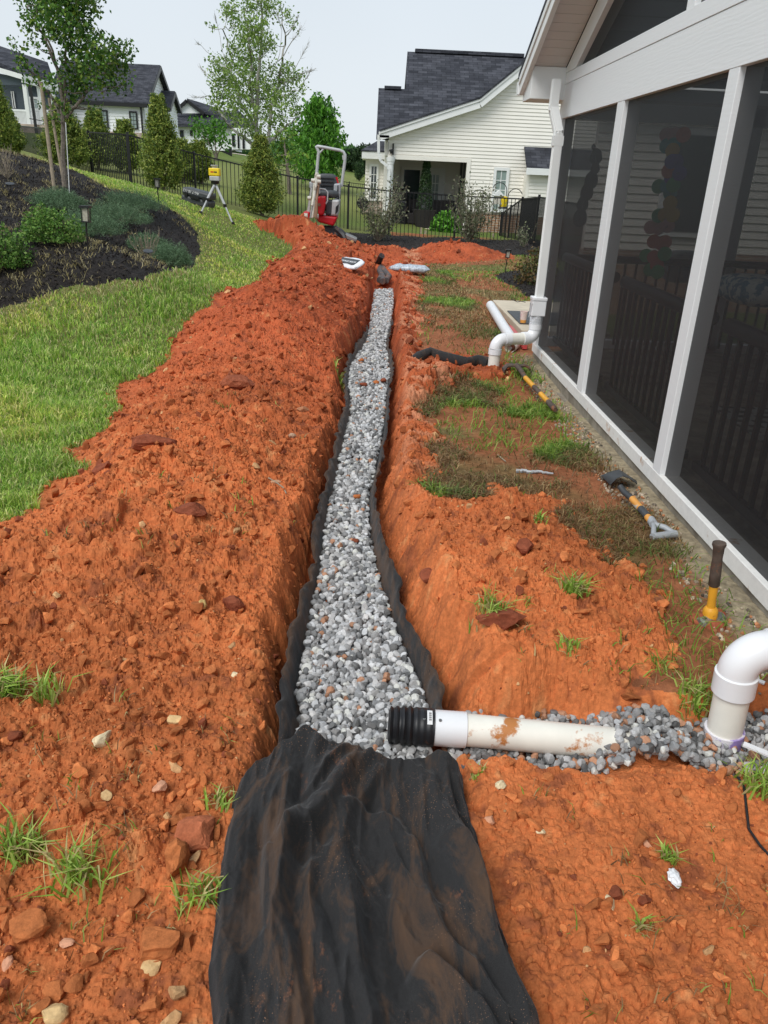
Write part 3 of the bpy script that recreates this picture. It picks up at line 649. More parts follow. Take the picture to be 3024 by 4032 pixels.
# distinct grass tufts
def tuft(p, nb, hh, spread, label, pal=None, group=None, wd=.006, lean=.8):
    x0_,y0_ = p; xx = x0_+rng.normal(0,spread*.75,nb).clip(-spread*1.5,spread*1.5); yy = y0_+rng.normal(0,spread*.6,nb).clip(-spread*1.2,spread*1.2); pal = GREEN[:3] if pal is None else pal
    v,f,c = blades(xx,yy,gz(xx,yy)-.004,rng.uniform(.55,1,nb)*hh,np.full(nb,wd)*(1+.12*y0_),pick(pal,nb),lean,bend=1.)
    o = npmesh('grass_tuft',v,f,M['leaf'],None,False,c); tag(o,label,'grass tuft','grass tufts growing out of the bare clay')
PG = np.concatenate([GREEN[:3],STRAW[:1]])
for q,nb,hh,sp_,lb in (((15,1490),230,.10,.03,'dense green grass tuft cut by the left photo edge, above the other clay tufts'),
    ((105,1510),45,.13,.035,'tall thin light green grass tuft on clay beside the dense left-edge tuft'),
    ((40,1850),90,.12,.035,'wide grass tuft at the left photo edge, level with the standing clay lump'),
    ((165,1895),90,.13,.04,'sprawling yellow-green grass tuft between the left edge and the standing clay lump'),
    ((430,1950),60,.10,.035,'dark grass tuft wedged below the standing clay lump beside the black fabric'),
    ((470,1740),35,.07,.03,'short grass tuft touching the upper left edge of the black fabric'),
    ((1240,1290),110,.12,.032,'large ragged dark grass clump on the right clay heap'),
    ((1060,1320),80,.10,.05,'grass clump hanging over the front clod of the right clay heap'),
    ((1225,1400),35,.07,.03,'small grass tuft on smooth clay below the large ragged clump'),
    ((1165,1125),45,.07,.02,'compact blue-green grass tuft at the top of the right clay heap'),
    ((1440,1865),40,.07,.02,'small bright grass tuft beside the crumpled white scrap'),
    ((1380,2010),22,.06,.015,'tiny grass sprig below the white scrap in the right foreground'),
    ((1030,1675),26,.05,.015,'tiny dark grass tuft just right of the fabric sheet corner'),
    ((1500,1520),120,.11,.04,'bushy green grass tuft at the foot of the near white riser pipe'),
    ((735,830),50,.16,.04,'upright grass tuft on the left trench lip halfway along'),
    ((1645,1700),120,.10,.05,'brownish grass tuft at the right photo edge near the black cord')):
    tuft(hsurf(D(*q))[:2],nb,hh,sp_,lb,PG)

# ------------------------------------------------------------------ notable clods and stones lying on the clay
def one_rock(name, q, size, col_, label, cat, grp, flat=(1,1,.7), mt='soil', rz=0, up=.35, src=None):
    p = hsurf(D(*q)) if len(q) == 2 else np.array(q); v,f = rock(src or ICO3,rng,10,.5,.9); v = v*(1+rng.normal(0,.012 if mt != 'soil' else .035,(len(v),1)))
    nn = fbm(v[:,0]*3+q[0],v[:,1]*3+v[:,2]*2,3,5); v = v*(1+.22*(nn[:,None]-.5))
    v = v*np.array(flat)*size; ca,sa = math.cos(rz),math.sin(rz); v = v@np.array([[ca,sa,0],[-sa,ca,0],[0,0,1]])
    zz = gz1(p[0],p[1]); v = v+np.array([p[0],p[1],zz+size*flat[2]*up])
    cc = np.array(col_)*(.8+.4*nn[:,None]); tag(npmesh(name,v,f,M[mt],None,False,cc),label,cat,grp)
OR = (.46,.15,.05); RD = (.25,.07,.035); PL = (.62,.42,.2); PK = (.6,.3,.18); CR=(.72,.6,.38)
for q,s_,c_,fl,rz,lb in (((380,1880),.062,OR,(.55,1,.9),-.2,'tall clay lump standing on end just left of the black fabric sheet'),
    ((425,1820),.075,(.42,.13,.06),(.9,.8,.6),.3,'rounded clay clod wedged between the standing lump and the fabric'),
    ((600,1960),.0,OR,(1,1,1),0,''),
    ((335,1590),.0,OR,(1,1,1),0,''),
    ((1085,1345),.085,RD,(1.2,.55,.6),.2,'big dark clay clod at the front of the right heap'),
    ((640,955),.0,RD,(1,1,1),0,''),
    ((330,968),.12,RD,(1.2,.5,.45),.2,'long dark red clod on the left bank under the lawn corner'),
    ((505,1310),.05,RD,(1,.8,.8),.2,'dark brown clod on the left bank near the trench edge'),
    ((415,1105),.08,RD,(1.1,.6,.45),.0,'dark flat clod halfway up the left clay bank'),
    ((225,1020),.06,RD,(1,.8,.7),.4,'dark lump at the left edge of the bank beside the lawn'),
    ((515,825),.13,(.3,.085,.04),(1.1,.7,.5),.3,'large lump on the crest of the left bank'),
    ((1130,1190),.05,RD,(1,.8,.8),.1,'dark clod near the top of the right heap'),
    ((975,820),.0,RD,(1,1,1),0,''),
    ((925,1250),.045,RD,(1,.8,.8),.5,'dark clod on the right heap beside the trench'),
    ((340,2050),.06,OR,(1,.8,.6),.5,'clay clod half buried low in the left foreground'),
    ((1000,2150),.0,OR,(1,1,1),0,''),
    ((60,2010),.05,OR,(1,.8,.6),.0,'orange clod at the lower left corner below the grass tufts')):
    if s_ > 0: one_rock('clay_clod',q,s_,c_,lb,'clod','large clods of clay on the dug soil',fl,rz=rz)
for q,s_,c_,fl,rz,lb in (((1082,1700),.022,CR,(1,.8,.7),.3,'cream stone just right of the fabric corner under the cross pipe'),
    ((1058,1775),.02,PK,(1,.9,.6),.1,'pinkish stone beside the right fabric edge'),
    ((1168,1800),.017,CR,(1.2,.7,.5),-.2,'small oval whitish stone right of the pinkish one'),
    ((1397,1825),.022,PK,(.6,1.3,.4),.5,'long flat pink stone pointing at the white scrap'),
    ((1315,1955),.022,CR,(.8,1.1,.7),.2,'rounded pale stone in the middle of the right foreground'),
    ((327,2095),.030,PL,(1,.9,.7),.2,'blocky yellow stone near the lower left of the fabric'),
    ((115,2200),.038,PL,(1,.8,.7),.1,'large yellowish stone at the bottom edge of the photo'),
    ((147,2050),.02,PK,(1,.8,.6),.1,'pink stone in the left foreground above the large yellowish one'),
    ((22,2095),.022,PK,(.8,1,.7),.4,'pale pink stone at the far left edge low down'),
    ((345,1710),.028,PK,(.9,1,.5),.2,'square pinkish stone left of the upper fabric edge'),
    ((232,1725),.024,PL,(.8,1,.7),.6,'small yellow stone left of the square pinkish one'),
    ((220,1590),.045,CR,(.55,1.3,.6),-.5,'long cream rock with dark base on the left clay'),
    ((380,1555),.035,PL,(1,.8,.6),.2,'yellowish clod-like stone left of the trench mouth'),
    ((425,1605),.0,PK,(1,1,1),0,''),
    ((507,1460),.02,CR,(1,.8,.7),.1,'small round cream stone near the left trench lip'),
    ((437,1310),.032,(.6,.42,.16),(.6,1.1,.9),-.3,'upright mustard coloured stone on the left bank'),
    ((595,1040),.04,(.5,.27,.15),(1.2,.8,.4),.1,'flat pinkish slab on the left bank by the trench'),
    ((655,885),.05,(.45,.2,.1),(1.3,.6,.5),.6,'pinkish slab near the left trench edge in mid distance'),
    ((630,945),.035,(.45,.3,.2),(1,.9,.8),.2,'round grey-pink stone on the left bank by the trench')):
    if s_ > 0: one_rock('stone',q,s_*.85,c_,lb,'stone','single stones on the clay',fl,'stone',rz,.3)
for q,s_,c_ in (((828,778),.035,RD),((785,830),.03,RD),((800,835),.025,OR),((812,825),.03,RD),((770,1073),.02,RD),((790,1165),.018,OR),((790,1290),.015,OR),((775,1250),.014,RD)):
    p = az(D(*q),-.16); one_rock('clay_crumb',(p[0],p[1]),s_,c_,'small crumb of red clay fallen onto the grey gravel in the trench','clay crumb','clay crumbs lying on the trench gravel',(1,.9,.8),up=0) if False else None
def crumb(q,s_,c_,lb):
    p = az(D(*q),-.105); v,f = rock(ICO2,rng,8,.55,.9); v = v*s_*np.array([1.1,.9,.7])+np.array([p[0],p[1],-.105]); tag(npmesh('clay_crumb',v,f,M['soil'],None,True,np.tile(np.array(c_),(len(v),1))),lb,'clay crumb','clay crumbs lying on the trench gravel')
crumb((785,830),.035,RD,'red clay crumb at the left of the three on the trench gravel'); crumb((812,826),.03,OR,'red clay crumb in the middle of the trench gravel at its wide part'); crumb((830,822),.035,RD,'red clay crumb nearest the right fabric at the wide part of the gravel')
crumb((780,778),.03,OR,'orange clay crumb farthest along the gravel'); crumb((772,1072),.024,OR,'orange clay crumb beside the kink in the right fabric strip'); crumb((767,1168),.018,RD,'small clay crumb on the near half of the trench gravel')

# ------------------------------------------------------------------ geotextile lining and sheet
def ribbon(side, y0_, y1_, label, roll=1.0, ext=None):
    n = 420; ys = np.linspace(y0_,y1_,n)
    g = XL if side < 0 else XR
    prof = np.array([(.06,-.06),(.0,-.03),(-.010,.01),(-.02,.05),(-.028,.085),(-.036,.108),(-.044,.122),(-.052,.128),(-.060,.120),(-.063,.108)]); m = len(prof)
    ext_ = np.interp(ys,*(ext or ([0,99],[1,1])))
    x0_ = g(ys)+side*.008; wv = (fbm(ys*3.1,ys*0+side*7,3,31)-.5); wv2 = (fbm(ys*11,ys*0+side*3,3,37)-.5)
    Vv = []
    for j,(a,b) in enumerate(prof):
        t = j/(m-1); h = (.62+.8*wv+.3*wv2); off = -a*side*-1
        zb = -.125+.03*ss(2.6,1.9,ys)
        xx = x0_+side*(-a)*ext_*(.55+.9*wv)*roll+side*wv2*.05*t+side*(fbm(ys*26,ys*0+j*.3,2,73)-.5)*.018*t+side*.012*t
        zz = zb+b*h*ext_*1.05+(fbm(ys*20+j*.7,ys*0+j*.35,3,71)-.5)*.05*t
        Vv.append(np.stack([xx,ys,zz],1))
    Vv = np.stack(Vv,1).reshape(-1,3); ii = np.arange(n*m).reshape(n,m); f = np.stack([ii[:-1,:-1],ii[:-1,1:],ii[1:,1:],ii[1:,:-1]],-1).reshape(-1,4)
    o = npmesh('filter_fabric',Vv,f,M['fabric_strip'],None,True); tag(o,label,'landscape fabric','strips of black fabric lining the trench sides')
    sm = o.modifiers.new('thickness','SOLIDIFY'); sm.thickness = .003; sb = o.modifiers.new('sub','SUBSURF'); sb.levels = 1; sb.render_levels = 1
    return o
ribbon(-1,1.80,9.6,'muddy black fabric strip along the left side of the gravel trench',1.0,([1.8,2.2,2.7,4,6,9.6],[1.25,1.2,.85,.75,.75,.5]))
ribbon(1,2.02,10.2,'muddy black fabric strip along the right side of the gravel trench',.8,([2.02,2.5,3.3,5,10.2],[.8,.75,.75,.7,.5]))
def sheet():
    Lf = [(560,1625),(522,1668),(492,1740),(476,1850),(466,1960),(457,2080),(452,2212)]; Rt = [(1000,1640),(1008,1690),(1035,1800),(1075,1920),(1115,2040),(1145,2125),(1172,2212)]
    zl = .05; L_ = np.array([az(D(*q),zl)[:2] for q in Lf]); R_ = np.array([az(D(*q),zl)[:2] for q in Rt])
    L_ = np.concatenate([L_,[(L_[-1,0]-.02,.55),(L_[-1,0]-.03,.2)]]); R_ = np.concatenate([R_,[(R_[-1,0]+.13,.55),(R_[-1,0]+.2,.2)]])
    topu = np.array([0,.12,.25,.32,.45,.6,.75,.88,1.]); toppx = [(562,1640),(612,1608),(662,1588),(700,1606),(760,1612),(815,1610),(880,1622),(945,1612),(1000,1640)]
    top = np.array([az(D(*q),.06)[:2] for q in toppx])
    nu, nv = 260, 420; uu = np.linspace(0,1,nu); vv = np.linspace(0,1,nv)
    yl = np.interp(vv,np.linspace(0,1,9),L_[:,1]); xl = np.interp(vv,np.linspace(0,1,9),L_[:,0]); yr = np.interp(vv,np.linspace(0,1,9),R_[:,1]); xr = np.interp(vv,np.linspace(0,1,9),R_[:,0])
    U,Vv = np.meshgrid(uu,vv); X = xl[:,None]*(1-U)+xr[:,None]*U; Y = yl[:,None]*(1-U)+yr[:,None]*U
    ty = np.interp(uu,topu,top[:,1]); tx = np.interp(uu,topu,top[:,0]); dY = (ty-Y[0])[None]*np.clip(1-Vv/.22,0,1)**1.5; dX = (tx-X[0])[None]*np.clip(1-Vv/.22,0,1)**1.5
    Y = Y+dY; X = X+dX; x = X.ravel(); y = Y.ravel()
    # smooth bed under the cloth
    b = base(x,y); xc = .12; b = b-.035*np.exp(-((x-xc)/.16)**2)*ss(.9,1.6,y)
    z = b+.048+.02*(fbm(x*3,y*2.2,2,5)-.5)
    cf = lambda a,b_: az((800+a/1.185,2800+b_/1.185),.06)[:2]
    folds = [([(545,40),(520,180),(430,300),(385,560),(345,900),(430,1250),(462,1470),(470,1800)],.045,.030,1),
     ([(835,125),(700,240),(600,450),(480,560),(340,690)],.05,.042,1),([(540,60),(470,240),(440,420),(300,700)],.035,.028,-1),
     ([(900,120),(800,300),(700,430),(640,600),(690,900),(740,1250),(780,1470),(800,1800)],.035,.024,1),
     ([(1050,180),(1085,400),(1180,600),(1290,800),(1350,1100),(1500,1470),(1560,1800)],.045,.036,1),
     ([(1110,180),(1165,420),(1250,640),(1320,860),(1400,1150),(1560,1470)],.02,.022,1),
     ([(960,520),(1010,640),(1040,850),(1110,1020),(1250,1200),(1420,1480)],.03,.022,1),
     ([(1000,1120),(1090,1190),(1200,1330),(1330,1480),(1400,1800)],.03,.030,1),
     ([(580,520),(700,420),(900,480),(1010,640)],.04,.016,1),
     ([(520,620),(480,850),(590,1100),(640,1400),(700,1800)],.035,.016,1),
     ([(870,650),(850,900),(950,1200),(960,1480)],.03,.014,-1),
     ([(200,400),(170,700),(120,1000),(110,1450)],.05,.014,1),
     ([(280,420),(255,800),(290,1100)],.02,.012,-1),
     ([(700,160),(560,300),(490,430)],.022,.022,1),([(760,150),(690,300)],.02,.018,-1)]
    for pts,wd,hh,sg in folds:
        P = np.array([cf(*q) for q in pts]); d = np.full(len(x),1e9); side = np.zeros(len(x)); par = np.zeros(len(x))
        # subdivide for smooth curve
        tt = np.linspace(0,len(P)-1,len(P)*6); P = np.stack([np.interp(tt,np.arange(len(P)),P[:,0]),np.interp(tt,np.arange(len(P)),P[:,1])],1); k3 = np.ones(5)/5; Pp = np.pad(P,((2,2),(0,0)),'edge'); P = np.stack([np.convolve(Pp[:,0],k3,'valid'),np.convolve(Pp[:,1],k3,'valid')],1)
        for si_,((a0,a1),(b0,b1)) in enumerate(zip(P[:-1],P[1:])):
            ex,ey = b0-a0,b1-a1; t = np.clip(((x-a0)*ex+(y-a1)*ey)/(ex*ex+ey*ey+1e-12),0,1); qx,qy = x-a0-t*ex,y-a1-t*ey; dd = np.hypot(qx,qy); m_ = dd < d; d = np.where(m_,dd,d); side = np.where(m_,ex*qy-ey*qx,side); par = np.where(m_,(si_+t)/(len(P)-1),par)
        s_ = d*np.sign(side); wn = .8+.5*fbm(x*6,y*6,2,9)
        w1 = np.where(s_ > 0,wd*.42,wd*1.1)*wn if sg else wd
        fd_ = (.25+.75*ss(0,.10,Vv.ravel()))*ss(0,.16,par)*(ss(1,.86,par) if pts[-1][1] < 1400 else 1); z = z+fd_*(sg*hh*1.45*np.exp(-(np.abs(s_)/w1)**1.7) - sg*hh*.4*np.exp(-((s_-wd*1.0)/(wd*.6))**2))
    xx_ = x+.35*(y-1)*.15; wr = 1-np.abs(2*fbm(xx_*11+1.5*fbm(x*3,y*2,2,4),y*2.6,3,15)-1)*2; wr2 = 1-np.abs(2*fbm((x*.8+y*.55)*13,(y*.8-x*.5)*4,2,25)-1)*2; z = z+.021*np.maximum(wr,0)**1.5+.009*np.maximum(wr2,0)**2+.006*(fbm(x*30,y*9,3,16)-.5)*2+.0025*(fbm(x*80,y*40,2,18)-.5)*2
    # raised flap at the upper left, lifted corner at the upper right, edge tucked down
    u_ = U.ravel(); v_ = Vv.ravel()
    z = z+.050*np.exp(-((u_-.24)/.11)**2)*np.exp(-(v_/.10)**1.3)+.035*np.exp(-((u_-.90)/.07)**2)*np.exp(-(v_/.06)**1.3)+.025*np.exp(-((u_-.5)/.22)**2)*np.exp(-(v_/.08)**2)
    z = z-.10*ss(.02,0,v_)*(1-np.exp(-((u_-.24)/.09)**4))-.035*(ss(.03,0,u_)+ss(.97,1,u_))
    # edge wander
    x = x+.006*(fbm(y*9,u_*2,3,3)-.5)*4*(ss(.1,0,u_)+ss(.9,1,u_))
    ii = np.arange(nu*nv).reshape(nv,nu); f = np.stack([ii[:-1,:-1],ii[1:,:-1],ii[1:,1:],ii[:-1,1:]],-1).reshape(-1,4)
    o = npmesh('filter_fabric',np.stack([x,y,z],1),f,M['fabric'],None,True); tag(o,'wide rumpled sheet of black fabric with clay stains filling the foreground','landscape fabric')
    sm = o.modifiers.new('thickness','SOLIDIFY'); sm.thickness = .003
sheet()

# ------------------------------------------------------------------ pipes
def lerp(a,b,t): return np.array(a)*(1-t)+np.array(b)*t
def arc(c, r, u, v, a0, a1, n=9):
    c = np.array(c,float); u = np.array(u,float); v = np.array(v,float); return [c+u*r*math.cos(a)+v*r*math.sin(a) for a in np.linspace(a0,a1,n)]
A0 = az(D(832,1568),-.04); dirx = (PBx-PAx)/np.linalg.norm(PBx-PAx); Pj = PAx
rt = empty('drain_pipe',PAx,'long white pipe lying across the trench mouth with clay smears and a black corrugated coupling','pipe')
MB().tube([Pj+dirx*.10,Pj+dirx*.12,PBx+dirx*.12-np.array([0,0,.02])],[.053,.053,.053],28).build('pipe',M['pvcpipe'],rt,True)
mb = MB(); mb.tube([Pj-dirx*.01,Pj+dirx*.095,Pj+dirx*.10,Pj+dirx*.102],[.0585,.0585,.0585,.0535],32); o_ = mb.build('coupling_sleeve',M['pvc'],rt,True)
# black corrugated end
L0 = Pj-dirx*.155; path=[]; rad=[]
for i in range(31):
    t = i/30; p = L0+dirx*(.15*t); path.append(p); rad.append((.062 if t > .45 else .057+.012*t)*(1+.07*(math.sin(t*2*math.pi*7) if t < .6 else .25*math.sin(t*2*math.pi*7))))
path = path; rad[0] = .045
MB().tube(path,rad,32).build('corrugated_coupling',M['blackplastic'],rt,True)
nrm = np.cross(dirx,[0,0,1]); nrm /= np.linalg.norm(nrm)
tagc = Pj-dirx*.022; q = np.array([tagc+np.array([0,0,1])*.0635*math.cos(a)+nrm*.0635*math.sin(a) for a in np.linspace(-.1,.75,6)])
mb = MB(); vs = []; 
for p_ in q: vs += [tuple(p_-dirx*.008),tuple(p_+dirx*.009)]
mb.add(vs,[(2*i,2*i+1,2*i+3,2*i+2) for i in range(5)]); lab = mb.build('paper_label',M['whitepaint'],rt)
mb = MB()
for i in range(9):
    a = .05+i*.06; p_ = tagc+(np.array([0,0,1])*math.cos(a)+nrm*math.sin(a))*.0642; p2 = tagc+(np.array([0,0,1])*math.cos(a+.03*(1+i%2)*.6)+nrm*math.sin(a+.03*(1+i%2)*.6))*.0642
    mb.add([p_-dirx*.003,p_+dirx*.006,p2+dirx*.006,p2-dirx*.003],[(0,1,2,3)])
mb.build('bar_code',M['black'],rt)
for dd in (-.04,.012): 
    p_ = Pj+dirx*dd+(np.array([0,0,1])*.85+nrm*.45)*.0615; MB().tube([p_,p_+np.array([0,0,.004])],.005,10).build('screw',M['steel'],rt)
# near riser with elbow
rb = az(D(1560,1600),-.08); rt = empty('downspout_riser',rb,'large white riser pipe with elbow rising from the gravel at the right edge','pipe')
rtop = ay(D(1592,1452),rb[1]+.0); rr_ = .060; tp = rtop
MB().tube([rb-np.array([0,0,.1]),rb,tp],rr_-.004,32).build('pipe',M['pvcpipe'],rt,True)
ud = (tp-rb)/np.linalg.norm(tp-rb); cx_ = np.array([1,0.02,.06]); cx_ = cx_-ud*(cx_@ud); cx_ /= np.linalg.norm(cx_)
ce = tp+cx_*.085; el = arc(ce,.085,-cx_,ud,0,math.pi/2,14)
MB().tube([tp-ud*.075,tp-ud*.003,tp],[rr_+.007,rr_+.007,rr_+.001],36).build('collar',M['pvc'],rt,True)
MB().tube([tp-ud*.005]+el,[rr_+.001]*15,32).build('elbow',M['pvc'],rt,True)
e1 = el[-1]; MB().tube([e1,e1+cx_*.004,e1+cx_*.08],[rr_+.001,rr_+.007,rr_+.007],36).build('collar',M['pvc'],rt,True)
MB().tube([e1+cx_*.08,np.array([1.69,e1[1]+.01,e1[2]+.01])],rr_-.004,28).build('pipe',M['pvcpipe'],rt,True)
mb = MB().tube([rb,rb+ud*.05],rr_+.004,36); mb.build('foot_collar',mat('pvc with purple primer',(.74,.72,.76),.4,0,.05,8,dirt=(.32,.24,.55),dscale=9,dlo=.5,dhi=.56),rt,True)
# white plastic offcut and clip, black cord
pz_ = hit(D(1633,1618),.0); mb = MB().bar(az(D(1606,1607),.01),az(D(1662,1630),.01),.022,.006); tag(mb.build('pvc_offcut',M['paperwhite']),'narrow white plastic strip lying on the gravel behind the riser foot','plastic strip')
mb = MB().tube([az(D(1631,1468),.01),az(D(1652,1476),.01)],.008,8); tag(mb.build('plastic_tab',M['paperwhite']),'tiny white plastic tab on the ground right of the riser','plastic tab')
pts = [hit(D(*q),.01) for q in [(1590,1670),(1608,1700),(1612,1740),(1618,1790),(1640,1830),(1665,1860)]]
for p_ in pts: p_[2] = gz1(p_[0],p_[1])+.006
tag(MB().tube(pts,.004,8).build('cord',M['blackplastic'],None,True),'thin black cord half buried in clay at the right edge','cord')
v,f = rock(ICO3,rng,12,.6,.95); v = v*(1+rng.normal(0,.10,(len(v),1))); p_ = hit(D(1455,1910)); v = v*np.array([.018,.026,.014])+np.array([p_[0],p_[1],gz1(p_[0],p_[1])+.012])
tag(npmesh('paper_scrap',v,f,M['paperwhite'],None,False),'crumpled white scrap beside a grass tuft in the right foreground','litter')
p_ = hit(D(1150,1020)); mb = MB()
for i in range(7): a = p_+np.array([-.10+.03*i,.012*math.sin(i*2.)-.006*i,.0]); a[2] = gz1(a[0],a[1])+.012; mb.tube([a,a+np.array([.035,-.012+.006*math.sin(i*3),.004])],[.014-.001*i,.011-.001*i],6)
tag(mb.build('cloth_scrap',M['greyplastic'],None,True),'torn grey wrapper on the trampled grass between trench and porch','litter')
# orange string on the bank
def wire(qs,label,name,mt,r=.003,cat='string'):
    pts = []
    for q in qs: a = hsurf(D(*q)); a[2] = gz1(a[0],a[1])+.008; pts.append(a)
    tag(MB().tube(pts,r,6).build(name,mt,None,True),label,cat)
wire([(655,1140),(668,1132),(690,1138),(700,1150),(688,1152),(672,1142),(690,1135),(705,1132)],'looped orange string on the left bank beside the trench','string',mat('orange string',(.7,.2,.05),.6))
wire([(580,1035),(598,1045),(612,1055),(618,1070)],'pale bent twig on the left bank','twig',M['straw'] if M['straw'] else M['wood'],.004,'twig')
wire([(1075,985),(1092,1000)],'pale twig on the worn grass','twig',M['wood'],.004,'twig')

# ---- far porch corner: downspout, adapter, fittings
DX = 1.60; 
def dpt(cx,cy,x=DX): return ax(c6(cx,cy),x)
base_p = np.array([DX,7.72,0]); 
rt = empty('downspout',(DX,7.72,2.25),'white ribbed downspout running down the far porch corner into fittings','downspout')
yb = dpt(830,395)[1]; zb_ = dpt(830,395)[2]
yt = ax(c4(285,640),DX)[1]; zt = ax(c4(285,640),DX)[2]
def dspath(path, parent, w_=.085, d_=.065, nm='downspout_pipe', mt='white'):
    mb = MB(); 
    for a,b in zip(path[:-1],path[1:]): mb.bar(a,b,w_,d_,up=(1,0,0))
    for p in path[1:-1]: mb.tube([np.array(p)-[0,0,.02],np.array(p)+[0,0,.02]],w_*.52,10)
    for a,b in zip(path[:-1],path[1:]):
        for k_ in (-.03,-.01,.01,.03): mb.tube([np.array(a)+[-d_/2,k_*w_/.085,0],np.array(b)+[-d_/2,k_*w_/.085,0]],.004,6)
    return mb.build(nm,M[mt],parent,False)
P1 = np.array([DX-.02,yt+.08,2.36]); P2 = np.array([DX-.02,yt+.08,2.22]); P3 = np.array([DX+.03,yb+.20,2.02]); P3 = ax(c4(322,850),DX); P4 = dpt(850,400)
P2 = ax(c4(290,690),DX-.05); P1 = P2+np.array([0,0,.22]); yP = P3[1]; P4 = ay(c6(835,400),yP); P4 = np.array([DX,yP,P4[2]])
dspath([P1,P2,P3,np.array([DX,P3[1],P4[2]])],rt)
PB = P4.copy(); zRun = ay(c6(760,952),yP)[2]; E1 = np.array([PB[0],PB[1],zRun+.085])
mb = MB().tube([P3-[0,0,.02],P3-[0,0,.10]],.062,4); mb.build('strap',M['white'],rt)
aw = .065
rt = empty('downspout_adapter',PB-np.array([0,0,.1]),'grey-white box adapter with ribbed flexible neck below the far downspout','pipe fitting')
mb = MB().box(PB+[-aw-.005,-aw-.005,-.03],PB+[aw+.005,aw+.005,-.0]).box(PB+[-aw,-aw,-.17],PB+[aw,aw,-.03]); mb.build('box',M['pvc'],rt,False,.006)
MB().box(PB+[-aw-.002,.01,-.15],PB+[-aw+.004,aw-.015,-.06]).build('side_opening',M['greyplastic'],rt)
MB().bar(PB+[-aw-.004,-aw,-.05],PB+[-aw-.004,aw*.3,-.19],.01,.006,(1,0,0)).build('diagonal_ridge',M['pvc'],rt)
path = []; rad = []
for i in range(61):
    t = i/60; path.append(PB+np.array([0,0,-.17-(PB[2]-.17-E1[2]-.045)*t])); rad.append(.058+.006*math.sin(t*2*math.pi*8)-.003*t)
MB().tube(path,rad,28).build('ribbed_neck',M['pvc'],rt,True)

rt = empty('pipe_run',E1,'white pipe bending from the far downspout across and down into the clay','pipe')
MB().tube([E1+np.array([0,0,.05]),E1+np.array([0,0,-.0])],.062,28).build('collar',M['pvc'],rt,True)
ex_ = np.array([1.21-PB[0],7.25-PB[1],0]); ex_ /= np.linalg.norm(ex_)
el = arc(E1+ex_*.085,.085,-ex_,[0,0,-1],0,math.pi/2,10); MB().tube(el,.058,28).build('elbow',M['pvc'],rt,True)
q1 = el[-1]; MB().tube([q1,q1+ex_*.05],.062,28).build('collar',M['pvc'],rt,True)
runL = math.hypot(1.21-PB[0],7.25-PB[1]); q2 = q1+ex_*max(.06,runL-.085*2-.05); MB().tube([q1,q2],.055,28).build('pipe',M['pvcpipe'],rt,True); MB().tube([q2-ex_*.012,q2+ex_*.05],.062,28).build('collar',M['pvc'],rt,True)
q3 = q2+ex_*.05; el = arc(q3+np.array([0,0,-.085]),.085,[0,0,1],ex_,0,math.pi/2,10); MB().tube(el,.058,28).build('elbow',M['pvc'],rt,True)
q4 = el[-1]; MB().tube([q4,q4-np.array([0,0,.05])],.062,28).build('collar',M['pvc'],rt,True); MB().tube([q4,q4-np.array([0,0,.35])],.055,28).build('pipe',M['pvcpipe'],rt,True)
# pipe lying beside the slab, joining behind
b0 = az(c6(480,880),.12); b1 = az(c6(275,515),.12); b0 = b0+np.array([0,-.4,0])
tag(MB().tube([b0,b1],.055,28).build('loose_pipe',M['pvc'],None,True),'white pipe running away beside the concrete slab','pipe')
p_ = az(c6(540,1085),.05); mb = MB(); dd = np.array([.35,.9,0]); dd/=np.linalg.norm(dd); mb.tube([p_,p_+dd*.25],.058,24,False); mb.tube([p_+dd*.24,p_],.052,24,False); tag(mb.build('pipe_stub',M['pvcpipe'],None,True),'open end of a short cream pipe stub under the far fittings','pipe')
# black pipe in the cross trench
pts = [az(c6(a,b),-.02) for a,b in ((-520,1130),(-380,1080),(-230,1095),(-60,1190),(60,1220),(250,1240))]
pts = [az((1200+a/1.659,900+b/1.659),-.0) for a,b in ((690,865),(745,835),(820,810),(900,835),(985,860),(1060,875),(1130,865),(1205,880))]
mb = MB().tube(pts,[.03,.05,.055,.05,.055,.05,.06,.06],14); tag(mb.build('fabric_wrapped_pipe',M['fabric'],None,True),'black fabric-wrapped pipe half buried in clay leading to the far riser','pipe')
# slab, mat, cup, level
cA = az(c6(305,450),.08); sl_ = MB(); sl_.box((1.74,8.75,-.05),(2.75,11.05,.085)); sb = sl_.build('concrete_slab',M['slab'],None,False,.01); tag(sb,'pale concrete pad beside the far end of the porch','concrete slab')
mm1 = az(c6(450,595),.09); m2 = az(c6(630,765),.09); mb = MB().box((max(1.78,m2[0]),m2[1],.087),(2.5,mm1[1],.10)); tag(mb.build('door_mat',M['darkgrey'],None,False,.003),'dark grey mat lying on the concrete pad','mat')
cp = az(c6(712,750),.10); rt = empty('drink_cup',cp,'clear plastic cup of amber drink standing on the dark mat','cup')
gm = mat('clear printed plastic cup',(.75,.6,.55),.2,0,.1,6,dirt=(.6,.2,.3),dscale=20); MB().tube([cp,cp+[0,0,.13]],[.032,.045],20,False).build('cup',gm,rt,True); MB().tube([cp,cp+[0,0,.035]],[.033,.036],20).build('drink',M['orangewood'],rt,True)
l0 = az(c6(530,820),.06); l1 = az(c6(740,1070),.04); mb = MB().bar(l0,l1,.05,.06); rt = tag(mb.build('spirit_level',M['redbox'],None,False,.004),'red spirit level lying behind the white pipe beside the slab','level')
pc_ = lerp(l0,l1,.88); MB().bar(pc_+np.array([-.01,.02,.031]),pc_+np.array([.02,-.02,.031]),.03,.004).build('hand_hole',M['black'],rt)
# wire on slab
tag(MB().tube([az(c6(a,b),.09) for a,b in ((560,440),(600,455),(640,472),(680,462),(745,475))],.005,6).build('cable',M['blackplastic'],None,True),'thin black cable on the far edge of the concrete pad','cable')

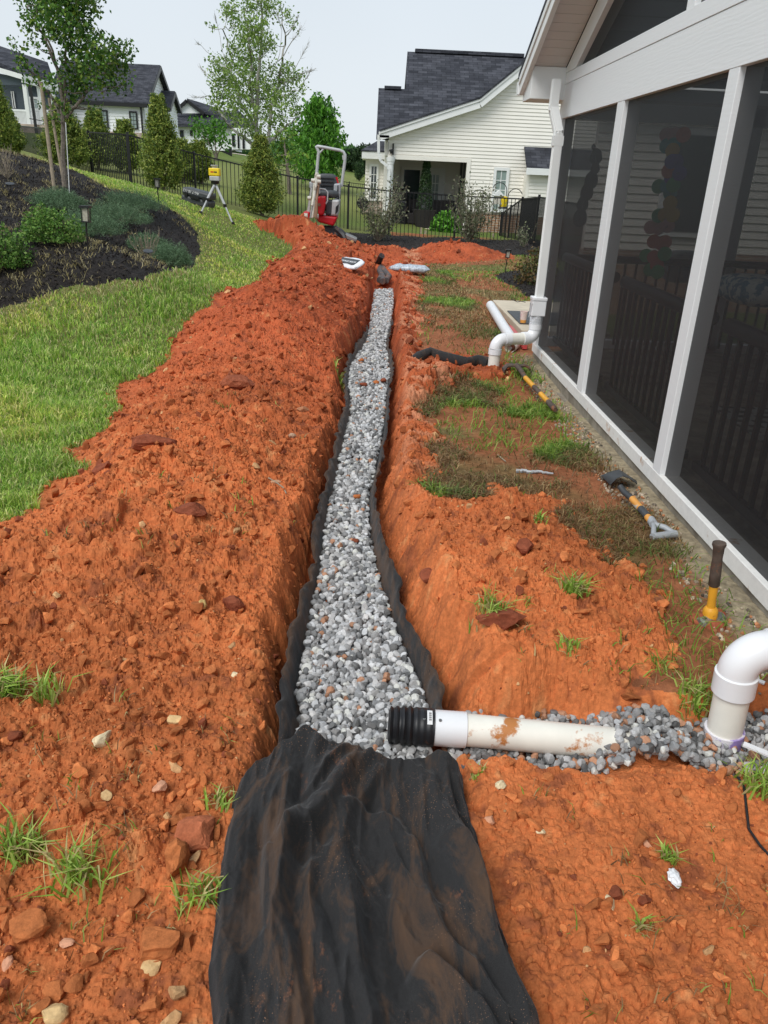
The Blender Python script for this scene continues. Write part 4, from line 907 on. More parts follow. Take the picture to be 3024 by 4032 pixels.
# ------------------------------------------------------------------ tools
def hz(q, dz=0.03): p = az(r1(*q),dz); return p
# shovel
s_b = hz((610,400),.07); s_h = hz((700,475),.06); s_e = hz((830,630),.05); rt = empty('shovel',hz((720,500),.03),'spade with dark steel blade and yellow D-handle shaft lying by the footing','shovel')
bl = [hz((480,312),.02),hz((575,302),.02),hz((640,310),.02),hz((722,352),.02),hz((735,372),.02),hz((660,352),.05),hz((625,392),.05),hz((570,362),.06),hz((545,378),.03)]
P_ = [hz(q,0) for q in ((480,310),(600,300),(728,350),(735,374),(655,378),(612,392),(560,372),(520,378))]
# blade as curved grid between tip edge and shoulder edge
tip = [np.array(hz(q,.02)) for q in ((480,312),(540,300),(600,302),(660,322),(728,350))]; sh = [np.array(hz(q,.03)) for q in ((545,378),(585,372),(620,388),(665,372),(732,372))]
vs = []; nr_ = 8
for i in range(nr_+1):
    t = i/nr_
    for j in range(5):
        p = tip[j]*(1-t)+sh[j]*t; a = (j-2)/2; p = p+np.array([0,0,.05*(1-a*a)*(.35+.65*t)+.012*(abs(a) < .3)]); vs.append(p)
mb = MB().add(vs,[(i*5+j,i*5+j+1,(i+1)*5+j+1,(i+1)*5+j) for i in range(nr_) for j in range(4)]); o_ = mb.build('blade',M['darkgrey'],rt,True); mo = o_.modifiers.new('t','SOLIDIFY'); mo.thickness = .004
MB().tube([hz((612,385),.09),hz((640,425),.07),s_h],[.017,.017,.018],14).build('socket',M['darkgrey'],rt,True)
sf = MB().tube([s_h,hz((765,550),.055),s_e],.019,14).build('shaft',M['orangewood'],rt,True)
MB().tube([hz((760,545),.055),hz((808,602),.053)],.0197,14).build('label_band',M['labelgrey'],sf,True); MB().tube([hz((722,503),.055),hz((752,537),.055)],.0196,14).build('worn_band',M['cream'],sf,True)
g0 = hz((830,622),.05); ga = hz((848,742),.035); gb = hz((1000,722),.035); neck = hz((850,655),.05)
mb = MB().tube([g0,neck],.022,12).tube([neck,lerp(neck,ga,.5)+np.array([0,.0,.01]),ga],.013,10).tube([neck,lerp(neck,gb,.5)+np.array([0,0,.01]),gb],.015,10); mb.build('handle_yoke',M['greyplastic'],rt,True)
MB().tube([ga-(gb-ga)*.06,gb+(gb-ga)*.04],.019,14).build('grip',M['greyplastic'],rt,True)
# mattock
def h6(q, dz=.03): return az(c6(*q),dz)
rt = empty('mattock',h6((660,1370)),'muddy mattock with yellow banded handle lying beside the far fittings','mattock')
hd = [h6((445,1385),.03),h6((500,1325),.06),h6((570,1315),.07),h6((640,1335),.075),h6((740,1325),.07),h6((800,1350),.05),h6((815,1400),.02)]
wds = [.07,.055,.04,.035,.035,.05,.06]; vs = []
for p,wd_ in zip(hd,wds):
    for a,b in ((-1,-1),(1,-1),(1,1),(-1,1)): vs.append(p+np.array([0,a*wd_,b*.010]))
fs = [(i*4+k,i*4+(k+1)%4,(i+1)*4+(k+1)%4,(i+1)*4+k) for i in range(6) for k in range(4)]+[(0,1,2,3),(24,25,26,27)]
MB().add(vs,fs).build('head',M['rust'],rt,True,.004); hh = [h6(q,z_) for q,z_ in (((625,1320),.08),((690,1400),.06),((745,1490),.05))]
MB().tube(hh,[.024,.022,.02],14).build('dark_neck',M['rust'],rt,True)
MB().tube([h6((745,1490),.05),h6((860,1610),.045)],.021,14).build('yellow_sleeve',M['yellow'],rt,True)
MB().tube([h6((860,1610),.045),h6((950,1705),.042)],.0195,14).build('worn_shaft',M['rust'],rt,True)
MB().tube([h6((950,1705),.042),h6((1050,1810),.04)],.0205,14).build('yellow_sleeve',M['yellow'],rt,True)
MB().tube([h6((1050,1810),.04),h6((1120,1890),.038),h6((1150,1920),.035)],[.021,.024,.018],14).build('end_grip',M['rust'],rt,True)
# sledge hammer standing on its head
hb = az(r1(1250,1285),.03); htop = ay(r1(1316,785),hb[1]); up_ = htop-hb
rt = empty('sledge_hammer',hb,'hammer with dark grip and yellow handle standing upright on its clay-caked head','hammer')
P = lambda t: hb+up_*t
MB().tube([P(-.05),P(.05),P(.075),P(.10)],[.030,.030,.026,.02],16).build('yellow_collar',M['yellow'],rt,True)
MB().tube([P(.05),P(.2),P(.42)],[.018,.0165,.018],16).build('handle',M['yellow'],rt,True)
MB().tube([P(.40),P(.415),P(.6),P(.8),P(.93),P(.97),P(1.0)],[.018,.022,.0215,.0195,.022,.027,.026],16).build('grip',M['rust'],rt,True)
hm = MB().tube([hb+np.array([-.055,-.035,-.035]),hb+np.array([-.045,-.03,-.035]),hb+np.array([.055,.02,-.035]),hb+np.array([.065,.025,-.035])],[.026,.032,.032,.026],8); hm.build('head',M['steel'],rt,False)
v,f = rock(ICO2,rng,8); 
for i,(dx_,dy_) in enumerate(((-.05,.0),(.045,.05),(.0,-.05))):
    vv = v*(1+rng.normal(0,.06,(len(v),1)))*np.array([.048,.042,.03])+hb+np.array([dx_,dy_,-.03]); npmesh('mud_cake',vv,f,M['soil'],rt,True,np.tile(np.array([.34,.10,.05]),(len(v),1)))

# ------------------------------------------------------------------ screened porch
XW = 1.70; PY0, PY1 = -2.8, 7.83
FZ = .12
rt = empty('screened_porch',(XW,PY1,0),'white screened porch with black insect screens along the right side','porch')
MB().box((XW-.005,PY0,-.35),(XW+.28,PY1,.045)).build('foundation',M['concrete'],rt)
MB().box((XW-.045,PY0,-.35),(XW-.005,PY1+.03,-.045)).build('footing_ledge',M['concrete'],rt)
MB().box((XW+.28,PY0,-.1),(8.5,PY1-.05,FZ)).build('floor',M['concrete'],rt)
MB().box((XW-.02,PY0,.045),(XW+.10,PY1,.125)).build('sill',M['sillboard'],rt,False,.003)
posts = [(7.71,7.83),(5.845,6.005),(4.06,4.18),(2.33,2.45),(.60,.72),(-1.1,-.98),(-2.8,-2.68)]
for a,b in posts: MB().box((XW-.018,a,.125),(XW+.10,b,2.15)).build('post',M['board'],rt,False,.003)
for (a,_),(__,b) in zip(posts[:-1],posts[1:]): MB().add([(XW+.012,b+.001,.126),(XW+.012,a-.001,.126),(XW+.012,a-.001,2.149),(XW+.012,b+.001,2.149)],[(0,1,2,3)]).build('screen',M['screen'],rt)
MB().box((XW-.02,PY0,2.15),(XW+.10,PY1,2.42)).build('beam',M['board'],rt,False,.002)
MB().box((XW-.024,PY0,2.422),(XW+.10,7.80,2.51)).build('frieze_board',M['board'],rt,False,.002)
# gable with screen (roof pitch 5/12, apex at y=AY)
AY = 2.5; PIT = .435; rz_ = lambda y: 2.44+ (7.80-y)*PIT
gp = [(XW+.03,7.37,2.511),(XW+.03,AY,rz_(AY)-.11),(XW+.03,-2.37,2.511)]
MB().add([(XW+.012,7.37,2.511),(XW+.012,AY,2.511+(7.37-AY)*PIT),(XW+.012,-2.37,2.511)],[(0,1,2)]).build('gable_screen',M['screen'],rt)
MB().box((XW-.02,4.80,2.511),(XW+.09,4.92,2.511+(7.37-4.92)*PIT)).build('gable_post',M['board'],rt,False,.003)
for sgn in (1,-1):
    yy = (lambda y: y) if sgn > 0 else (lambda y: 2*AY-y)
    pts = [(XW-.03,yy(7.80),2.512),(XW-.03,yy(7.37),2.512),(XW-.03,yy(AY),2.512+(7.37-AY)*PIT),(XW-.03,yy(AY),2.512+(7.80-AY)*PIT)]
    MB().poly(pts,(.12,0,0)).build('rake_trim',M['board'],rt)
# roof with overhang, soffit, fascia, gutter
XO = 1.34; ye = 8.12; zr = lambda y: 2.512+(7.80-y)*PIT+.02
for sgn in (1,-1):
    yy = (lambda y: y) if sgn > 0 else (lambda y: 2*AY-y)
    prof = [(XO+.03,yy(ye),zr(ye)+.12),(XO+.03,yy(AY),zr(AY)+.12)]
    MB().poly([(XO-.015,yy(ye+.04),zr(ye+.04)+.115),(XO-.015,yy(AY),zr(AY)+.115),(XO-.015,yy(AY),zr(AY)+.155),(XO-.015,yy(ye+.04),zr(ye+.04)+.155)],(8.5,0,0)).build('roof',M['shingleY'],rt)
    # soffit planks running out from the wall
    y = 7.78; 
    mbs = MB(); L_ = 7.80-AY; n_ = int(L_/.10); 
    for i in range(n_):
        a = 7.80-i*L_/n_; b = 7.80-(i+1)*L_/n_+.006
        mbs.poly([(XO+.04,yy(a),zr(a)),(XO+.04,yy(b),zr(b)),(XO+.04,yy(b),zr(b)+.01),(XO+.04,yy(a),zr(a)+.01)],(XW-.03-XO-.04,0,0))
    mbs.build('soffit',M['soffit'],rt)
    MB().poly([(XO,yy(ye),zr(ye)-.04),(XO,yy(AY),zr(AY)-.04),(XO,yy(AY),zr(AY)+.112),(XO,yy(ye),zr(ye)+.112)],(.04,0,0)).build('fascia',M['white'],rt,False,.003)
    MB().poly([(XO-.012,yy(ye),zr(ye)+.05),(XO-.012,yy(AY),zr(AY)+.05),(XO-.012,yy(AY),zr(AY)+.112),(XO-.012,yy(ye),zr(ye)+.112)],(.011,0,0)).build('fascia_trim',M['white'],rt,False,.002)
# boxed eave return at the far corner
MB().poly([(XO+.04,7.74,2.30),(XO+.04,8.12,2.30),(XO+.04,8.12,zr(8.12)),(XO+.04,7.74,zr(7.74)-.004)],(XW+.1-XO-.04,0,0)).build('eave_return',M['white'],rt,False,.003)
MB().box((XW+.12,7.84,2.30),(8,8.12,2.34)).build('eave_soffit',M['soffit'],rt)
rg = empty('gutter',(XO,8.16,2.42),'white gutter end on the far eave of the porch roof','gutter')
MB().poly([(XO-.01,8.125,2.36),(XO-.01,8.20,2.36),(XO-.01,8.235,2.41),(XO-.01,8.235,2.47),(XO-.01,8.125,2.47)],(6.5,0,0)).build('trough',M['white'],rg,False,.004)
# near wall interior: railing behind the screens
for k_,((a,_),(__,b)) in enumerate(zip(posts[:-1],posts[1:])):
    rl = empty('porch_railing',(XW+.16,(a+b)/2,FZ),['black railing behind the farthest screen bay','black railing behind the middle screen bay','black railing behind the nearest screen bay in view','black railing in the fourth bay from the far corner','black railing in the fifth bay from the far corner','black railing in the last bay'][k_],'railing','black railings inside the porch screens')
    MB().tube([(XW+.17,b+.05,.98),(XW+.17,a-.05,.98)],.042,12).build('hand_rail',M['black'],rl,True); MB().box((XW+.145,b+.02,.18),(XW+.185,a-.02,.23)).build('bottom_rail',M['black'],rl)
    n_ = 13; mb = MB()
    for i in range(n_): yb_ = b+.10+(a-b-.2)*i/(n_-1); mb.box((XW+.155,yb_-.011,.231),(XW+.178,yb_+.011,.95))
    mb.build('balusters',M['black'],rl)
# inner shell
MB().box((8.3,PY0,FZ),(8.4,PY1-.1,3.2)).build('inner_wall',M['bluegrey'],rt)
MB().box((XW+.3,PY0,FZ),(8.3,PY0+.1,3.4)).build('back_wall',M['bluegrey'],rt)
for x_ in (3.35,5.0,6.7,8.2): MB().box((x_,7.70,FZ),(x_+.16,7.82,2.3)).build('post',M['board'],rt)
MB().box((XW+.10,7.70,2.15),(8.3,7.82,2.30)).build('beam',M['board'],rt); MB().box((XW+.10,7.70,FZ),(8.3,7.82,.2)).build('sill',M['board'],rt)
MB().add([(XW+.12,7.755,.201),(8.2,7.755,.201),(8.2,7.755,2.149),(XW+.12,7.755,2.149)],[(0,1,2,3)]).build('screen',M['screen'],rt)
mb = MB().tube([(XW+.2,7.6,.98),(6.6,7.6,.98)],.035,10); 
for i in range(46): mb.box((XW+.3+i*.105,7.59,.18),(XW+.32+i*.105,7.61,.95))
o_ = mb.build('porch_railing',M['black']); tag(o_,'black railing along the far end wall inside the porch','railing')
tag(MB().box((2.6,-1,.122),(5.6,5.6,.13)).build('outdoor_rug',brick_mat('patterned rug',(.07,.08,.08),(.13,.14,.14),(.32,.34,.33),'x',1,.16,.12,.03,1)),'dark rug with pale geometric pattern on the porch floor','rug')
rgm = bpy.data.materials['patterned rug']; _rn = rgm.node_tree
for l in list(_rn.links):
    if l.from_node.type == 'SEPXYZ' and l.from_socket.name == 'Z': s_ = l.from_node; t_ = l.to_socket; _rn.links.remove(l); _rn.links.new(s_.outputs['Y'],t_)
# sofa, pillows, grill, plants, garlands inside
sf = empty('sofa',(4.2,6.2,FZ),'dark outdoor sofa behind the middle porch screen','sofa')
MB().box((3.7,5.9,.2),(6.2,6.7,.48)).build('seat',M['brown'],sf,False,.03); MB().box((3.7,6.6,.4),(6.2,6.8,.95)).build('backrest',M['brown'],sf,False,.03); MB().box((3.6,5.85,.2),(3.72,6.8,.68)).build('armrest',M['brown'],sf,False,.02)
def pillow(p, s, label, rz=0):
    v,f = ICO3; v = v.copy(); v = np.sign(v)*np.abs(v)**.6; v = v*np.array(s); ca,sa = math.cos(rz),math.sin(rz); v = v@np.array([[ca,sa,0],[-sa,ca,0],[0,0,1]])+np.array(p)
    tag(npmesh('pillow',v,f,M['cloth_blue'],None,True),label,'pillow')
pillow(ax(c4(1105,1700),3.2),(.2,.12,.16),'round blue and white pillow seen through the middle screen',.4)
pillow(ax(c4(1590,1850),2.75),(.22,.3,.10),'long blue and white patterned pillow seen through the nearest screen',.1)
gb_ = ax(c4(800,1560),4.6); rt2 = empty('grill',gb_-np.array([0,0,.6]),'dark covered grill seen through the middle screen','grill')
MB().box(gb_+[-.35,-.25,-.9],gb_+[.35,.25,-.05]).build('cabinet',M['darkgrey'],rt2,False,.03); MB().tube([gb_+[-.38,0,.0],gb_+[.38,0,.0]],.24,16).build('lid',M['darkgrey'],rt2,True)
def disc_garland(name, items, label, cat='garland', xs_=2.35, cols=None):
    rt3 = empty(name,ax(c4(*items[0][:2]),xs_),label,cat); mb = MB().tube([ax(c4(a,b),xs_+.002) for a,b,_,_c in items],.002,5); mb.build('string',M['black'],rt3)
    for a,b,r_,c_ in items:
        p = ax(c4(a,b),xs_+rng.uniform(-.03,.03)); n_ = 20; pts = [(p[0]+r_*math.cos(t)*.88,p[1]-r_*math.cos(t)*.45,p[2]+r_*math.sin(t)*(1.0 if name != 'drop_garland' or math.sin(t) < 0 else 1.5)) for t in np.linspace(0,2*math.pi,n_,False)]
        MB().poly(pts,(.001,.002,0)).build('petal_disc' if name != 'drop_garland' else 'drop',cols[c_],rt3)
pm = {k_:mat('tinted disc '+k_,c_,.5,0,.05) for k_,c_ in dict(pink=(.55,.28,.28),teal=(.03,.3,.3),green=(.05,.32,.12),ochre=(.5,.33,.05),violet=(.1,.08,.35),red=(.5,.12,.08),dark=(.012,.012,.015)).items()}
disc_garland('drop_garland',[(546,940,.02,'dark'),(560,1010,.055,'dark'),(556,1080,.04,'dark'),(530,1160,.06,'dark'),(502,1235,.06,'dark'),(475,1310,.055,'dark'),(458,1400,.065,'dark')],'string of dark teardrop shapes hanging behind the farthest screen','garland',1.95,pm)
it = []
for (a,b,c_) in ((1010,860,'pink'),(1060,860,'pink'),(1120,860,'red'),(1010,930,'teal'),(1055,925,'teal'),(1050,960,'ochre'),(1045,1030,'violet'),(1075,1030,'violet'),(1025,1090,'red'),(1095,1105,'violet'),(1040,1130,'violet'),(960,1190,'green'),(1015,1185,'teal'),(1055,1180,'green'),(1035,1230,'teal'),(1035,1295,'ochre'),(960,1375,'green'),(1000,1370,'ochre'),(1050,1370,'ochre'),(910,1450,'pink'),(960,1455,'pink'),(1020,1440,'pink'),(930,1540,'red'),(985,1560,'red'),(1000,1545,'red'),(880,1630,'green'),(930,1640,'red'),(1000,1620,'green'),(950,1690,'red'),(905,1720,'green'),(955,1735,'green')): it.append((a,b,.055,c_))
disc_garland('disc_garland',it,'long hanging garland of coloured discs behind the middle screen','garland',2.35,pm)

wg = empty('house_wing',(3.0,11.4,0),'cream sided wall seen dimly through the porch screens','house wall')
MB().box((3.02,11.42,.75),(9,11.6,2.75)).build('core',M['siding'],wg); mb = MB()
for i in range(18): z_ = .80+i*.105; mb.add([(3.0,11.395,z_),(9,11.395,z_),(9,11.415,z_+.105),(3.0,11.415,z_+.105)],[(0,1,2,3)]); mb.add([(3.0,11.395,z_),(9,11.395,z_),(9,11.425,z_),(3.0,11.425,z_)],[(0,3,2,1)])
mb.build('siding',M['siding'],wg); MB().box((3.0,11.38,-.2),(9,11.6,.78)).build('brick_base',M['brick'],wg); MB().box((2.75,11.0,2.70),(9.3,11.8,2.85)).build('eave',M['white'],wg)
MB().box((3.95,11.34,1.0),(4.75,11.39,2.35)).build('window_frame',M['white'],wg); MB().box((4.02,11.33,1.07),(4.68,11.338,2.28)).build('window_pane',M['glass'],wg)

# ------------------------------------------------------------------ foliage helpers
def leaves(P, size, pal, r=rng, aspect=.6, droop=.0, fan=False):
    """many small bent leaves: P (n,3)"""
    n = len(P); Rm = randrot(n,r); s = size*r.uniform(.6,1.25,n)
    q = np.array([(-.5,0,0),(0,-aspect*.5,.06),(.5,0,0),(0,aspect*.5,.06)])
    v = q[None]*s[:,None,None]; v = np.einsum('nij,nkj->nki',Rm,v); v[:,:,2] -= droop*s[:,None]*np.array([0,.2,1,.2]); v = v+P[:,None,:]
    i = np.arange(n)[:,None]*4; f = (i+np.array([0,1,2,3])).reshape(-1,4)
    c = pick(pal,n); return v.reshape(-1,3),f,np.repeat(c,4,0)
def in_ball(n, r=rng, surf=.5):
    d = r.normal(size=(n,3)); d /= np.linalg.norm(d,axis=1)[:,None]; return d*(r.random(n)**surf)[:,None]
PAL_MAPLE = np.array([[.055,.14,.022],[.09,.20,.03],[.14,.27,.045],[.04,.10,.02],[.20,.29,.04]])
PAL_BIRCH = np.array([[.18,.29,.06],[.25,.37,.08],[.13,.23,.045],[.31,.42,.12]])
PAL_DENSE = np.array([[.07,.21,.018],[.11,.30,.03],[.045,.14,.014],[.17,.38,.045]])
PAL_ARB = np.array([[.15,.22,.04],[.25,.33,.06],[.09,.15,.03],[.38,.42,.09]])
PAL_DARK = np.array([[.02,.045,.018],[.035,.07,.025],[.05,.09,.03]])
def branch(mb, a, b, r0, r1_, wob=.08, n=6, seg=6):
    a = np.array(a,float); b = np.array(b,float); L_ = np.linalg.norm(b-a); pts = []
    for i in range(n+1):
        t = i/n; p = a*(1-t)+b*t+np.array([0,0,1])*(-.12*L_*math.sin(math.pi*t))*(.6)+rng.normal(0,wob*L_*.25,3)*(0 < i < n); pts.append(p)
    mb.tube(pts,[r0+(r1_-r0)*i/n for i in range(n+1)],seg,False); return pts
DM = 9.
def blob_tree(name, label, cf, y, trunks, blobs, leaf, dens, pal, cat='tree', group=None, depth=.8, bark='bark', tr=.05, bare=(), zb=None, clump=5, droop=.2, bareR=.008, aspect=.6, base_at=None):
    """trunks: list of pixel polylines (first = main); blobs (px,py,r_px[,density])"""
    px2m = y/FPX*(1/1.0); cs = abs(cf(1,0)[0]-cf(0,0)[0])
    T = [[ay(cf(*q),y) for q in tl] for tl in trunks]
    b0_ = T[0][0].copy(); b0_[2] = gz1(b0_[0],b0_[1]) if abs(b0_[0]) < 12 and y < 24 else float(base(b0_[0],b0_[1])); T[0][0] = b0_-np.array([0,0,.03])
    rt = empty(name,b0_,label,cat,group); mb = MB(); tp = []
    for k_,tl in enumerate(T):
        n_ = len(tl); r0 = tr*(1 if k_ == 0 else .6); P = []
        for a,b in zip(tl[:-1],tl[1:]):
            for s in range(6): P.append(a+(b-a)*s/6)
        P.append(tl[-1]); P = [p+rng.normal(0,tr*.12,3) for p in P]
        if k_: 
            for i,p in enumerate(P): p[1] += (i/len(P))*rng.uniform(-1,1)*depth*.5
        mb.tube(P,[r0*(1-.8*i/len(P)) for i in range(len(P))],8,False); tp += [(p,r0*(1-.8*i/len(P))) for i,p in enumerate(P)]
    TP = np.array([p for p,_ in tp]); TR = [r_ for _,r_ in tp]; Ls = []
    for bl in blobs:
        d_ = bl[3] if len(bl) > 3 else 1.; c = ay(cf(bl[0],bl[1]),y+rng.uniform(-1,1)*depth); rm = bl[2]*cs*px2m
        cand = np.where(TP[:,2] < c[2]-.15*rm)[0]; cand = cand if len(cand) else np.arange(len(TP))
        j = cand[np.argmin(np.linalg.norm(TP[cand]-c,axis=1)+.25*(c[2]-TP[cand,2]))]
        P = branch(mb,TP[j],c,max(TR[j]*.5,tr*.10),tr*.05)
        n_ = max(12,int(dens*DM*d_*(rm/leaf)**2)); ncl = max(3,n_//clump)
        cc = c+in_ball(ncl,surf=.45)*np.array([rm,min(rm,depth*.8)+.01,rm]); 
        for q in cc[:max(3,ncl//6)]: branch(mb,P[rng.integers(3,7)],q,tr*.07,tr*.02,.1,3,4)
        Ls.append(np.repeat(cc,clump,0)+rng.normal(0,leaf*.9,(ncl*clump,3)))
    for pl in bare:
        W_ = [ay(cf(*q),y+rng.uniform(-.3,.3)*depth) for q in pl]
        for a,b,i in zip(W_[:-1],W_[1:],range(99)): branch(mb,a,b,bareR*(1-.25*i),bareR*(.75-.25*i) if i < 3 else bareR*.15,.05,4,4)
        for _ in range(14):
            a = W_[-1]*(t_ := rng.random()*.8)+W_[-2]*(1-t_); b = a+(W_[-1]-W_[-2])*rng.uniform(.2,.5)+rng.normal(0,.12*np.linalg.norm(W_[-1]-W_[-2]),3); branch(mb,a,b,bareR*.35,bareR*.12,.05,3,3)
    mb.build('trunk',M[bark],rt,True)
    P = np.concatenate(Ls); v,f,c = leaves(P,leaf,pal,droop=droop,aspect=aspect)
    npmesh('crown',v,f,M['leaf'],rt,False,c); return rt
def arborvitae(label, cf, cx, ytop, ybot, rx, y, n=5200, group='evergreen columns along the fence', leaf=.07, pal=PAL_ARB, taper=.75):
    b_ = ay(cf(cx,ybot),y); t_ = ay(cf(cx,ytop),y); zg = float(base(b_[0],y)); H_ = t_[2]-zg; Rr = .98*rx*abs(cf(1,0)[0]-cf(0,0)[0])*y/FPX; n = int(n*.72)
    rt = empty('evergreen_shrub',(b_[0],y,zg),label,'shrub',group)
    mb = MB().tube([(b_[0],y,zg-.02),(b_[0],y,zg+H_*.9)],[.05,.012],7)
    h = rng.random(n)**.85; prof = np.minimum(1,(1-h)**.75*1.15)*(.62+.38*ss(0,.2,h))*(1-.3*ss(.7,.95,h)); an = rng.uniform(0,2*np.pi,n)
    lump = .50+.45*vnoise(an*2.2+cx,h*7,7)+.45*vnoise(an*5+cx,h*19,9)
    rr_ = Rr*prof*lump*rng.random(n)**.28*(1+.45*rng.random(n)**4); P = np.stack([b_[0]+rr_*np.cos(an),y+rr_*np.sin(an)*.9,zg+.05+h*H_*(1+.06*(vnoise(an*3,h*0+cx,4)-.5)*(h > .8))],1)
    kk = (vnoise(an*2.6+cx,h*13,17) > .30)|(rng.random(n) < .2); P = P[kk]; an = an[kk]; n = len(P)
    L = []; cl = 4; k_ = np.repeat(np.arange(n),cl); D_ = np.stack([np.cos(an),np.sin(an),np.full(n,1.3)],1)[k_]; PP = P[k_]+D_*(rng.random(len(k_))*leaf*1.5)[:,None]+rng.normal(0,leaf*.25,(len(k_),3))
    v,f,c = leaves(PP,leaf,pal,aspect=.38); 
    npmesh('crown',v,f,M['leaf'],rt,False,c)
    for _ in range(30):
        a = rng.uniform(0,6.28); hh = rng.uniform(.1,.85)*H_; mb.tube([(b_[0],y,zg+hh),(b_[0]+Rr*.6*math.cos(a),y+Rr*.5*math.sin(a),zg+hh+.25)],[.012,.004],4,False)
    mb.build('trunk',M['bark'],rt,True); return rt
def low_shrub(label, q, rx, rz, y, n, leaf, pal, cat='shrub', flat=.6, spiky=False, nm='shrub', cf=lambda a,b:(a,b), group=None):
    c = ay(cf(*q),y); zg = gz1(c[0],y) if y < 22 else float(base(c[0],y)); rt = empty(nm,(c[0],y,zg),label,cat,group)
    P = in_ball(n,surf=.30)*np.array([rx,rx*.85,rz]); P[:,2] = np.abs(P[:,2]); lu = .75+.5*vnoise(P[:,0]*7/rx+q[0],P[:,1]*5/rx+P[:,2]*4/rz,3); P = P*lu[:,None]; P = P+np.array([c[0],y,zg+.01])
    if spiky:
        k_ = np.repeat(np.arange(n),6); Dd = (P-np.array([c[0],y,zg-.1])); Dd /= np.linalg.norm(Dd,axis=1)[:,None]; Dd[:,2] += .25
        t_ = np.tile(np.linspace(0,1,6),n); PP = P[k_]+Dd[k_]*(t_*leaf*2.2)[:,None]+rng.normal(0,leaf*.22,(len(k_),3)); v,f,cc = leaves(PP,leaf*.8,pal,aspect=.22)
    else: v,f,cc = leaves(P,leaf,pal,aspect=.65)
    npmesh('foliage',v,f,M['leaf'],rt,False,cc); mb = MB()
    for _ in range(16): a = rng.uniform(0,6.28); mb.tube([(c[0],y,zg-.02),(c[0]+rx*.7*math.cos(a),y+rx*.6*math.sin(a),zg+rz*rng.uniform(.3,.7))],[.012,.003],4,False)
    mb.build('stem',M['bark'],rt,True); return rt

# ------------------------------------------------------------------ lap siding
def clip(poly, z, keep_above):
    out = []
    for i in range(len(poly)):
        a = poly[i]; b = poly[(i+1)%len(poly)]; ia = (a[1] >= z) == keep_above or a[1] == z; ib = (b[1] >= z) == keep_above or b[1] == z
        if ia: out.append(a)
        if ia != ib and b[1] != a[1]: t = (z-a[1])/(b[1]-a[1]); out.append((a[0]+t*(b[0]-a[0]),z))
    return out
def lap(polys, at, course, name, mt, parent, axis='y', sgn=-1, z0=-3., lapd=.02):
    mb = MB()
    def P(u,z,d): return (u,at+sgn*d,z) if axis == 'y' else (at+sgn*d,u,z)
    for pl in polys:
        zmin = min(p[1] for p in pl); zmax = max(p[1] for p in pl); k_ = int(math.floor((zmin-z0)/course))
        while z0+k_*course < zmax:
            a = z0+k_*course; b = a+course; q = clip(clip([tuple(p) for p in pl],a,True),b,False)
            if len(q) >= 3 and max(p[1] for p in q)-min(p[1] for p in q) > .004:
                vs = [P(u,z,.004+lapd*(1-(z-a)/course)) for u,z in q]; mb.add(vs,[tuple(range(len(vs)))])
                lo = [p for p in q if abs(p[1]-a) < 1e-6]
                if len(lo) >= 2: u0,u1 = min(p[0] for p in lo),max(p[0] for p in lo); mb.add([P(u0,a,.002),P(u1,a,.002),P(u1,a,.004+lapd),P(u0,a,.004+lapd)],[(0,1,2,3)])
            k_ += 1
    return mb.build(name,M[mt],parent)
def window(x0,x1,z0,z1,y,parent,frame='white',glass='glass',fw=.07,grid=(2,4),dy=.06,nm='window'):
    mb = MB(); mb.box((x0,y-dy,z0),(x0+fw,y,z1)).box((x1-fw,y-dy,z0),(x1,y,z1)).box((x0+fw,y-dy,z1-fw),(x1-fw,y,z1)).box((x0+fw,y-dy,z0),(x1-fw,y,z0+fw))
    wo = mb.build(nm,M[frame],parent); MB().box((x0+fw,y-dy*.5,z0+fw),(x1-fw,y-dy*.4,z1-fw)).build('pane',M[glass],wo)
    mb = MB(); nx_,nz_ = grid; t = .022
    for i in range(1,nx_): x = x0+fw+(x1-x0-2*fw)*i/nx_; mb.box((x-t/2,y-dy*.62,z0+fw),(x+t/2,y-dy*.5-.001,z1-fw))
    for i in range(1,nz_): z = z0+fw+(z1-z0-2*fw)*i/nz_; mb.box((x0+fw,y-dy*.66,z-t/2),(x1-fw,y-dy*.625,z+t/2))
    if mb.v: mb.build('muntins',M[frame],wo)
    return wo

# ------------------------------------------------------------------ neighbour house
HY = 27.0
nb = empty('house',ay(c3(600,1660),HY),'large cream-sided house with dark shingle roof and covered patio beyond the black fence','house')
Np = lambda q,y=HY: ay(c3(*q),y)
xl_ = Np((268,1060))[0]; zb = Np((600,1072))[2]; xj = Np((938,1080))[0]; R0 = Np((262,890)); R1_ = Np((1010,642)); R2 = Np((1470,268))
sl2 = (R2[2]-R1_[2])/(R2[0]-R1_[0]); xap = R2[0]+1.2; zap = R1_[2]+(xap-R1_[0])*sl2; xr = 2*xap-R1_[0]; zg_ = -.2; zbr = Np((1000,1537))[2]
lap([[(xl_,zb),(R1_[0],zb),(R1_[0],R1_[2]),(xl_,R0[2])],[(R1_[0],zb),(xr,zb),(xr,R1_[2]),(xap,zap),(R1_[0],R1_[2])],[(xj,zbr),(xr,zbr),(xr,zb),(xj,zb)]],HY,.105*1.0,'wall','siding',nb)
MB().box((xj,HY-.03,zg_),(xr,HY+.2,zbr)).build('brick_base',M['brick'],nb); MB().box((xj,HY-.05,zbr),(xr,HY-.031,zbr+.05)).build('brick_cap',M['concrete'],nb)
MB().box((xj-.1,HY-.045,zg_+.2),(xj+.02,HY+.1,zb)).build('corner_trim',M['siding'],nb); MB().box((xl_-.02,HY-.045,zb-.12),(xj-.1,HY+.1,zb)).build('porch_beam',M['siding'],nb)
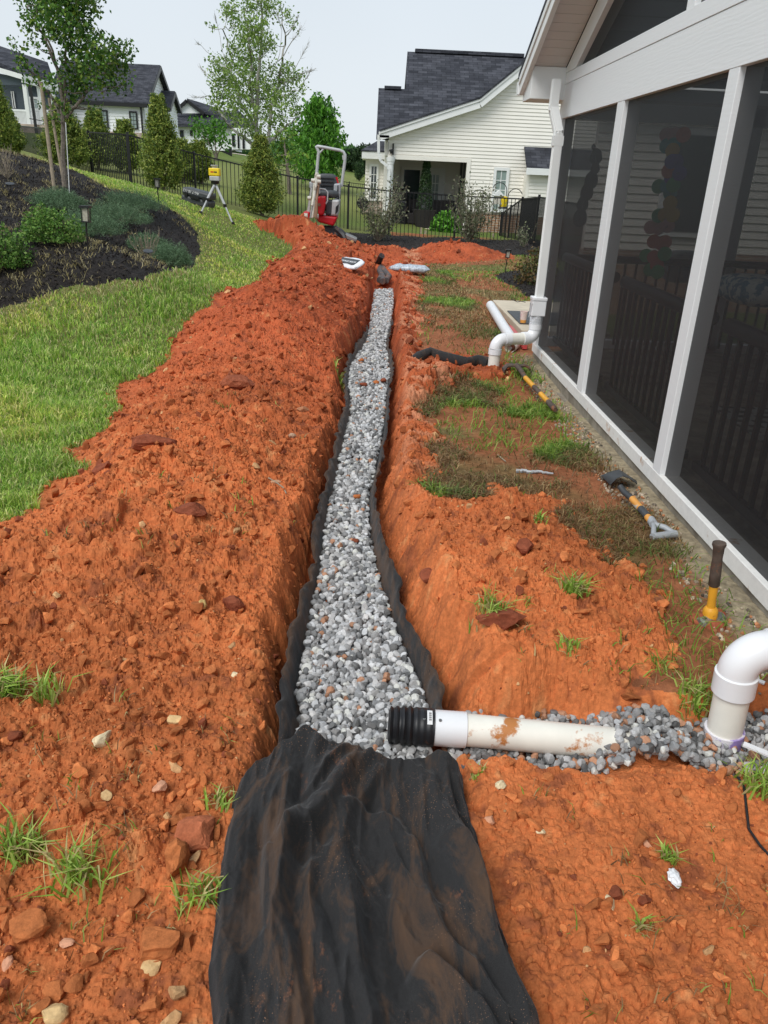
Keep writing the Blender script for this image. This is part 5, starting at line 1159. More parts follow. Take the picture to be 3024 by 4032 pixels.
# rake boards, roof edge
rk = [Np((196,905),HY-.25),Np((1012,640),HY-.25),Np((1470,266),HY-.25)]; rk.append(np.array([xap,HY-.25,rk[-1][2]+(xap-rk[-1][0])*sl2])); rk.append(np.array([xr+1,HY-.25,rk[-1][2]-(xr+1-xap)*sl2]))
for nm,dz,hh,mt,dy in (('rake_board',-.0,.24,'white',0.),('rake_trim',.10,.07,'white',-.03),('roof_edge',.16,.05,'shingle',-.05)):
    for a,b in zip(rk[:-1],rk[1:]): MB().bar(a+[0,dy,dz],b+[0,dy,dz],.10,hh).build(nm,M[mt],nb)
for a,b in zip(rk[:-1],rk[1:]):
    MB().poly([a+[0,.04,-.08],b+[0,.04,-.08],b+[0,.27,-.08],a+[0,.27,-.08]],(0,0,.02)).build('rake_soffit',M['white'],nb)
# main roof
E_ = Np((172,893),27.2); MS = .72
def onroof(q):
    d = ray(c3(*q)); t = (E_[2]-MS*E_[1]-EYE)/(d[2]-MS*d[1]); return EV+d*t
ridge = onroof((424,213)); rl_ = onroof((188,511))
a1 = onroof((170,893)); b1_ = onroof((408,520)); xR = 14.
MB().poly([a1,(xR,a1[1],a1[2]),(xR,ridge[1],ridge[2]),(ridge[0],ridge[1],ridge[2]),(b1_[0],b1_[1],b1_[2]),(rl_[0],rl_[1],rl_[2])],(0,.05,-.14)).build('roof',M['shingle'],nb)
dyr = ridge[1]-a1[1]
MB().poly([(ridge[0],ridge[1]+.01,ridge[2]),(xR,ridge[1]+.01,ridge[2]),(xR,ridge[1]+dyr,a1[2]),(ridge[0],ridge[1]+dyr,a1[2])],(0,-.05,-.14)).build('back_roof',M['shingle'],nb)
MB().poly([(a1[0]+.3,a1[1]+.1,zg_),(a1[0]+.3,rl_[1],zg_),(a1[0]+.3,rl_[1],rl_[2]-.3),(a1[0]+.3,a1[1]+.1,a1[2]-.1)],(.1,0,0)).build('side_wall',M['siding'],nb)
MB().poly([(ridge[0]+.2,b1_[1]-.4,b1_[2]-.5),(ridge[0]+.2,ridge[1]+dyr-.4,a1[2]-.5),(ridge[0]+.2,ridge[1],ridge[2]-.2)],(.1,0,0)).build('gable_wall',M['siding'],nb)
MB().bar(onroof((486,214))+[0,0,.03],onroof((1372,256))+[0,0,.03],.25,.10).build('ridge_vent',M['shingle'],nb)
MB().bar(onroof((236,512))+[0,0,.02],onroof((372,518))+[0,0,.02],.25,.09).build('ridge_vent',M['shingle'],nb)
# eave end, gutter, downspout, column
MB().box((Np((200,900))[0]-.02,HY-.3,Np((220,905))[2]-.05),(xl_,HY+.3,Np((220,905))[2]+.02)).build('eave_return',M['white'],nb)
dp = [Np((188,892),26.8),Np((188,1045),26.8),Np((205,1105),26.8),Np((262,1150),26.8),Np((275,1180),26.8),Np((256,1700),26.8)]; mb = MB()
for a,b in zip(dp[:-1],dp[1:]): mb.bar(a,b,.085,.07,(0,1,0))
mb.build('downspout',M['white'],nb)
ct = Np((288,1075),26.95); cb = Np((262,1705),26.95); cb[0] = ct[0]; cb[2] = -.1
co_ = MB().tube([cb,ct-[0,0,.2],ct-[0,0,.2],ct-[0,0,.13],ct-[0,0,.13],ct],[.10,.10,.115,.115,.13,.145],20).build('column',M['white'],nb,True)
fl = Np((305,1010),26.9); f1_ = MB().box(fl+[-.02,-.06,-.16],fl+[.03,.06,.16]); f1_.tube([fl+[-.09,-.05,-.08],fl+[-.0,-.03,-.04]],[.07,.05],12); f1_.build('wall_lamp',M['black'],nb)
# patio recess
RB = 29.7; zf = Np((660,1662),26.9)[2]; xbl = xl_-.1; xbr = ay(c3(825,1300),RB)[0]
lap([[(xbl-.2,zf),(xj+.3,zf),(xj+.3,zb+.3),(xbl-.2,zb+.3)]],RB,.105,'patio_wall','siding',nb)
MB().box((xj-.02,HY+.1,zf),(xj+.1,RB,zb+.3)).build('patio_side_wall',M['siding'],nb); MB().box((xl_-.1,HY+.1,zb-.02),(xj,RB,zb+.05)).build('patio_ceiling',M['siding'],nb)
sdw = MB()
for ya in (27.9,28.9): sdw.box((xj-.05,ya,zf+.1),(xj-.021,ya+.55,zf+2.1))
for i,ya in enumerate((27.9,28.9)): MB().box((xj-.05,ya,zf+.1),(xj-.021,ya+.55,zf+2.1)).build('side_door',M['darkgrey'],nb)
d0,d1 = ay(c3(375,1150),RB),ay(c3(552,1150),RB); window(d0[0],d1[0],zf+.02,d0[2],RB,nb,'siding','glass',.10,(1,1),.08,'sliding_door')
d2,d3 = ay(c3(556,1160),RB),ay(c3(735,1160),RB); window(d2[0],d3[0],zf+.02,d2[2],RB-.01,nb,'white','glassg',.22,(3,5),.08,'glazed_door')
MB().box((xl_-.15,26.75,zf-.10),(xj+.4,RB,zf)).build('patio_slab',M['slab'],nb,False,.01); MB().box((xl_-.12,26.8,-.4),(xj+.4,27.,zf-.101)).build('patio_brick',M['brick'],nb)
# window on the right wall and small bay with its own roof
wa,wb = Np((1130,1158)),Np((1258,1158)); wz = Np((1200,1500))[2]; window(wa[0],wb[0],wz-.1,wa[2],HY-.02,nb,'white','glassg',.09,(2,4),.07)
bl0 = Np((1392,1000),26.4); bl1 = Np((1412,1170),26.4); zbt = bl1[2]; ztp = Np((1400,1003),HY)[2]
MB().poly([(bl1[0]-.1,26.2,zbt),(12,26.2,zbt),(12,HY,ztp),(bl1[0]-.1,HY,ztp)],(0,0,.05)).build('bay_roof',M['shingle'],nb)
MB().box((bl1[0]-.1,26.16,zbt-.17),(12,26.2,zbt+.02)).build('bay_fascia',M['white'],nb); lap([[(bl1[0],zbr),(12,zbr),(12,zbt-.17),(bl1[0],zbt-.17)]],26.45,.105,'bay_wall','siding',nb)
MB().box((bl1[0]-.02,26.44,zg_),(12,26.7,zbr)).build('brick_base',M['brick'],nb); MB().box((bl1[0]-.015,26.42,zbr),(bl1[0]+.08,HY,zbt-.17)).build('corner_trim',M['siding'],nb)
# left wing behind
WY = 29.2; w0 = ay(c3(84,1060),WY); w1 = ay(c3(258,1060),WY); wzb = ay(c3(100,1432),WY)[2]
lap([[(w0[0],wzb),(w1[0]+.4,wzb),(w1[0]+.4,w0[2]),(w0[0],w0[2])]],WY,.105,'wing_wall','siding',nb); MB().box((w0[0]-.06,WY-.03,-.3),(w1[0]+.4,WY+.3,wzb)).build('brick_base',M['brickpale'],nb)
MB().box((w0[0],WY+.001,-.3),(w0[0]+.05,WY+4,w0[2])).build('wing_side',M['siding'],nb)
f0 = ay(c3(52,1028),WY-.3); f1 = ay(c3(220,1028),WY-.3); MB().box((f0[0],WY-.35,f0[2]-.22),(f1[0]+.3,WY+3,f0[2])).build('wing_fascia',M['white'],nb)
ap = ay(c3(178,950),WY+1.5); MB().poly([(f0[0]-.03,WY-.37,f0[2]+.001),(f1[0]+.4,WY-.37,f0[2]+.001),(f1[0]+.4,WY+1.8,ap[2]),(ap[0],WY+1.8,ap[2])],(0,0,.04)).build('wing_roof',M['shingle'],nb)
MB().poly([(f0[0]-.03,WY-.37,f0[2]+.001),(ap[0],WY+1.8,ap[2]),(f0[0]-.03,WY+4,f0[2]+.001)],(0,0,.04)).build('wing_roof',M['shingleY'],nb)
g0_,g1_ = ay(c3(115,1132),WY),ay(c3(190,1132),WY); window(g0_[0],g1_[0],ay(c3(150,1432),WY)[2],g0_[2],WY-.02,nb,'white','glass',.07,(2,4),.07)
# patio furniture
def wicker_chair(p, rz, label):
    rt = empty('wicker_chair',p,label,'chair','wicker chairs on the patio'); x,y,z = p
    MB().box((x-.38,y-.35,z+.08),(x+.38,y+.35,z+.42)).build('seat',M['brown'],rt,False,.03); MB().box((x-.38,y+.25,z+.42),(x+.38,y+.38,z+.85)).build('backrest',M['brown'],rt,False,.03)
    for s_ in (-1,1): MB().box((x+s_*.42-.05,y-.36,z+.05),(x+s_*.42+.05,y+.36,z+.64)).build('armrest',M['brown'],rt,False,.03)
wicker_chair((Np((415,1600),28.)[0],28.0,zf),0,'dark wicker armchair left of the potted conifer on the patio'); wicker_chair((Np((715,1600),28.)[0],28.,zf),0,'dark wicker armchair right of the potted conifer on the patio')
gp_ = Np((322,1530),27.8); gp_[2] = zf; rt = empty('grill',gp_,'tall grill under a black cover beside the white column','grill'); v,f = ICO3; vv = v.copy(); vv[:,2] = np.maximum(vv[:,2],-.95); MB().box(gp_+[-.38,-.3,0],gp_+[.38,.3,.8]).build('cover_skirt',M['black'],rt,False,.05); npmesh('cover_top',vv*np.array([.42,.32,.42])+gp_+np.array([0,0,.82]),f,M['black'],rt,True)
pp = Np((552,1655),27.3); pp[2] = zf; rt = empty('potted_conifer',pp,'slim cone-shaped conifer in a large dark pot on the patio','potted plant'); MB().tube([pp,pp+[0,0,.06],pp+[0,0,.50],pp+[0,0,.56]],[.26,.28,.38,.40],20).build('pot',M['brown'],rt,True)
n = 2600; h = rng.random(n)**.8; an = rng.uniform(0,6.28,n); rr2 = .27*(1-h)**.8*rng.random(n)**.4+.02; P_ = np.stack([pp[0]+rr2*np.cos(an),pp[1]+rr2*np.sin(an),pp[2]+.55+h*1.95],1); v,f,c = leaves(P_,.07,PAL_DARK*1.3); npmesh('foliage',v,f,M['leaf'],rt,False,c)
low_shrub('bright green leafy bush against the patio brick',(730,1740),.5,.62,26.2,1500,.11,PAL_DENSE*1.2,cf=c3)
# neighbour's garden bits: hooks, feeders, stakes
def hook(q0,q1,side,y,label):
    b_ = ay(c3(*q0),y); t_ = ay(c3(*q1),y); b_[0] = t_[0]; b_[2] = .05; r_ = .22; pts = [b_,t_-[0,0,.0]]+arc(t_+np.array([side*r_,0,0]),r_,[-side,0,0],[0,0,1],0,math.pi*.9,8); 
    tag(MB().tube(pts,.012,6).build('shepherd_hook',M['black'],None,True),label,'garden hook')
    return pts[-1]
h1 = hook((1238,1700),(1235,1350),-1,25.5,'tall black garden hook curling left in front of the neighbour window'); h2_ = hook((1245,1700),(1245,1395),1,25.3,'black garden hook curling right beside the taller one'); h3 = hook((945,1700),(945,1405),1,25.0,'short black garden hook left of the neighbour window behind the fence')
fd = Np((1163,1420),25.5); rt = empty('bird_feeder',fd,'white house-shaped bird feeder behind the fence','bird feeder'); MB().box(fd+[-.12,-.1,-.14],fd+[.12,.1,.1]).build('body',M['cream'],rt); MB().poly([fd+[-.17,-.14,.10],fd+[.17,-.14,.10],fd+[0,-.14,.27]],(0,.28,0)).build('roof',M['white'],rt)
fd = Np((1208,1440),25.5); rt = empty('bird_feeder',fd,'round yellow and black bird feeder on the hook','bird feeder'); MB().tube([fd+[0,0,-.14],fd+[0,0,-.0],fd+[0,0,.12],fd+[0,0,.16]],[.10,.14,.14,.05],16).build('body',M['yellowp'],rt,True); MB().tube([fd+[0,0,-.20],fd+[0,0,-.14]],[.15,.13],16).build('tray',M['black'],rt,True)
for (qa,qb,lb) in (((530,1740),(535,1665),'left of the leafy bush, leftmost'),((568,1745),(570,1690),'just left of the leafy bush'),((1122,1775),(1120,1715),'near the fence corner, left one of the pair'),((1238,1775),(1240,1712),'near the fence corner, right one of the pair')):
    a = Np(qa,24.5); b = Np(qb,24.5); a[2] = .05; tag(MB().bar(a,b+[0,0,.05],.06,.06,(0,1,0)).build('garden_stake',M['wood']),'short wooden stake '+lb,'stake')
hr = ay(c3(58,1450),28.6); tag(MB().tube([hr+[0,-.1,.0],hr+[0,.1,.0]],.2,18).box(hr+[-.03,-.06,-1.0],hr+[.03,.06,0]).build('hose_reel',M['black'],None,True),'black hose reel on a post at the corner of the left wing','hose reel')

# ------------------------------------------------------------------ black metal fences
def fence(posts, label, h=1.28, rails=(1.0,.08), sp=.105, pw=.055, pick_=.017, grp=None):
    """posts: (x,y,ztop[,h])"""
    p0 = posts[0]; rt = empty('metal_fence',(p0[0],p0[1],p0[2]-h),label,'fence',grp)
    for p in posts:
        hh = p[3] if len(p) > 3 else h; MB().box((p[0]-pw/2,p[1]-pw/2,p[2]-hh-.08),(p[0]+pw/2,p[1]+pw/2,p[2]+.04)).build('post',M['black'],rt)
    for a,b in zip(posts[:-1],posts[1:]):
        mb = MB(); ha = a[3] if len(a) > 3 else h; hb_ = b[3] if len(b) > 3 else h; A_ = np.array(a[:3]); B_ = np.array(b[:3]); L_ = np.linalg.norm((B_-A_)[:2])
        mb.bar(A_-[0,0,.02],B_-[0,0,.02],.03,.034); mb.bar(A_-[0,0,ha-.10],B_-[0,0,hb_-.10],.03,.03)
        n_ = max(2,int(L_/sp))
        for i in range(1,n_):
            t = i/n_; p = A_*(1-t)+B_*t; hh = ha*(1-t)+hb_*t; mb.box((p[0]-pick_/2,p[1]-pick_/2,p[2]-hh+.05),(p[0]+pick_/2,p[1]+pick_/2,p[2]-.03))
        mb.build('panel',M['black'],rt)
    return rt
T = lambda cf,q,y,h=None: tuple(ay(cf(*q),y))+(() if h is None else (h,))
fence([T(c1,(150,1022),27.5),T(c1,(420,1048),24.8),T(c1,(722,1072),22.4),T(c1,(1040,1092),20.6),T(c2,(130,1246),22.8),T(c2,(560,1352),22.9),T(c2,(978,1447),22.8),T(c2,(1395,1516),22.6),T(c3,(285,1347),22.6),T(c3,(830,1386),22.8),T(c3,(1365,1411),23.2),(4.16,20.6,1.30),(4.18,18.2,1.27),(4.2,15.9,1.25)],'long black picket fence closing the yard from the left slope to the right corner')
fence([T(c3,(1365,1411),23.25,1.28),T(c3,(1270,1478),24.4,.95),T(c3,(1195,1532),25.4,.7)],'black fence run stepping down from the right corner towards the neighbour house')
fence([T(c5,(-260,500),45.),T(c5,(120,570),45.),T(c5,(520,652),45.),T(c5,(915,722),45.),T(c5,(1115,746),45.5),T(c5,(1400,790),46)],'far black fence crossing the field behind the mini excavator',sp=.13,pick_=.02)
fence([T(c1,(560,1085),31),T(c1,(760,1108),31),T(c1,(975,1130),31.),T(c1,(1190,1152),32.),T(c1,(1420,1180),33.)],'second black fence below the white farmhouse on the slope',sp=.12,pick_=.02)
fence([T(c2,(240,1300),70),T(c2,(330,1262),65),T(c2,(438,1205),58)],'dark fence receding up the slope behind the laser tripod',sp=.2,pick_=.03)

# ------------------------------------------------------------------ houses on the slope
def gabled(label_parts, rt, pL, pR, ridgeR, y, zbot, wall='siding2', glass=None, course=.2, over=.35, stone=None, hip=None):
    a = ay(c1(*pL),y); b = ay(c1(*pR),y); rg_ = ax(c1(*ridgeR),b[0]); dy = rg_[1]-y; ze_ = b[2]; zr_ = rg_[2]; yb = y+2*dy; z0 = zbot
    lap([[(a[0],z0),(b[0],z0),(b[0],ze_),(a[0],ze_)]],y,course,'wall',wall,rt,lapd=.03)
    lap([[(y,z0),(yb,z0),(yb,ze_),(y+dy,zr_),(y,ze_)]],b[0],course,'gable_wall',wall,rt,'x',1,lapd=.03)
    MB().box((a[0],y+.01,z0),(b[0]-.01,yb,ze_)).build('core',M['siding2'],rt)
    s = (zr_-ze_)/dy
    MB().poly([(a[0]-over,y-over,ze_-over*s+.05),(b[0]+over,y-over,ze_-over*s+.05),(b[0]+over,y+dy,zr_+.05),(a[0]-over,y+dy,zr_+.05)],(0,0,.16)).build('roof',M['shingle'],rt)
    MB().poly([(a[0]-over,yb+over,ze_-over*s+.05),(b[0]+over,yb+over,ze_-over*s+.05),(b[0]+over,y+dy+.01,zr_+.05),(a[0]-over,y+dy+.01,zr_+.05)],(0,0,.16)).build('roof',M['shingle'],rt)
    MB().bar((a[0]-over,y-over-.03,ze_-over*s+.02),(b[0]+over,y-over-.03,ze_-over*s+.02),.06,.25).build('gutter',M['black'],rt)
    for s1,yy in ((1,y-over),(-1,yb+over)): MB().bar((b[0]+over+.03,yy,ze_-over*s+.04),(b[0]+over+.03,y+dy,zr_+.04),.05,.28).build('rake_board',M['black'],rt)
    return a,b,rg_,yb
f1h = empty('house',ay(c1(900,1100),60),'long white farmhouse with black roof and front porch on the slope at left','house')
z0h = float(base(-14,60))-.5
a,b,rg_,yb = gabled('',f1h,(420,806),(1172,838),(1270,556),60.,z0h,'siding2')
for u0,u1,v0,v1 in ((817,892,897,1046),(1056,1132,908,1058)): p = ay(c1(u0,v0),60); q = ay(c1(u1,v1),60); window(p[0],q[0],q[2],p[2],59.96,f1h,'black','glassg',.09,(2,4),.1)
p = ay(c1(400,1080),60); q = ay(c1(1172,1110),60); MB().box((p[0],59.85,z0h-1),(b[0]+.1,60,ay(c1(1000,1078),60)[2])).build('stone_base',M['brickpale'],f1h)
cd = ay(c1(1150,845),60); MB().bar((b[0]-.15,59.8,cd[2]),(b[0]-.15,59.8,z0h),.12,.12,(0,1,0)).build('downspout',M['black'],f1h)
for ya,yb2 in ((61.2,62.4),): MB().box((b[0]+.04,ya,cd[2]-3.0),(b[0]+.09,yb2,cd[2]-1.0)).build('window',M['black'],f1h)
# small wing on its right
gabled('',f1h,(1318,868),(1362,878),(1396,768),63.5,z0h,'siding2',over=.3)
# porch end with slate blue gable and white railing
pa = ay(c1(-150,640),56); pb = ay(c1(205,690),56); zt_ = ay(c1(100,700),56)[2]; zf_ = ay(c1(100,1008),56)[2]
MB().box((pa[0]-3,58.,zf_),(ay(c1(470,700),58)[0],58.3,zt_+.6)).build('porch_wall',M['bluegrey'],f1h)
MB().poly([ay(c1(-200,560),56),ay(c1(195,640),56),ay(c1(205,695),56),ay(c1(-200,690),56)],(0,.2,0)).build('porch_gable',M['bluegrey'],f1h)
MB().bar(ay(c1(-200,515),55.8),ay(c1(195,632),55.8),.2,.28).build('fascia',M['white'],f1h); MB().bar(ay(c1(180,640),55.8),ay(c1(470,720),57.5),.2,.45).build('fascia',M['white'],f1h)
MB().poly([ay(c1(-200,440),59),ay(c1(160,600),59),ay(c1(0,590),59),ay(c1(-200,580),59)],(0,.2,0)).build('upper_gable',M['siding2'],f1h)
MB().poly([ay(c1(-200,290),62),ay(c1(0,375),62),ay(c1(380,505),62),ay(c1(480,800),58),ay(c1(200,628),57),ay(c1(-200,380),60)],(0,.2,0)).build('roof',M['shingle'],f1h)
MB().poly([ay(c1(-200,455),57),ay(c1(0,510),57),ay(c1(170,600),57),ay(c1(-200,540),57)],(0,.2,.1)).build('roof',M['shingle'],f1h)
for u in (205,320,425): p = ay(c1(u,720),56.+(u-205)*.006); MB().box((p[0]-.12,p[1]-.12,zf_-.6),(p[0]+.12,p[1]+.12,zt_+.1)).build('porch_column',M['white'],f1h)
for (u0,u1,yy) in ((55,212,56.),(212,420,56.8)):
    p = ay(c1(u0,895),yy); q = ay(c1(u1,905),yy); mb = MB().bar(p,q,.12,.12); zz = np.array([0,0,-1.85]); mb.bar(p+zz,q+zz,.12,.12); n_ = 15
    for i in range(n_+1): s_ = lerp(p,q,i/n_); mb.box((s_[0]-.05,s_[1]-.04,s_[2]-1.85),(s_[0]+.05,s_[1]+.04,s_[2]))
    mb.build('porch_railing',M['white'],f1h)
p = ay(c1(95,745),58); q = ay(c1(135,885),58); window(p[0],q[0],q[2],p[2],57.95,f1h,'white','glassg',.12,(2,2),.1)
p = ay(c1(235,790),58); q = ay(c1(335,905),58); window(p[0],q[0],q[2],p[2],57.95,f1h,'white','glassg',.12,(2,2),.1)
MB().box((pa[0]-3,55.8,zf_-2.5),(ay(c1(640,700),58)[0],58.3,zf_)).build('porch_base',M['brickpale'],f1h)
MB().bar(ay(c1(246,700),55.6),ay(c1(252,690),55.6)-[0,0,5],.14,.14,(0,1,0)).build('downspout',M['black'],f1h)
# second house
f2h = empty('house',ay(c2(250,1180),82),'white board and batten house with black roof in the distance behind the thin tall tree','house')
z2 = float(base(-20,82))-1.5; W = lambda q,y=82.: ay(c2(*q),y)
MB().poly([W((-95,1030)),W((445,1045)),W((445,1230)),W((-95,1230))],(0,6,0)).build('wall',M['siding2'],f2h)
MB().poly([W((-130,920),85),W((430,925),85),W((446,1048),81.4),W((-130,1032),81.4)],(0,0,.25)).build('roof',M['shingle'],f2h)
MB().poly([W((-10,900),83),W((75,830),83),W((205,925),83),W((-10,925),83)],(0,.3,0)).build('gable_wall',M['siding2'],f2h)
MB().poly([W((75,822),83),W((270,880),88),W((600,1010),88),W((600,1040),84),W((220,930),83)],(0,0,.2)).build('roof',M['shingle'],f2h)
MB().bar(W((-15,905),82.8),W((75,822),82.8),.2,.3).build('rake_board',M['black'],f2h); MB().bar(W((75,822),82.8),W((215,932),82.8),.2,.3).build('rake_board',M['black'],f2h)
MB().poly([W((430,925),84),W((460,870),86),W((610,1010),84),W((620,1060),83),W((440,1050),83)],(0,.4,0)).build('wing_roof',M['shingle'],f2h)
MB().poly([W((440,1045),81),W((600,1045),81),W((600,1220),81),W((440,1220),81)],(0,3,0)).build('wing_wall',M['siding2'],f2h)
for u0,u1,v0,v1,yy in ((18,50,1062,1120,82),(100,125,1062,1110,82),(442,468,1090,1195,81),(487,505,1090,1210,81),(527,548,1100,1215,81)):
    p = W((u0,v0),yy); q = W((u1,v1),yy); window(p[0],q[0],q[2],p[2],yy-.02,f2h,'black','glass',.1,(1,2),.1)
# far roof among trees
tag(MB().poly([ay(c2(1365,1290),130),ay(c2(1372,1248),134),ay(c2(1440,1246),134),ay(c2(1450,1290),130)],(0,6,-.5)).build('house',mat('distant grey shingles',(.17,.17,.18),.8)),'distant grey roof showing between the far trees','house')
# roads
for pts,nm in (([(1310,1384),(1400,1390),(1540,1412)],'road'),([(435,1268),(520,1270),(610,1274)],'road')):
    mb = MB(); P_ = [ay(c2(*q),yy) for q,yy in zip(pts,((105,100,92) if nm == 'road' and pts[0][0] > 1000 else (74,72,70)))]
    for p in P_: p[2] = float(base(p[0],p[1]))+.03
    mb.add([P_[0]+[0,-1.5,0],P_[0]+[0,1.5,.05],P_[1]+[0,1.5,.05],P_[1]+[0,-1.5,0],P_[2]+[0,1.5,.05],P_[2]+[0,-1.5,0]],[(0,3,2,1),(3,5,4,2)]); tag(mb.build('road',M['slab']),kind='structure')

# ------------------------------------------------------------------ trees and shrubs
blob_tree('maple_tree','young maple with two stakes standing in the mulch bed at the left','' or c1,13.0,
  [[(532,1555),(514,1300),(512,1000),(500,700),(430,420),(330,200)],[(515,960),(530,700),(560,400),(600,150),(600,-80)],[(540,960),(640,850),(730,730),(860,560),(1000,440)],[(512,1000),(420,800),(250,600),(150,450)],[(500,640),(380,350),(260,150),(240,20)]],
  [(300,40,130),(470,60,150),(620,60,150),(770,30,70,.8),(240,180,90,.7),(380,200,110,.6),(500,220,120,.8),(660,190,110),(580,320,110),(845,275,45,.8),(700,320,60),(740,450,120),(860,420,100),(960,420,90),(1050,430,55),(640,540,130),(780,580,120),(900,580,110),(990,520,70),(1020,690,60,.7),(930,720,60,.6),(480,470,70,.5),(290,370,60,.6),(120,330,40,.7),(160,440,60,.6),(220,540,70,.6),(260,640,60,.5),(350,620,60,.5),(450,700,80,.6),(580,680,100),(700,690,90,.8),(600,800,70,.6),(460,840,50,.4),(830,880,30,.5),(740,880,30,.5),(450,960,50,.4),(560,900,40,.4),(350,880,40,.4),(540,-60,160),(380,-80,130),(680,-80,120)],
  .055,1.9,PAL_MAPLE,'tree',None,.55,'bark',.045,clump=5,aspect=.8)
for (qa,qb,r_,mt,nm,lb,yy) in (((444,1545),(334,668),.028,'wood','wooden_stake','tall leaning timber stake left of the young maple',12.7),((497,1270),(400,800),.022,'wood','wooden_stake','second grey stake crossing behind the young maple trunk',13.4),((562,1545),(536,1000),.007,'white','metal_rod','thin pale rod standing against the young maple trunk',12.85)):
    tag(MB().tube([ay(c1(*qa),yy)-np.array([0,0,.1 if r_ != .022 else .5]),ay(c1(*qb),yy)],r_,8).build(nm,M[mt],None,True),lb,'stake' if nm != 'metal_rod' else 'rod')
tag(MB().tube([ay(c1(240,968),12.8),ay(c1(360,990),12.8),ay(c1(440,975),12.9),ay(c1(512,965),13.)],.006,6).build('guy_strap',M['black'],None,True),'black strap tying the leaning stake to the young maple','strap')
blob_tree('poplar_tree','tall thin-leaved tree with bare twigs behind the evergreen column','' or c2,24.0,
  [[(668,1560),(650,1200),(640,950),(660,600),(690,250),(680,-40)],[(730,1200),(760,900),(840,620),(880,300),(830,60)],[(630,1020),(520,850),(430,560),(380,200)],[(645,1000),(590,700),(600,400),(560,60)],[(720,1180),(860,1060),(980,940)],[(620,1180),(430,1040),(330,920)]],
  [(430,60,70),(400,110,50),(560,50,60),(640,10,70),(740,60,90),(830,40,30,.7),(900,130,50),(940,210,35),(260,220,25),(480,180,70),(590,200,80),(560,290,90),(660,260,90),(740,320,70),(720,400,60),(460,400,70),(600,400,90),(560,480,90),(300,510,60),(390,540,80),(500,580,90),(620,560,80),(330,640,70),(430,660,90),(550,680,90),(650,680,80),(740,560,60),(890,550,60),(960,620,60),(860,660,80),(760,700,90),(1020,700,40),(350,770,80),(460,800,80),(580,800,90),(700,800,80),(820,800,90),(940,780,60),(290,850,50),(400,900,70),(500,960,70),(620,930,80),(720,930,80),(850,900,80),(960,900,50),(560,1080,70),(660,1060,70),(780,1020,70),(270,600,30,.7),(1030,600,25),(300,690,30)],
  .085,2.0,PAL_BIRCH,'tree',None,1.3,'bark2',.085,bare=[[(560,800),(380,470),(330,230),(300,110)],[(420,560),(280,450),(190,370),(150,340)],[(700,700),(820,480),(850,250),(810,90)],[(800,800),(900,620),(1000,480),(1070,340)],[(820,500),(930,340),(1010,210)],[(860,680),(1000,600),(1130,556)],[(960,780),(1040,650),(1090,560)],[(400,980),(250,780),(110,790)],[(440,700),(260,640),(180,540)],[(640,150),(650,60),(655,0)],[(880,300),(960,180),(990,120)]],clump=4,bareR=.013)
blob_tree('maple_tree','dense bright green round tree left of the cream house','' or c2,38.,
  [[(1150,1500),(1150,1300),(1150,1000),(1140,850)],[(1150,1300),(1050,1150),(980,1060)]],
  [(1130,840,50),(1170,880,80),(1090,920,80),(1210,960,80),(1140,980,100),(1250,1050,75),(1050,1030,80),(1180,1080,110),(1100,1130,100),(1270,1140,70),(1220,1200,100),(1130,1230,110),(1040,1200,90),(1290,1270,60),(1200,1320,110),(1100,1340,110),(1020,1290,90),(950,1120,60),(960,1200,70),(1230,1390,70),(1150,1410,80)],
  .19,5.5,PAL_DENSE,'tree',None,2.0,'bark',.16,clump=6,droop=.6)
blob_tree('shade_tree','loose green tree with a slender forked trunk between the thin tree and the round maple','' or c2,31.,
  [[(915,1560),(895,1350),(880,1250),(870,1150)]],[(830,1180,70),(900,1200,70),(790,1250,60),(860,1280,70),(940,1270,60),(990,1240,40),(820,1130,60),(900,1110,50,.7),(970,1330,40,.6),(800,1330,50),(950,1040,50,.6),(880,1040,50,.4)],.13,2.6,PAL_MAPLE*1.2,'tree',None,1.,'bark',.08,clump=5)
blob_tree('crepe_myrtle','small round-topped green tree in front of the distant white house','' or c2,50.,
  [[(315,1330),(312,1240),(300,1150)],[(318,1290),(345,1210),(380,1130)],[(312,1290),(270,1200),(220,1110)]],[(170,1010,40),(150,1060,40),(230,1040,50),(300,1010,50),(360,1040,50),(400,1100,45),(260,1100,60),(330,1100,60),(190,1110,45),(380,1160,40),(270,1150,50)],.2,2.6,PAL_DENSE*.8,'tree',None,1.2,'bark',.09,clump=5)
for i,(cf,cx,yt_,yb_,rx,yy,lb,nl) in enumerate(((c2,690,1170,1800,135,20.6,'full dark green evergreen column below the thin tall tree, nearest the dirt heap',7500),
    (c1,1340,850,1590,130,20.0,'yellow-green evergreen column standing right in front of the black fence on the left',7500),
    (c1,560,880,1420,160,21.5,'broad evergreen behind the young maple trunk',6500),
    (c1,815,960,1440,95,25.0,'narrow evergreen behind the fence left of the white farmhouse windows',3200),
    (c1,1045,1050,1450,90,25.5,'short evergreen behind the fence post below the farmhouse',3000),
    (c1,10,600,1270,100,20.5,'tall evergreen cut by the left photo edge',5000),
    (c1,110,960,1290,80,22.,'rusty-tinged small evergreen beside the one at the left photo edge',2600),
    (c1,1560,1240,1480,80,27.,'evergreen behind the fence at the foot of the distant house',2600),
    (c2,40,1200,1400,80,26.,'bluish evergreen behind the fence left of the laser tripod',2600),
    (c2,190,1210,1390,80,27.,'round-shouldered evergreen behind the fence above the laser tripod',2600))):
    arborvitae(lb,cf,cx,yt_,yb_,rx,yy,nl,leaf=.075 if yy < 23 else .10)
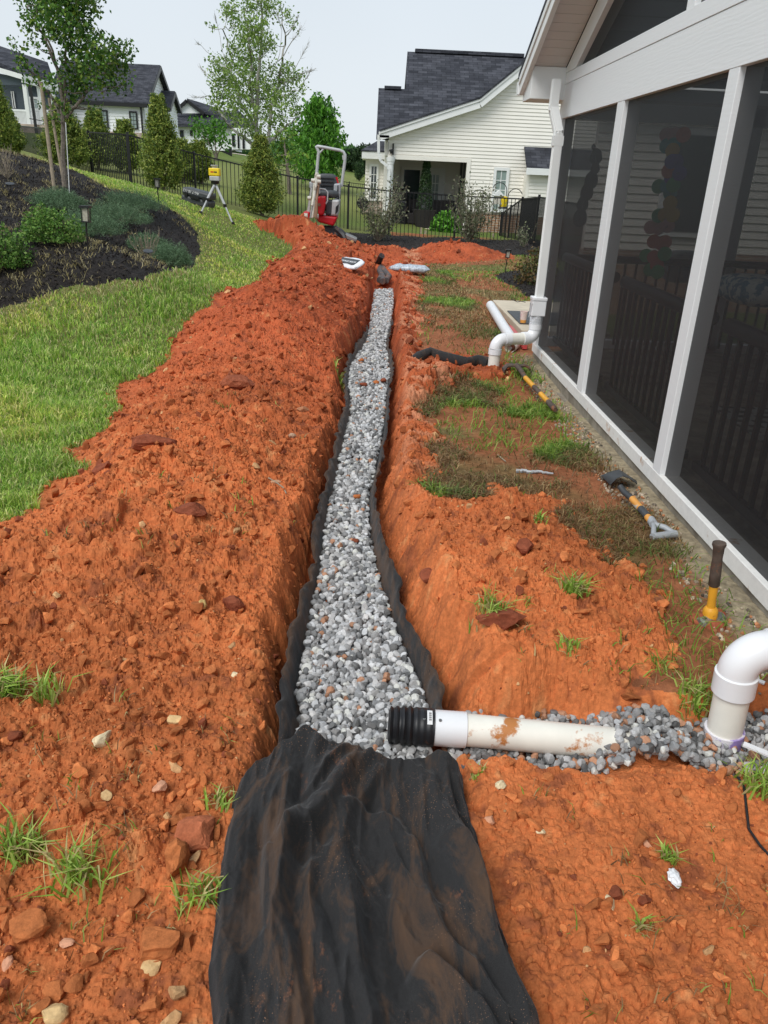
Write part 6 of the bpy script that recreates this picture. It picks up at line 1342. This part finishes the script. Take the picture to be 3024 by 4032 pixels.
# shrubs in the mulch bed
SP = np.array([[.11,.19,.09],[.16,.26,.14],[.22,.34,.19],[.07,.12,.06]])
BX = np.array([[.08,.19,.03],[.13,.27,.045],[.19,.34,.07],[.05,.12,.02],[.25,.38,.09]])
low_shrub('round bright green shrub with small leaves in the mulch bed',(410,1950),.34,.36,9.0,4200,.032,BX,cf=c1)
low_shrub('round green shrub cut by the left photo edge',(10,2040),.30,.38,8.4,3400,.032,BX*.9,cf=c1)
for q,rx,rz_,yy,lb in (((660,1740),.48,.24,10.9,'blue-green spreading juniper just right of the round bright shrub'),((480,1640),.38,.2,11.8,'small juniper behind the round bright shrub below the maple trunk'),((900,1680),.52,.22,12.4,'middle spreading juniper in the mulch bed'),((1050,1600),.52,.22,13.4,'farthest spreading juniper beside the lawn path light'),((1340,1840),.34,.24,11.4,'juniper at the right tip of the mulch bed'),((1180,1760),.26,.2,11.7,'small juniper behind the twiggy plant')):
    low_shrub(lb,q,rx,rz_,yy,2600,.035,SP,cf=c1,spiky=True,nm='juniper',group='spreading junipers in the mulch bed')
def twiggy(q, y, cf, label, n, h, pal, leaf, nl):
    c = ay(cf(*q),y); zg = gz1(c[0],y) if y < 22 else float(base(c[0],y)); rt = empty('twiggy_shrub',(c[0],y,zg),label,'shrub'); mb = MB(); P = []
    for _ in range(n):
        a = rng.uniform(0,6.28); s = rng.uniform(.25,1); e = np.array([c[0]+h*.55*s*math.cos(a),y+h*.45*s*math.sin(a),zg+h*rng.uniform(.5,1.05)]); pts = branch(mb,(c[0],y,zg-.02),e,.008 if h > .6 else .004,.002,.12,5,4)
        for k_ in range(nl): t_ = rng.uniform(.3,1); i = min(int(t_*5),4); P.append(pts[i]+(pts[i+1]-pts[i])*rng.random()+rng.normal(0,h*.05,3))
    mb.build('stem',M['twig'],rt,True)
    if nl: v,f,cc = leaves(np.array(P),leaf,pal); npmesh('foliage',v,f,M['leaf'],rt,False,cc)
GG = np.array([[.13,.16,.08],[.2,.22,.13],[.09,.11,.06],[.28,.28,.18]])
twiggy((1185,1960),10.4,c1,'sprawling bare plant with pale wiry stems at the tip of the mulch bed',40,.42,STRAW,.02,2)
twiggy((40,1330),12.5,c1,'pale wiry dry plant high in the mulch bed at the left edge',34,.45,STRAW,.02,1)
twiggy((180,1760),20.6,c3,'sparse grey-green shrub by the fence in front of the white column',46,1.45,GG,.07,34)
twiggy((920,1800),20.8,c3,'wide grey-green shrub by the fence right of the leafy bush',60,1.45,GG,.07,34)
twiggy((1370,1840),20.2,c3,'small thin shrub in the corner of the black fence',14,.55,GG*1.3,.06,14)
low_shrub('reddish-brown leafy shrub beside the far porch corner',(1500,1960),.42,.62,13.6,1400,.06,np.array([[.16,.10,.04],[.10,.09,.03],[.22,.16,.08],[.07,.09,.03]]),cf=c3)
# far conifers and treeline
for cx,yt_,yb_,rx,yy,lb in ((1400,1290,1400,45,75,'dark conifer at the left end of the far clump'),(1450,1270,1405,50,78,'dark conifer in the middle of the far clump'),(1500,1262,1410,45,74,'dark conifer of the far clump nearest the cream house'),(1530,1240,1415,40,80,'tall dark conifer half hidden by the cream house')):
    arborvitae(lb,c2,cx,yt_,yb_,rx,yy,1500,'dark conifers beyond the field',.3,PAL_DARK)
arborvitae('small lone young tree on the far lawn',c2,1482,1365,1442,14,62,500,None,.16,PAL_DARK*1.4)
def treeline():
    L = []
    for u in np.arange(-300,2400,9):
        yy = rng.uniform(190,260); p = ay((700+u/2.0738,0),yy); zg = float(base(p[0],yy)); 
        top = 590+(u/2.0738+700-1512)*.045+10*math.sin(u*.013)+rng.uniform(-4,6); t_ = ay((700+u/2.0738,top),yy)
        Hh = max(2.5,t_[2]-zg); P = in_ball(90,surf=.35)*np.array([rng.uniform(4,7),4,Hh*.5])+np.array([p[0],yy,zg+Hh*.5]); L.append(P)
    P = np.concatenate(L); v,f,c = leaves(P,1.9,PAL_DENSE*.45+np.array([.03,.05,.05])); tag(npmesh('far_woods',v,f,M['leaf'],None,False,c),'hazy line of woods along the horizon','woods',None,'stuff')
treeline()

# ------------------------------------------------------------------ path lights
def path_light(q, y, cf, label, h=.40, tilt=0.0):
    b_ = ay(cf(*q),y); b_[2] = gz1(b_[0],b_[1]); rt = empty('path_light',b_,label,'garden light','black post lights'); b_ = np.array(b_)
    up = np.array([tilt,0,1.]); P = lambda t: b_+up*t
    MB().tube([P(-.05),P(h*.66)],.009,8).build('stake',M['black'],rt,True)
    mb = MB(); s = .032
    for a,c in ((-1,-1),(1,-1),(1,1),(-1,1)): mb.bar(P(h*.66)+[a*s,c*s,0],P(h*.94)+[a*s*1.15,c*s*1.15,0],.008,.008,(0,1,0))
    mb.bar(P(h*.655)-[s*1.3,0,0],P(h*.655)+[s*1.3,0,0],s*2.6,.012); mb.build('lantern_frame',M['black'],rt)
    MB().bar(P(h*.67),P(h*.93),s*1.7,s*1.7,(0,1,0)).build('lantern_glass',mat('seeded lamp glass',(.42,.40,.33),.3,0,.2,30),rt)
    MB().bar(P(h*.97)-[s*1.6,0,0],P(h*.97)+[s*1.6,0,0],s*3.2,.022).build('cap',M['black'],rt)
path_light((725,2120),8.7,c1,'black post light standing in the mulch in front of the round bright shrub',.47,.05)
path_light((1298,1700),14.5,c1,'black post light at the lawn edge behind the junipers',.42)
path_light((1222,2012),15.3,c3,'black post light on the right lawn by the small mulch bed',.42,.05)
def solar(q, y, label):
    b_ = ay(c1(*q),y); g_ = gz1(b_[0],y); rt = empty('solar_disc_light',(b_[0],y,g_),label,'garden light','small round solar lights'); MB().tube([(b_[0],y,g_-.03),(b_[0],y,g_+.10)],.006,6).build('stake',M['black'],rt); n_ = np.array([.1,-.25,.95]); n_ /= np.linalg.norm(n_); c = np.array([b_[0],y,g_+.12]); MB().tube([c-n_*.01,c,c+n_*.003],[.055,.06,.05],18).build('disc',M['darkgrey'],rt,True)
solar((1203,1975),10.,'round solar light below the wiry plant at the mulch tip'); solar((58,1335),11.8,'round solar light high in the mulch at the left edge')

# ------------------------------------------------------------------ laser level on tripod, case
TY = 17.2; hd_ = ay(c2(305,1490),TY); rt = empty('laser_level_tripod',hd_,'grey tripod carrying a yellow rotating laser level on the lawn slope','laser level')
for q,yy in (((185,1720),16.7),((250,1690),17.9),((450,1800),16.9)):
    f_ = ay(c2(*q),yy); f_[2] = gz1(f_[0],yy)+.0; lg = MB().tube([hd_-[0,0,.02],lerp(hd_,f_,.55)],.026,8).tube([lerp(hd_,f_,.5),f_],.017,8).build('leg',M['silver'],rt,True); MB().tube([f_+[0,0,.05],f_-[0,0,.02]],[.03,.04],8).build('foot',M['black'],lg,True); m_ = lerp(hd_,f_,.55); MB().tube([m_+[0,0,.03],m_-[0,0,.03]],.036,8).build('clamp',M['black'],lg,True)
MB().tube([hd_-[0,0,.03],hd_+[0,0,.03]],[.07,.08],14).build('head',M['black'],rt,True)
lz = hd_+np.array([0,0,.03]); lv = empty('laser_level',lz,'yellow and white boxy laser level mounted on top of the tripod','laser level')
MB().box(lz+[-.10,-.09,0],lz+[.10,.09,.09]).build('grey_base',M['silver'],lv,False,.015); MB().box(lz+[-.11,-.095,.09],lz+[.11,.095,.24]).build('yellow_body',M['yellowp'],lv,False,.02); MB().tube([lz+[0,0,.24],lz+[0,0,.275],lz+[0,0,.28],lz+[0,0,.30]],[.05,.05,.075,.075],16).build('rotor_cap',M['silver'],lv,True)
def text(body, p, size, mt, parent, rot, name='lettering'):
    cu = bpy.data.curves.new(name,'FONT'); cu.body = body; cu.size = size; cu.align_x = 'CENTER'; cu.align_y = 'CENTER'; cu.extrude = .0015
    o = bpy.data.objects.new(name,cu); COL.objects.link(o); dg = bpy.context.evaluated_depsgraph_get(); me = bpy.data.meshes.new_from_object(o.evaluated_get(dg)); bpy.data.objects.remove(o); me.materials.clear(); me.materials.append(mt)
    o = bpy.data.objects.new(name,me); COL.objects.link(o); o.parent = parent; pl = Vector(tuple(float(v) for v in p))-(wloc(parent) if parent else Vector((0,0,0)))
    o.matrix_local = Matrix.Translation(pl) @ rot.to_4x4(); return o
RX = Matrix.Rotation(R(90),3,'X')
MB().box(lz+[-.065,-.0985,.155],lz+[-.005,-.0955,.178]).build('red_mark',M['red'],lv); MB().box(lz+[.002,-.0985,.155],lz+[.06,-.0955,.178]).build('dark_mark',M['brown'],lv)
cp_ = ay(c2(175,1665),17.6); cp_[2] = gz1(cp_[0],cp_[1])+.14; rt = empty('tool_case',cp_,'dark grey hard case lying tilted behind the tripod legs','case')
Rm_ = Matrix.Rotation(R(-12),4,'Z') @ Matrix.Rotation(R(11),4,'Y'); MM = Matrix.Translation(Vector(tuple(cp_))) @ Rm_
MB().box((-.31,-.20,-.15),(.31,.20,.0),MM).build('lower_shell',M['darkgrey'],rt,False,.04); MB().box((-.31,-.20,.01),(.31,.20,.15),MM).build('lid',M['darkgrey'],rt,False,.04)
MB().box((-.10,-.24,-.02),(.10,-.205,.03),MM).build('handle',M['black'],rt); 
for x_ in (-.2,.2): MB().box((x_-.03,-.215,-.03),(x_+.03,-.201,.06),MM).build('latch',M['black'],rt)
text('AG-7 18-112',MM @ Vector((-.10,-.2025,.095)),.066,M['whitepaint'],rt,(Rm_.to_3x3() @ Matrix.Rotation(R(180),3,'Y') @ RX))

# ------------------------------------------------------------------ mini excavator
XY = 19.6; cX = ay(c5(560,1290),XY); zgx = float(base(cX[0],XY))-.02
ex = empty('mini_excavator',(cX[0],XY,zgx),'red and grey micro excavator with roll bar and raised arm behind the dirt heap','excavator')
G = lambda a,b,y=XY: ay(c5(a,b),y)
def cbox(q0,q1,ya,yb,nm,mt,bev=.03,tp=None):
    a = G(*q0,y=ya); b = G(*q1,y=ya); xs = sorted((a[0],b[0])); zs = sorted((a[2],b[2])); return MB().box((xs[0],ya,zs[0]),(xs[1],yb,zs[1])).build(nm,M[mt],ex,False,bev)
for a,b,nm in ((cX[0]-.42,cX[0]-.20,'track'),(cX[0]+.26,cX[0]+.46,'track')):
    pr = [(XY-.55,.10),(XY-.45,.0),(XY+.75,.0),(XY+.88,.12),(XY+.80,.28),(XY-.45,.28),(XY-.58,.20)]
    MB().poly([(a,y_,zgx+z_) for y_,z_ in pr],(b-a,0,0)).build(nm,M['blackplastic'],ex,False,.03)
MB().box((cX[0]-.3,XY-.2,zgx+.15),(cX[0]+.35,XY+.5,zgx+.36)).build('undercarriage',M['darkgrey'],ex,False,.02)
# slew body
p0 = G(495,1165,XY-.35); p1_ = G(745,1165,XY-.35); pz0 = G(600,1280,XY-.35)[2]
MB().poly([(p0[0],0+XY-.35,pz0+.06),(p1_[0]-.06,XY-.35,pz0-.02),(p1_[0]+.02,XY-.35,p1_[2]-.02),(p0[0],XY-.35,p0[2]+.03)],(0,1.05,0)).build('counterweight',M['red'],ex,False,.04)
cbox((310,1105),(398,1200),XY-.25,XY+.5,'side_guard','red',.03)
cbox((600,955),(690,1150),XY-.30,XY+.3,'battery_cover','darkgrey',.03)
q = [G(685,950,XY-.3),G(785,950,XY-.3),G(762,1165,XY-.3),G(662,1160,XY-.3)]; MB().poly(q,(0,.9,0)).build('engine_hood',M['silver'],ex,False,.04)
q = [G(738,1040,XY-.32),G(775,1010,XY-.32),G(768,1100,XY-.32),G(728,1145,XY-.32)]; MB().poly(q,(0,.02,0)).build('grille',M['black'],ex)
q = [G(500,905,XY-.45),G(608,900,XY-.45),G(606,1000,XY-.45),G(575,1155,XY-.45),G(500,1150,XY-.45)]; MB().poly(q,(0,.5,0)).build('front_cowl',M['red'],ex,False,.04)
p = G(520,1015,XY-.46); MB().tube([p,p-[0,.01,0]],.035,14).build('cowl_cap',M['tan'],ex,True)
# seat
def ov(cx,cz,rx,rz,y,ny=.16,pw=.55): v,f = ICO3; v = np.sign(v)*np.abs(v)**pw; return v*np.array([rx,ny,rz])+np.array([cx,y,cz]),f
a = G(622,770,XY+.25); v,f = ov(a[0],a[2],.27,.27,XY+.25,.06); st_ = npmesh('seat_back',v,f,M['darkgrey'],ex,True)
mb = MB()
for i in range(5): z_ = a[2]+.16-i*.08; mb.box((a[0]-.17+.01*i,XY+.165,z_),(a[0]+.17-.01*i,XY+.19,z_+.018))
mb.build('seat_ribs',M['blackplastic'],st_)
a = G(615,872,XY-.02); v,f = ov(a[0],a[2],.30,.09,XY+.0,.28); npmesh('seat_cushion',v,f,M['darkgrey'],ex,True)
# consoles and levers
q = [G(712,742,XY-.1),G(800,735,XY-.1),G(795,830,XY-.1),G(785,945,XY-.1),G(705,930,XY-.1)]; MB().poly(q,(0,.45,0)).build('control_console',M['greyplastic'],ex,False,.03)
MB().tube([G(768,740,XY),G(760,700,XY),G(745,655,XY)],[.02,.02,.03],8).build('lever',M['red'],ex,True); MB().tube([G(765,760,XY-.12),G(762,850,XY-.12),G(778,945,XY-.12)],.012,6).build('hose',M['black'],ex,True)
q = [G(385,715,XY-.1),G(445,715,XY-.1),G(440,800,XY-.1),G(395,810,XY-.1)]; MB().poly(q,(0,.4,0)).build('left_console',M['greyplastic'],ex,False,.03)
MB().tube([G(520,800,XY-.4),G(530,840,XY-.4),G(520,860,XY-.4)],.012,6).build('grab_rail',M['darkgrey'],ex,True)
MB().tube([G(525,870,XY-.4),G(530,805,XY-.4),G(600,815,XY-.4),G(632,850,XY-.4),G(628,970,XY-.4),G(605,1005,XY-.4)],.017,8).build('grab_rail',M['silver'],ex,True)
# roll bar
YR = XY+.35; pts = [G(486,620,YR),G(508,370,YR),G(512,320,YR),G(490,275,YR),G(480,262,YR),G(500,252,YR),G(560,262,YR),G(790,305,YR),G(835,325,YR),G(858,365,YR),G(855,450,YR),G(840,560,YR),G(812,780,YR)]
MB().tube(pts,.036,12).tube([G(520,345,YR),G(575,288,YR)],.022,8).tube([G(836,370,YR),G(842,430,YR)],.03,8).build('roll_bar',M['silver'],ex,True)
# boom and dipper facing the viewer
bm_ = [G(470,590,XY-.3),G(512,600,XY-.3),G(520,730,XY-.3),G(500,800,XY-.3),G(470,1000,XY-.5),G(448,1190,XY-.6),G(395,1190,XY-.6),G(425,950,XY-.5),G(440,740,XY-.3)]
MB().poly(bm_,(0,.22,0)).build('boom',M['cream'],ex,False,.02)
MB().poly([G(510,735,XY-.6),G(525,760,XY-.6),G(500,950,XY-.75),G(490,1180,XY-.85),G(440,1180,XY-.85),G(470,950,XY-.75),G(485,760,XY-.6)],(0,.1,0)).build('dipper_arm',M['tan'],ex,False,.01)
MB().tube([G(478,745,XY-.65),G(430,1030,XY-.8)],.034,10).build('cylinder',M['cream'],ex,True); MB().tube([G(430,1030,XY-.8),G(405,1190,XY-.85)],.018,8).build('piston_rod',M['steel'],ex,True)
for a_,b_ in ((515,650),(520,715),(440,700),(392,930),(480,930),(345,1160),(490,1170)): p = G(a_,b_,XY-.6); MB().tube([p-[.04,0,0],p+[.04,0,0]],.045 if b_ < 1100 else .055,10).build('pivot_pin',M['cream'],ex,True)
MB().tube([G(345,1140,XY-.6),G(345,1200,XY-.6)],.05,10).build('swing_bracket',M['cream'],ex,True)
MB().poly([G(410,780,XY-.1),G(430,800,XY-.1),G(395,1110,XY-.1),G(360,1110,XY-.1)],(0,.1,0)).build('leg_panel',M['silver'],ex)
# front blade sticking out right of the heap
bb = [az(c5(800,1385),.16),az(c5(870,1400),.20),az(c5(1015,1462),.16),az(c5(1000,1500),.08),az(c5(870,1460),.08)]
rt = MB().poly([G(860,1395,XY-.9),G(1018,1462,XY-.9),G(1005,1505,XY-.9),G(880,1470,XY-.9)],(0,.25,.02)).build('dozer_blade',M['steel'],ex,False,.02)
MB().tube([G(740,1330,XY-.6),G(800,1375,XY-.7),G(845,1420,XY-.8),G(865,1470,XY-.85)],[.06,.08,.08,.06],8).build('blade_arm',M['blackplastic'],ex,True)

# ------------------------------------------------------------------ bags and far pipes
def bag(q, y, L_, W_, H_, rz, label, mt, tilt=0., strip=None, word=None):
    c = hsurf(q); 
    z_ = gz1(c[0],c[1]); rt = empty('stone_bag',(c[0],c[1],z_),label,'bag','bags of landscaping rock by the trench')
    v,f = ICO3; v = np.sign(v)*np.abs(v)**.70; v = v*np.array([L_,W_,H_]); nn_ = fbm(v[:,0]*11+5+L_,v[:,1]*11,3,4)-.5; v[:,2] *= 1+1.2*nn_; v[:,1] *= 1+.35*(fbm(v[:,0]*7,v[:,2]*9,2,6)-.5)
    ed = np.clip((np.abs(v[:,0])/L_-.80)/.2,0,1); v[:,1] *= 1+.35*ed; v[:,2] *= 1-.75*ed; v[:,0] += .02*rng.normal(size=len(v))*ed
    Rm3 = Matrix.Rotation(rz,3,'Z') @ Matrix.Rotation(tilt,3,'X'); zc_ = z_+H_*.75+W_*abs(math.sin(tilt))*.5; v = v@np.array(Rm3).T+np.array([c[0],c[1],zc_]); npmesh('bag_body',v,f,M[mt],rt,True)
    return rt,c,zc_,Rm3
rt,c,zc_,Rm3 = bag(c5(905,1830),None,.33,.16,.045,R(-50),'white bag printed drainage rock lying on the left dirt heap','paperwhite',R(24))
MMb = Matrix.Translation(Vector((float(c[0]),float(c[1]),float(zc_)))) @ Rm3.to_4x4()
lb = MB().box((-.24,-.075,.02),(.24,.075,.053),MMb).build('dark_band',M['labelgrey'],rt); text('DRAINAGE ROCK',MMb @ Vector((0,-.02,.055)),.06,M['whitepaint'],lb,Rm3)
bag(c3(440,2020),None,.36,.17,.07,R(-14),'full bag of pale blue-grey stone lying beside the far trench end',"silverbag" if False else 'greyplastic')
bm2 = [o for o in COL.objects if o.name.startswith('bag_body')][-1]; bm2.data.materials[0] = mat('clear bag over grey stone',(.42,.47,.52),.3,0,.5,30,.5)
def z_at(q,z=-.15): return az(c3(*q),z)
tag(MB().tube([z_at((180,1990),-.2),z_at((185,1945),-.05),z_at((205,1895),.10),z_at((215,1880),.14)],[.06,.06,.062,.062],16).build('corrugated_pipe',M['blackplastic'],None,True),'black corrugated pipe sticking up out of the far trench end','pipe')
for pts,lb in (([(195,2080),(215,2040),(195,2000),(205,1975)],'fabric-sleeved pipe at the left of the bundle in the far trench'),([(250,2085),(275,2050),(240,2010),(225,1985)],'fabric-sleeved pipe at the right of the bundle in the far trench'),([(222,2090),(225,2060),(215,2040)],'short middle pipe of the bundle in the far trench')):
    tag(MB().tube([z_at(q,-.16+.02*i) for i,q in enumerate(pts)],.055,12).build('sleeved_pipe',M['fabricgrey'] if 'fabricgrey' in M else M.setdefault('fabricgrey',mat('muddy grey sleeve',(.09,.08,.08),.7,0,.3,20,.3,dirt=(.3,.12,.06),dscale=6,dlo=.55,dhi=.65)),None,True),lb,'pipe')

# bark chips on the mulch beds
x,y = field_pts(60000,5.5,22.5); z,s,mm_,cu,c2_ = terrain(x,y); k2 = (mm_ > -.01)&(s < .0); x,y,z = x[k2],y[k2],z[k2]; n = len(x)
v,f,c = leaves(np.stack([x,y,z+.012],1),.05,np.array([[.02,.016,.014],[.035,.027,.023],[.012,.01,.009],[.075,.058,.045]]),aspect=.3)
tag(npmesh('bark_chips',v,f,M['leaf'],None,False,c),'dark shredded bark chips covering the mulch beds','bark mulch',None,'stuff')
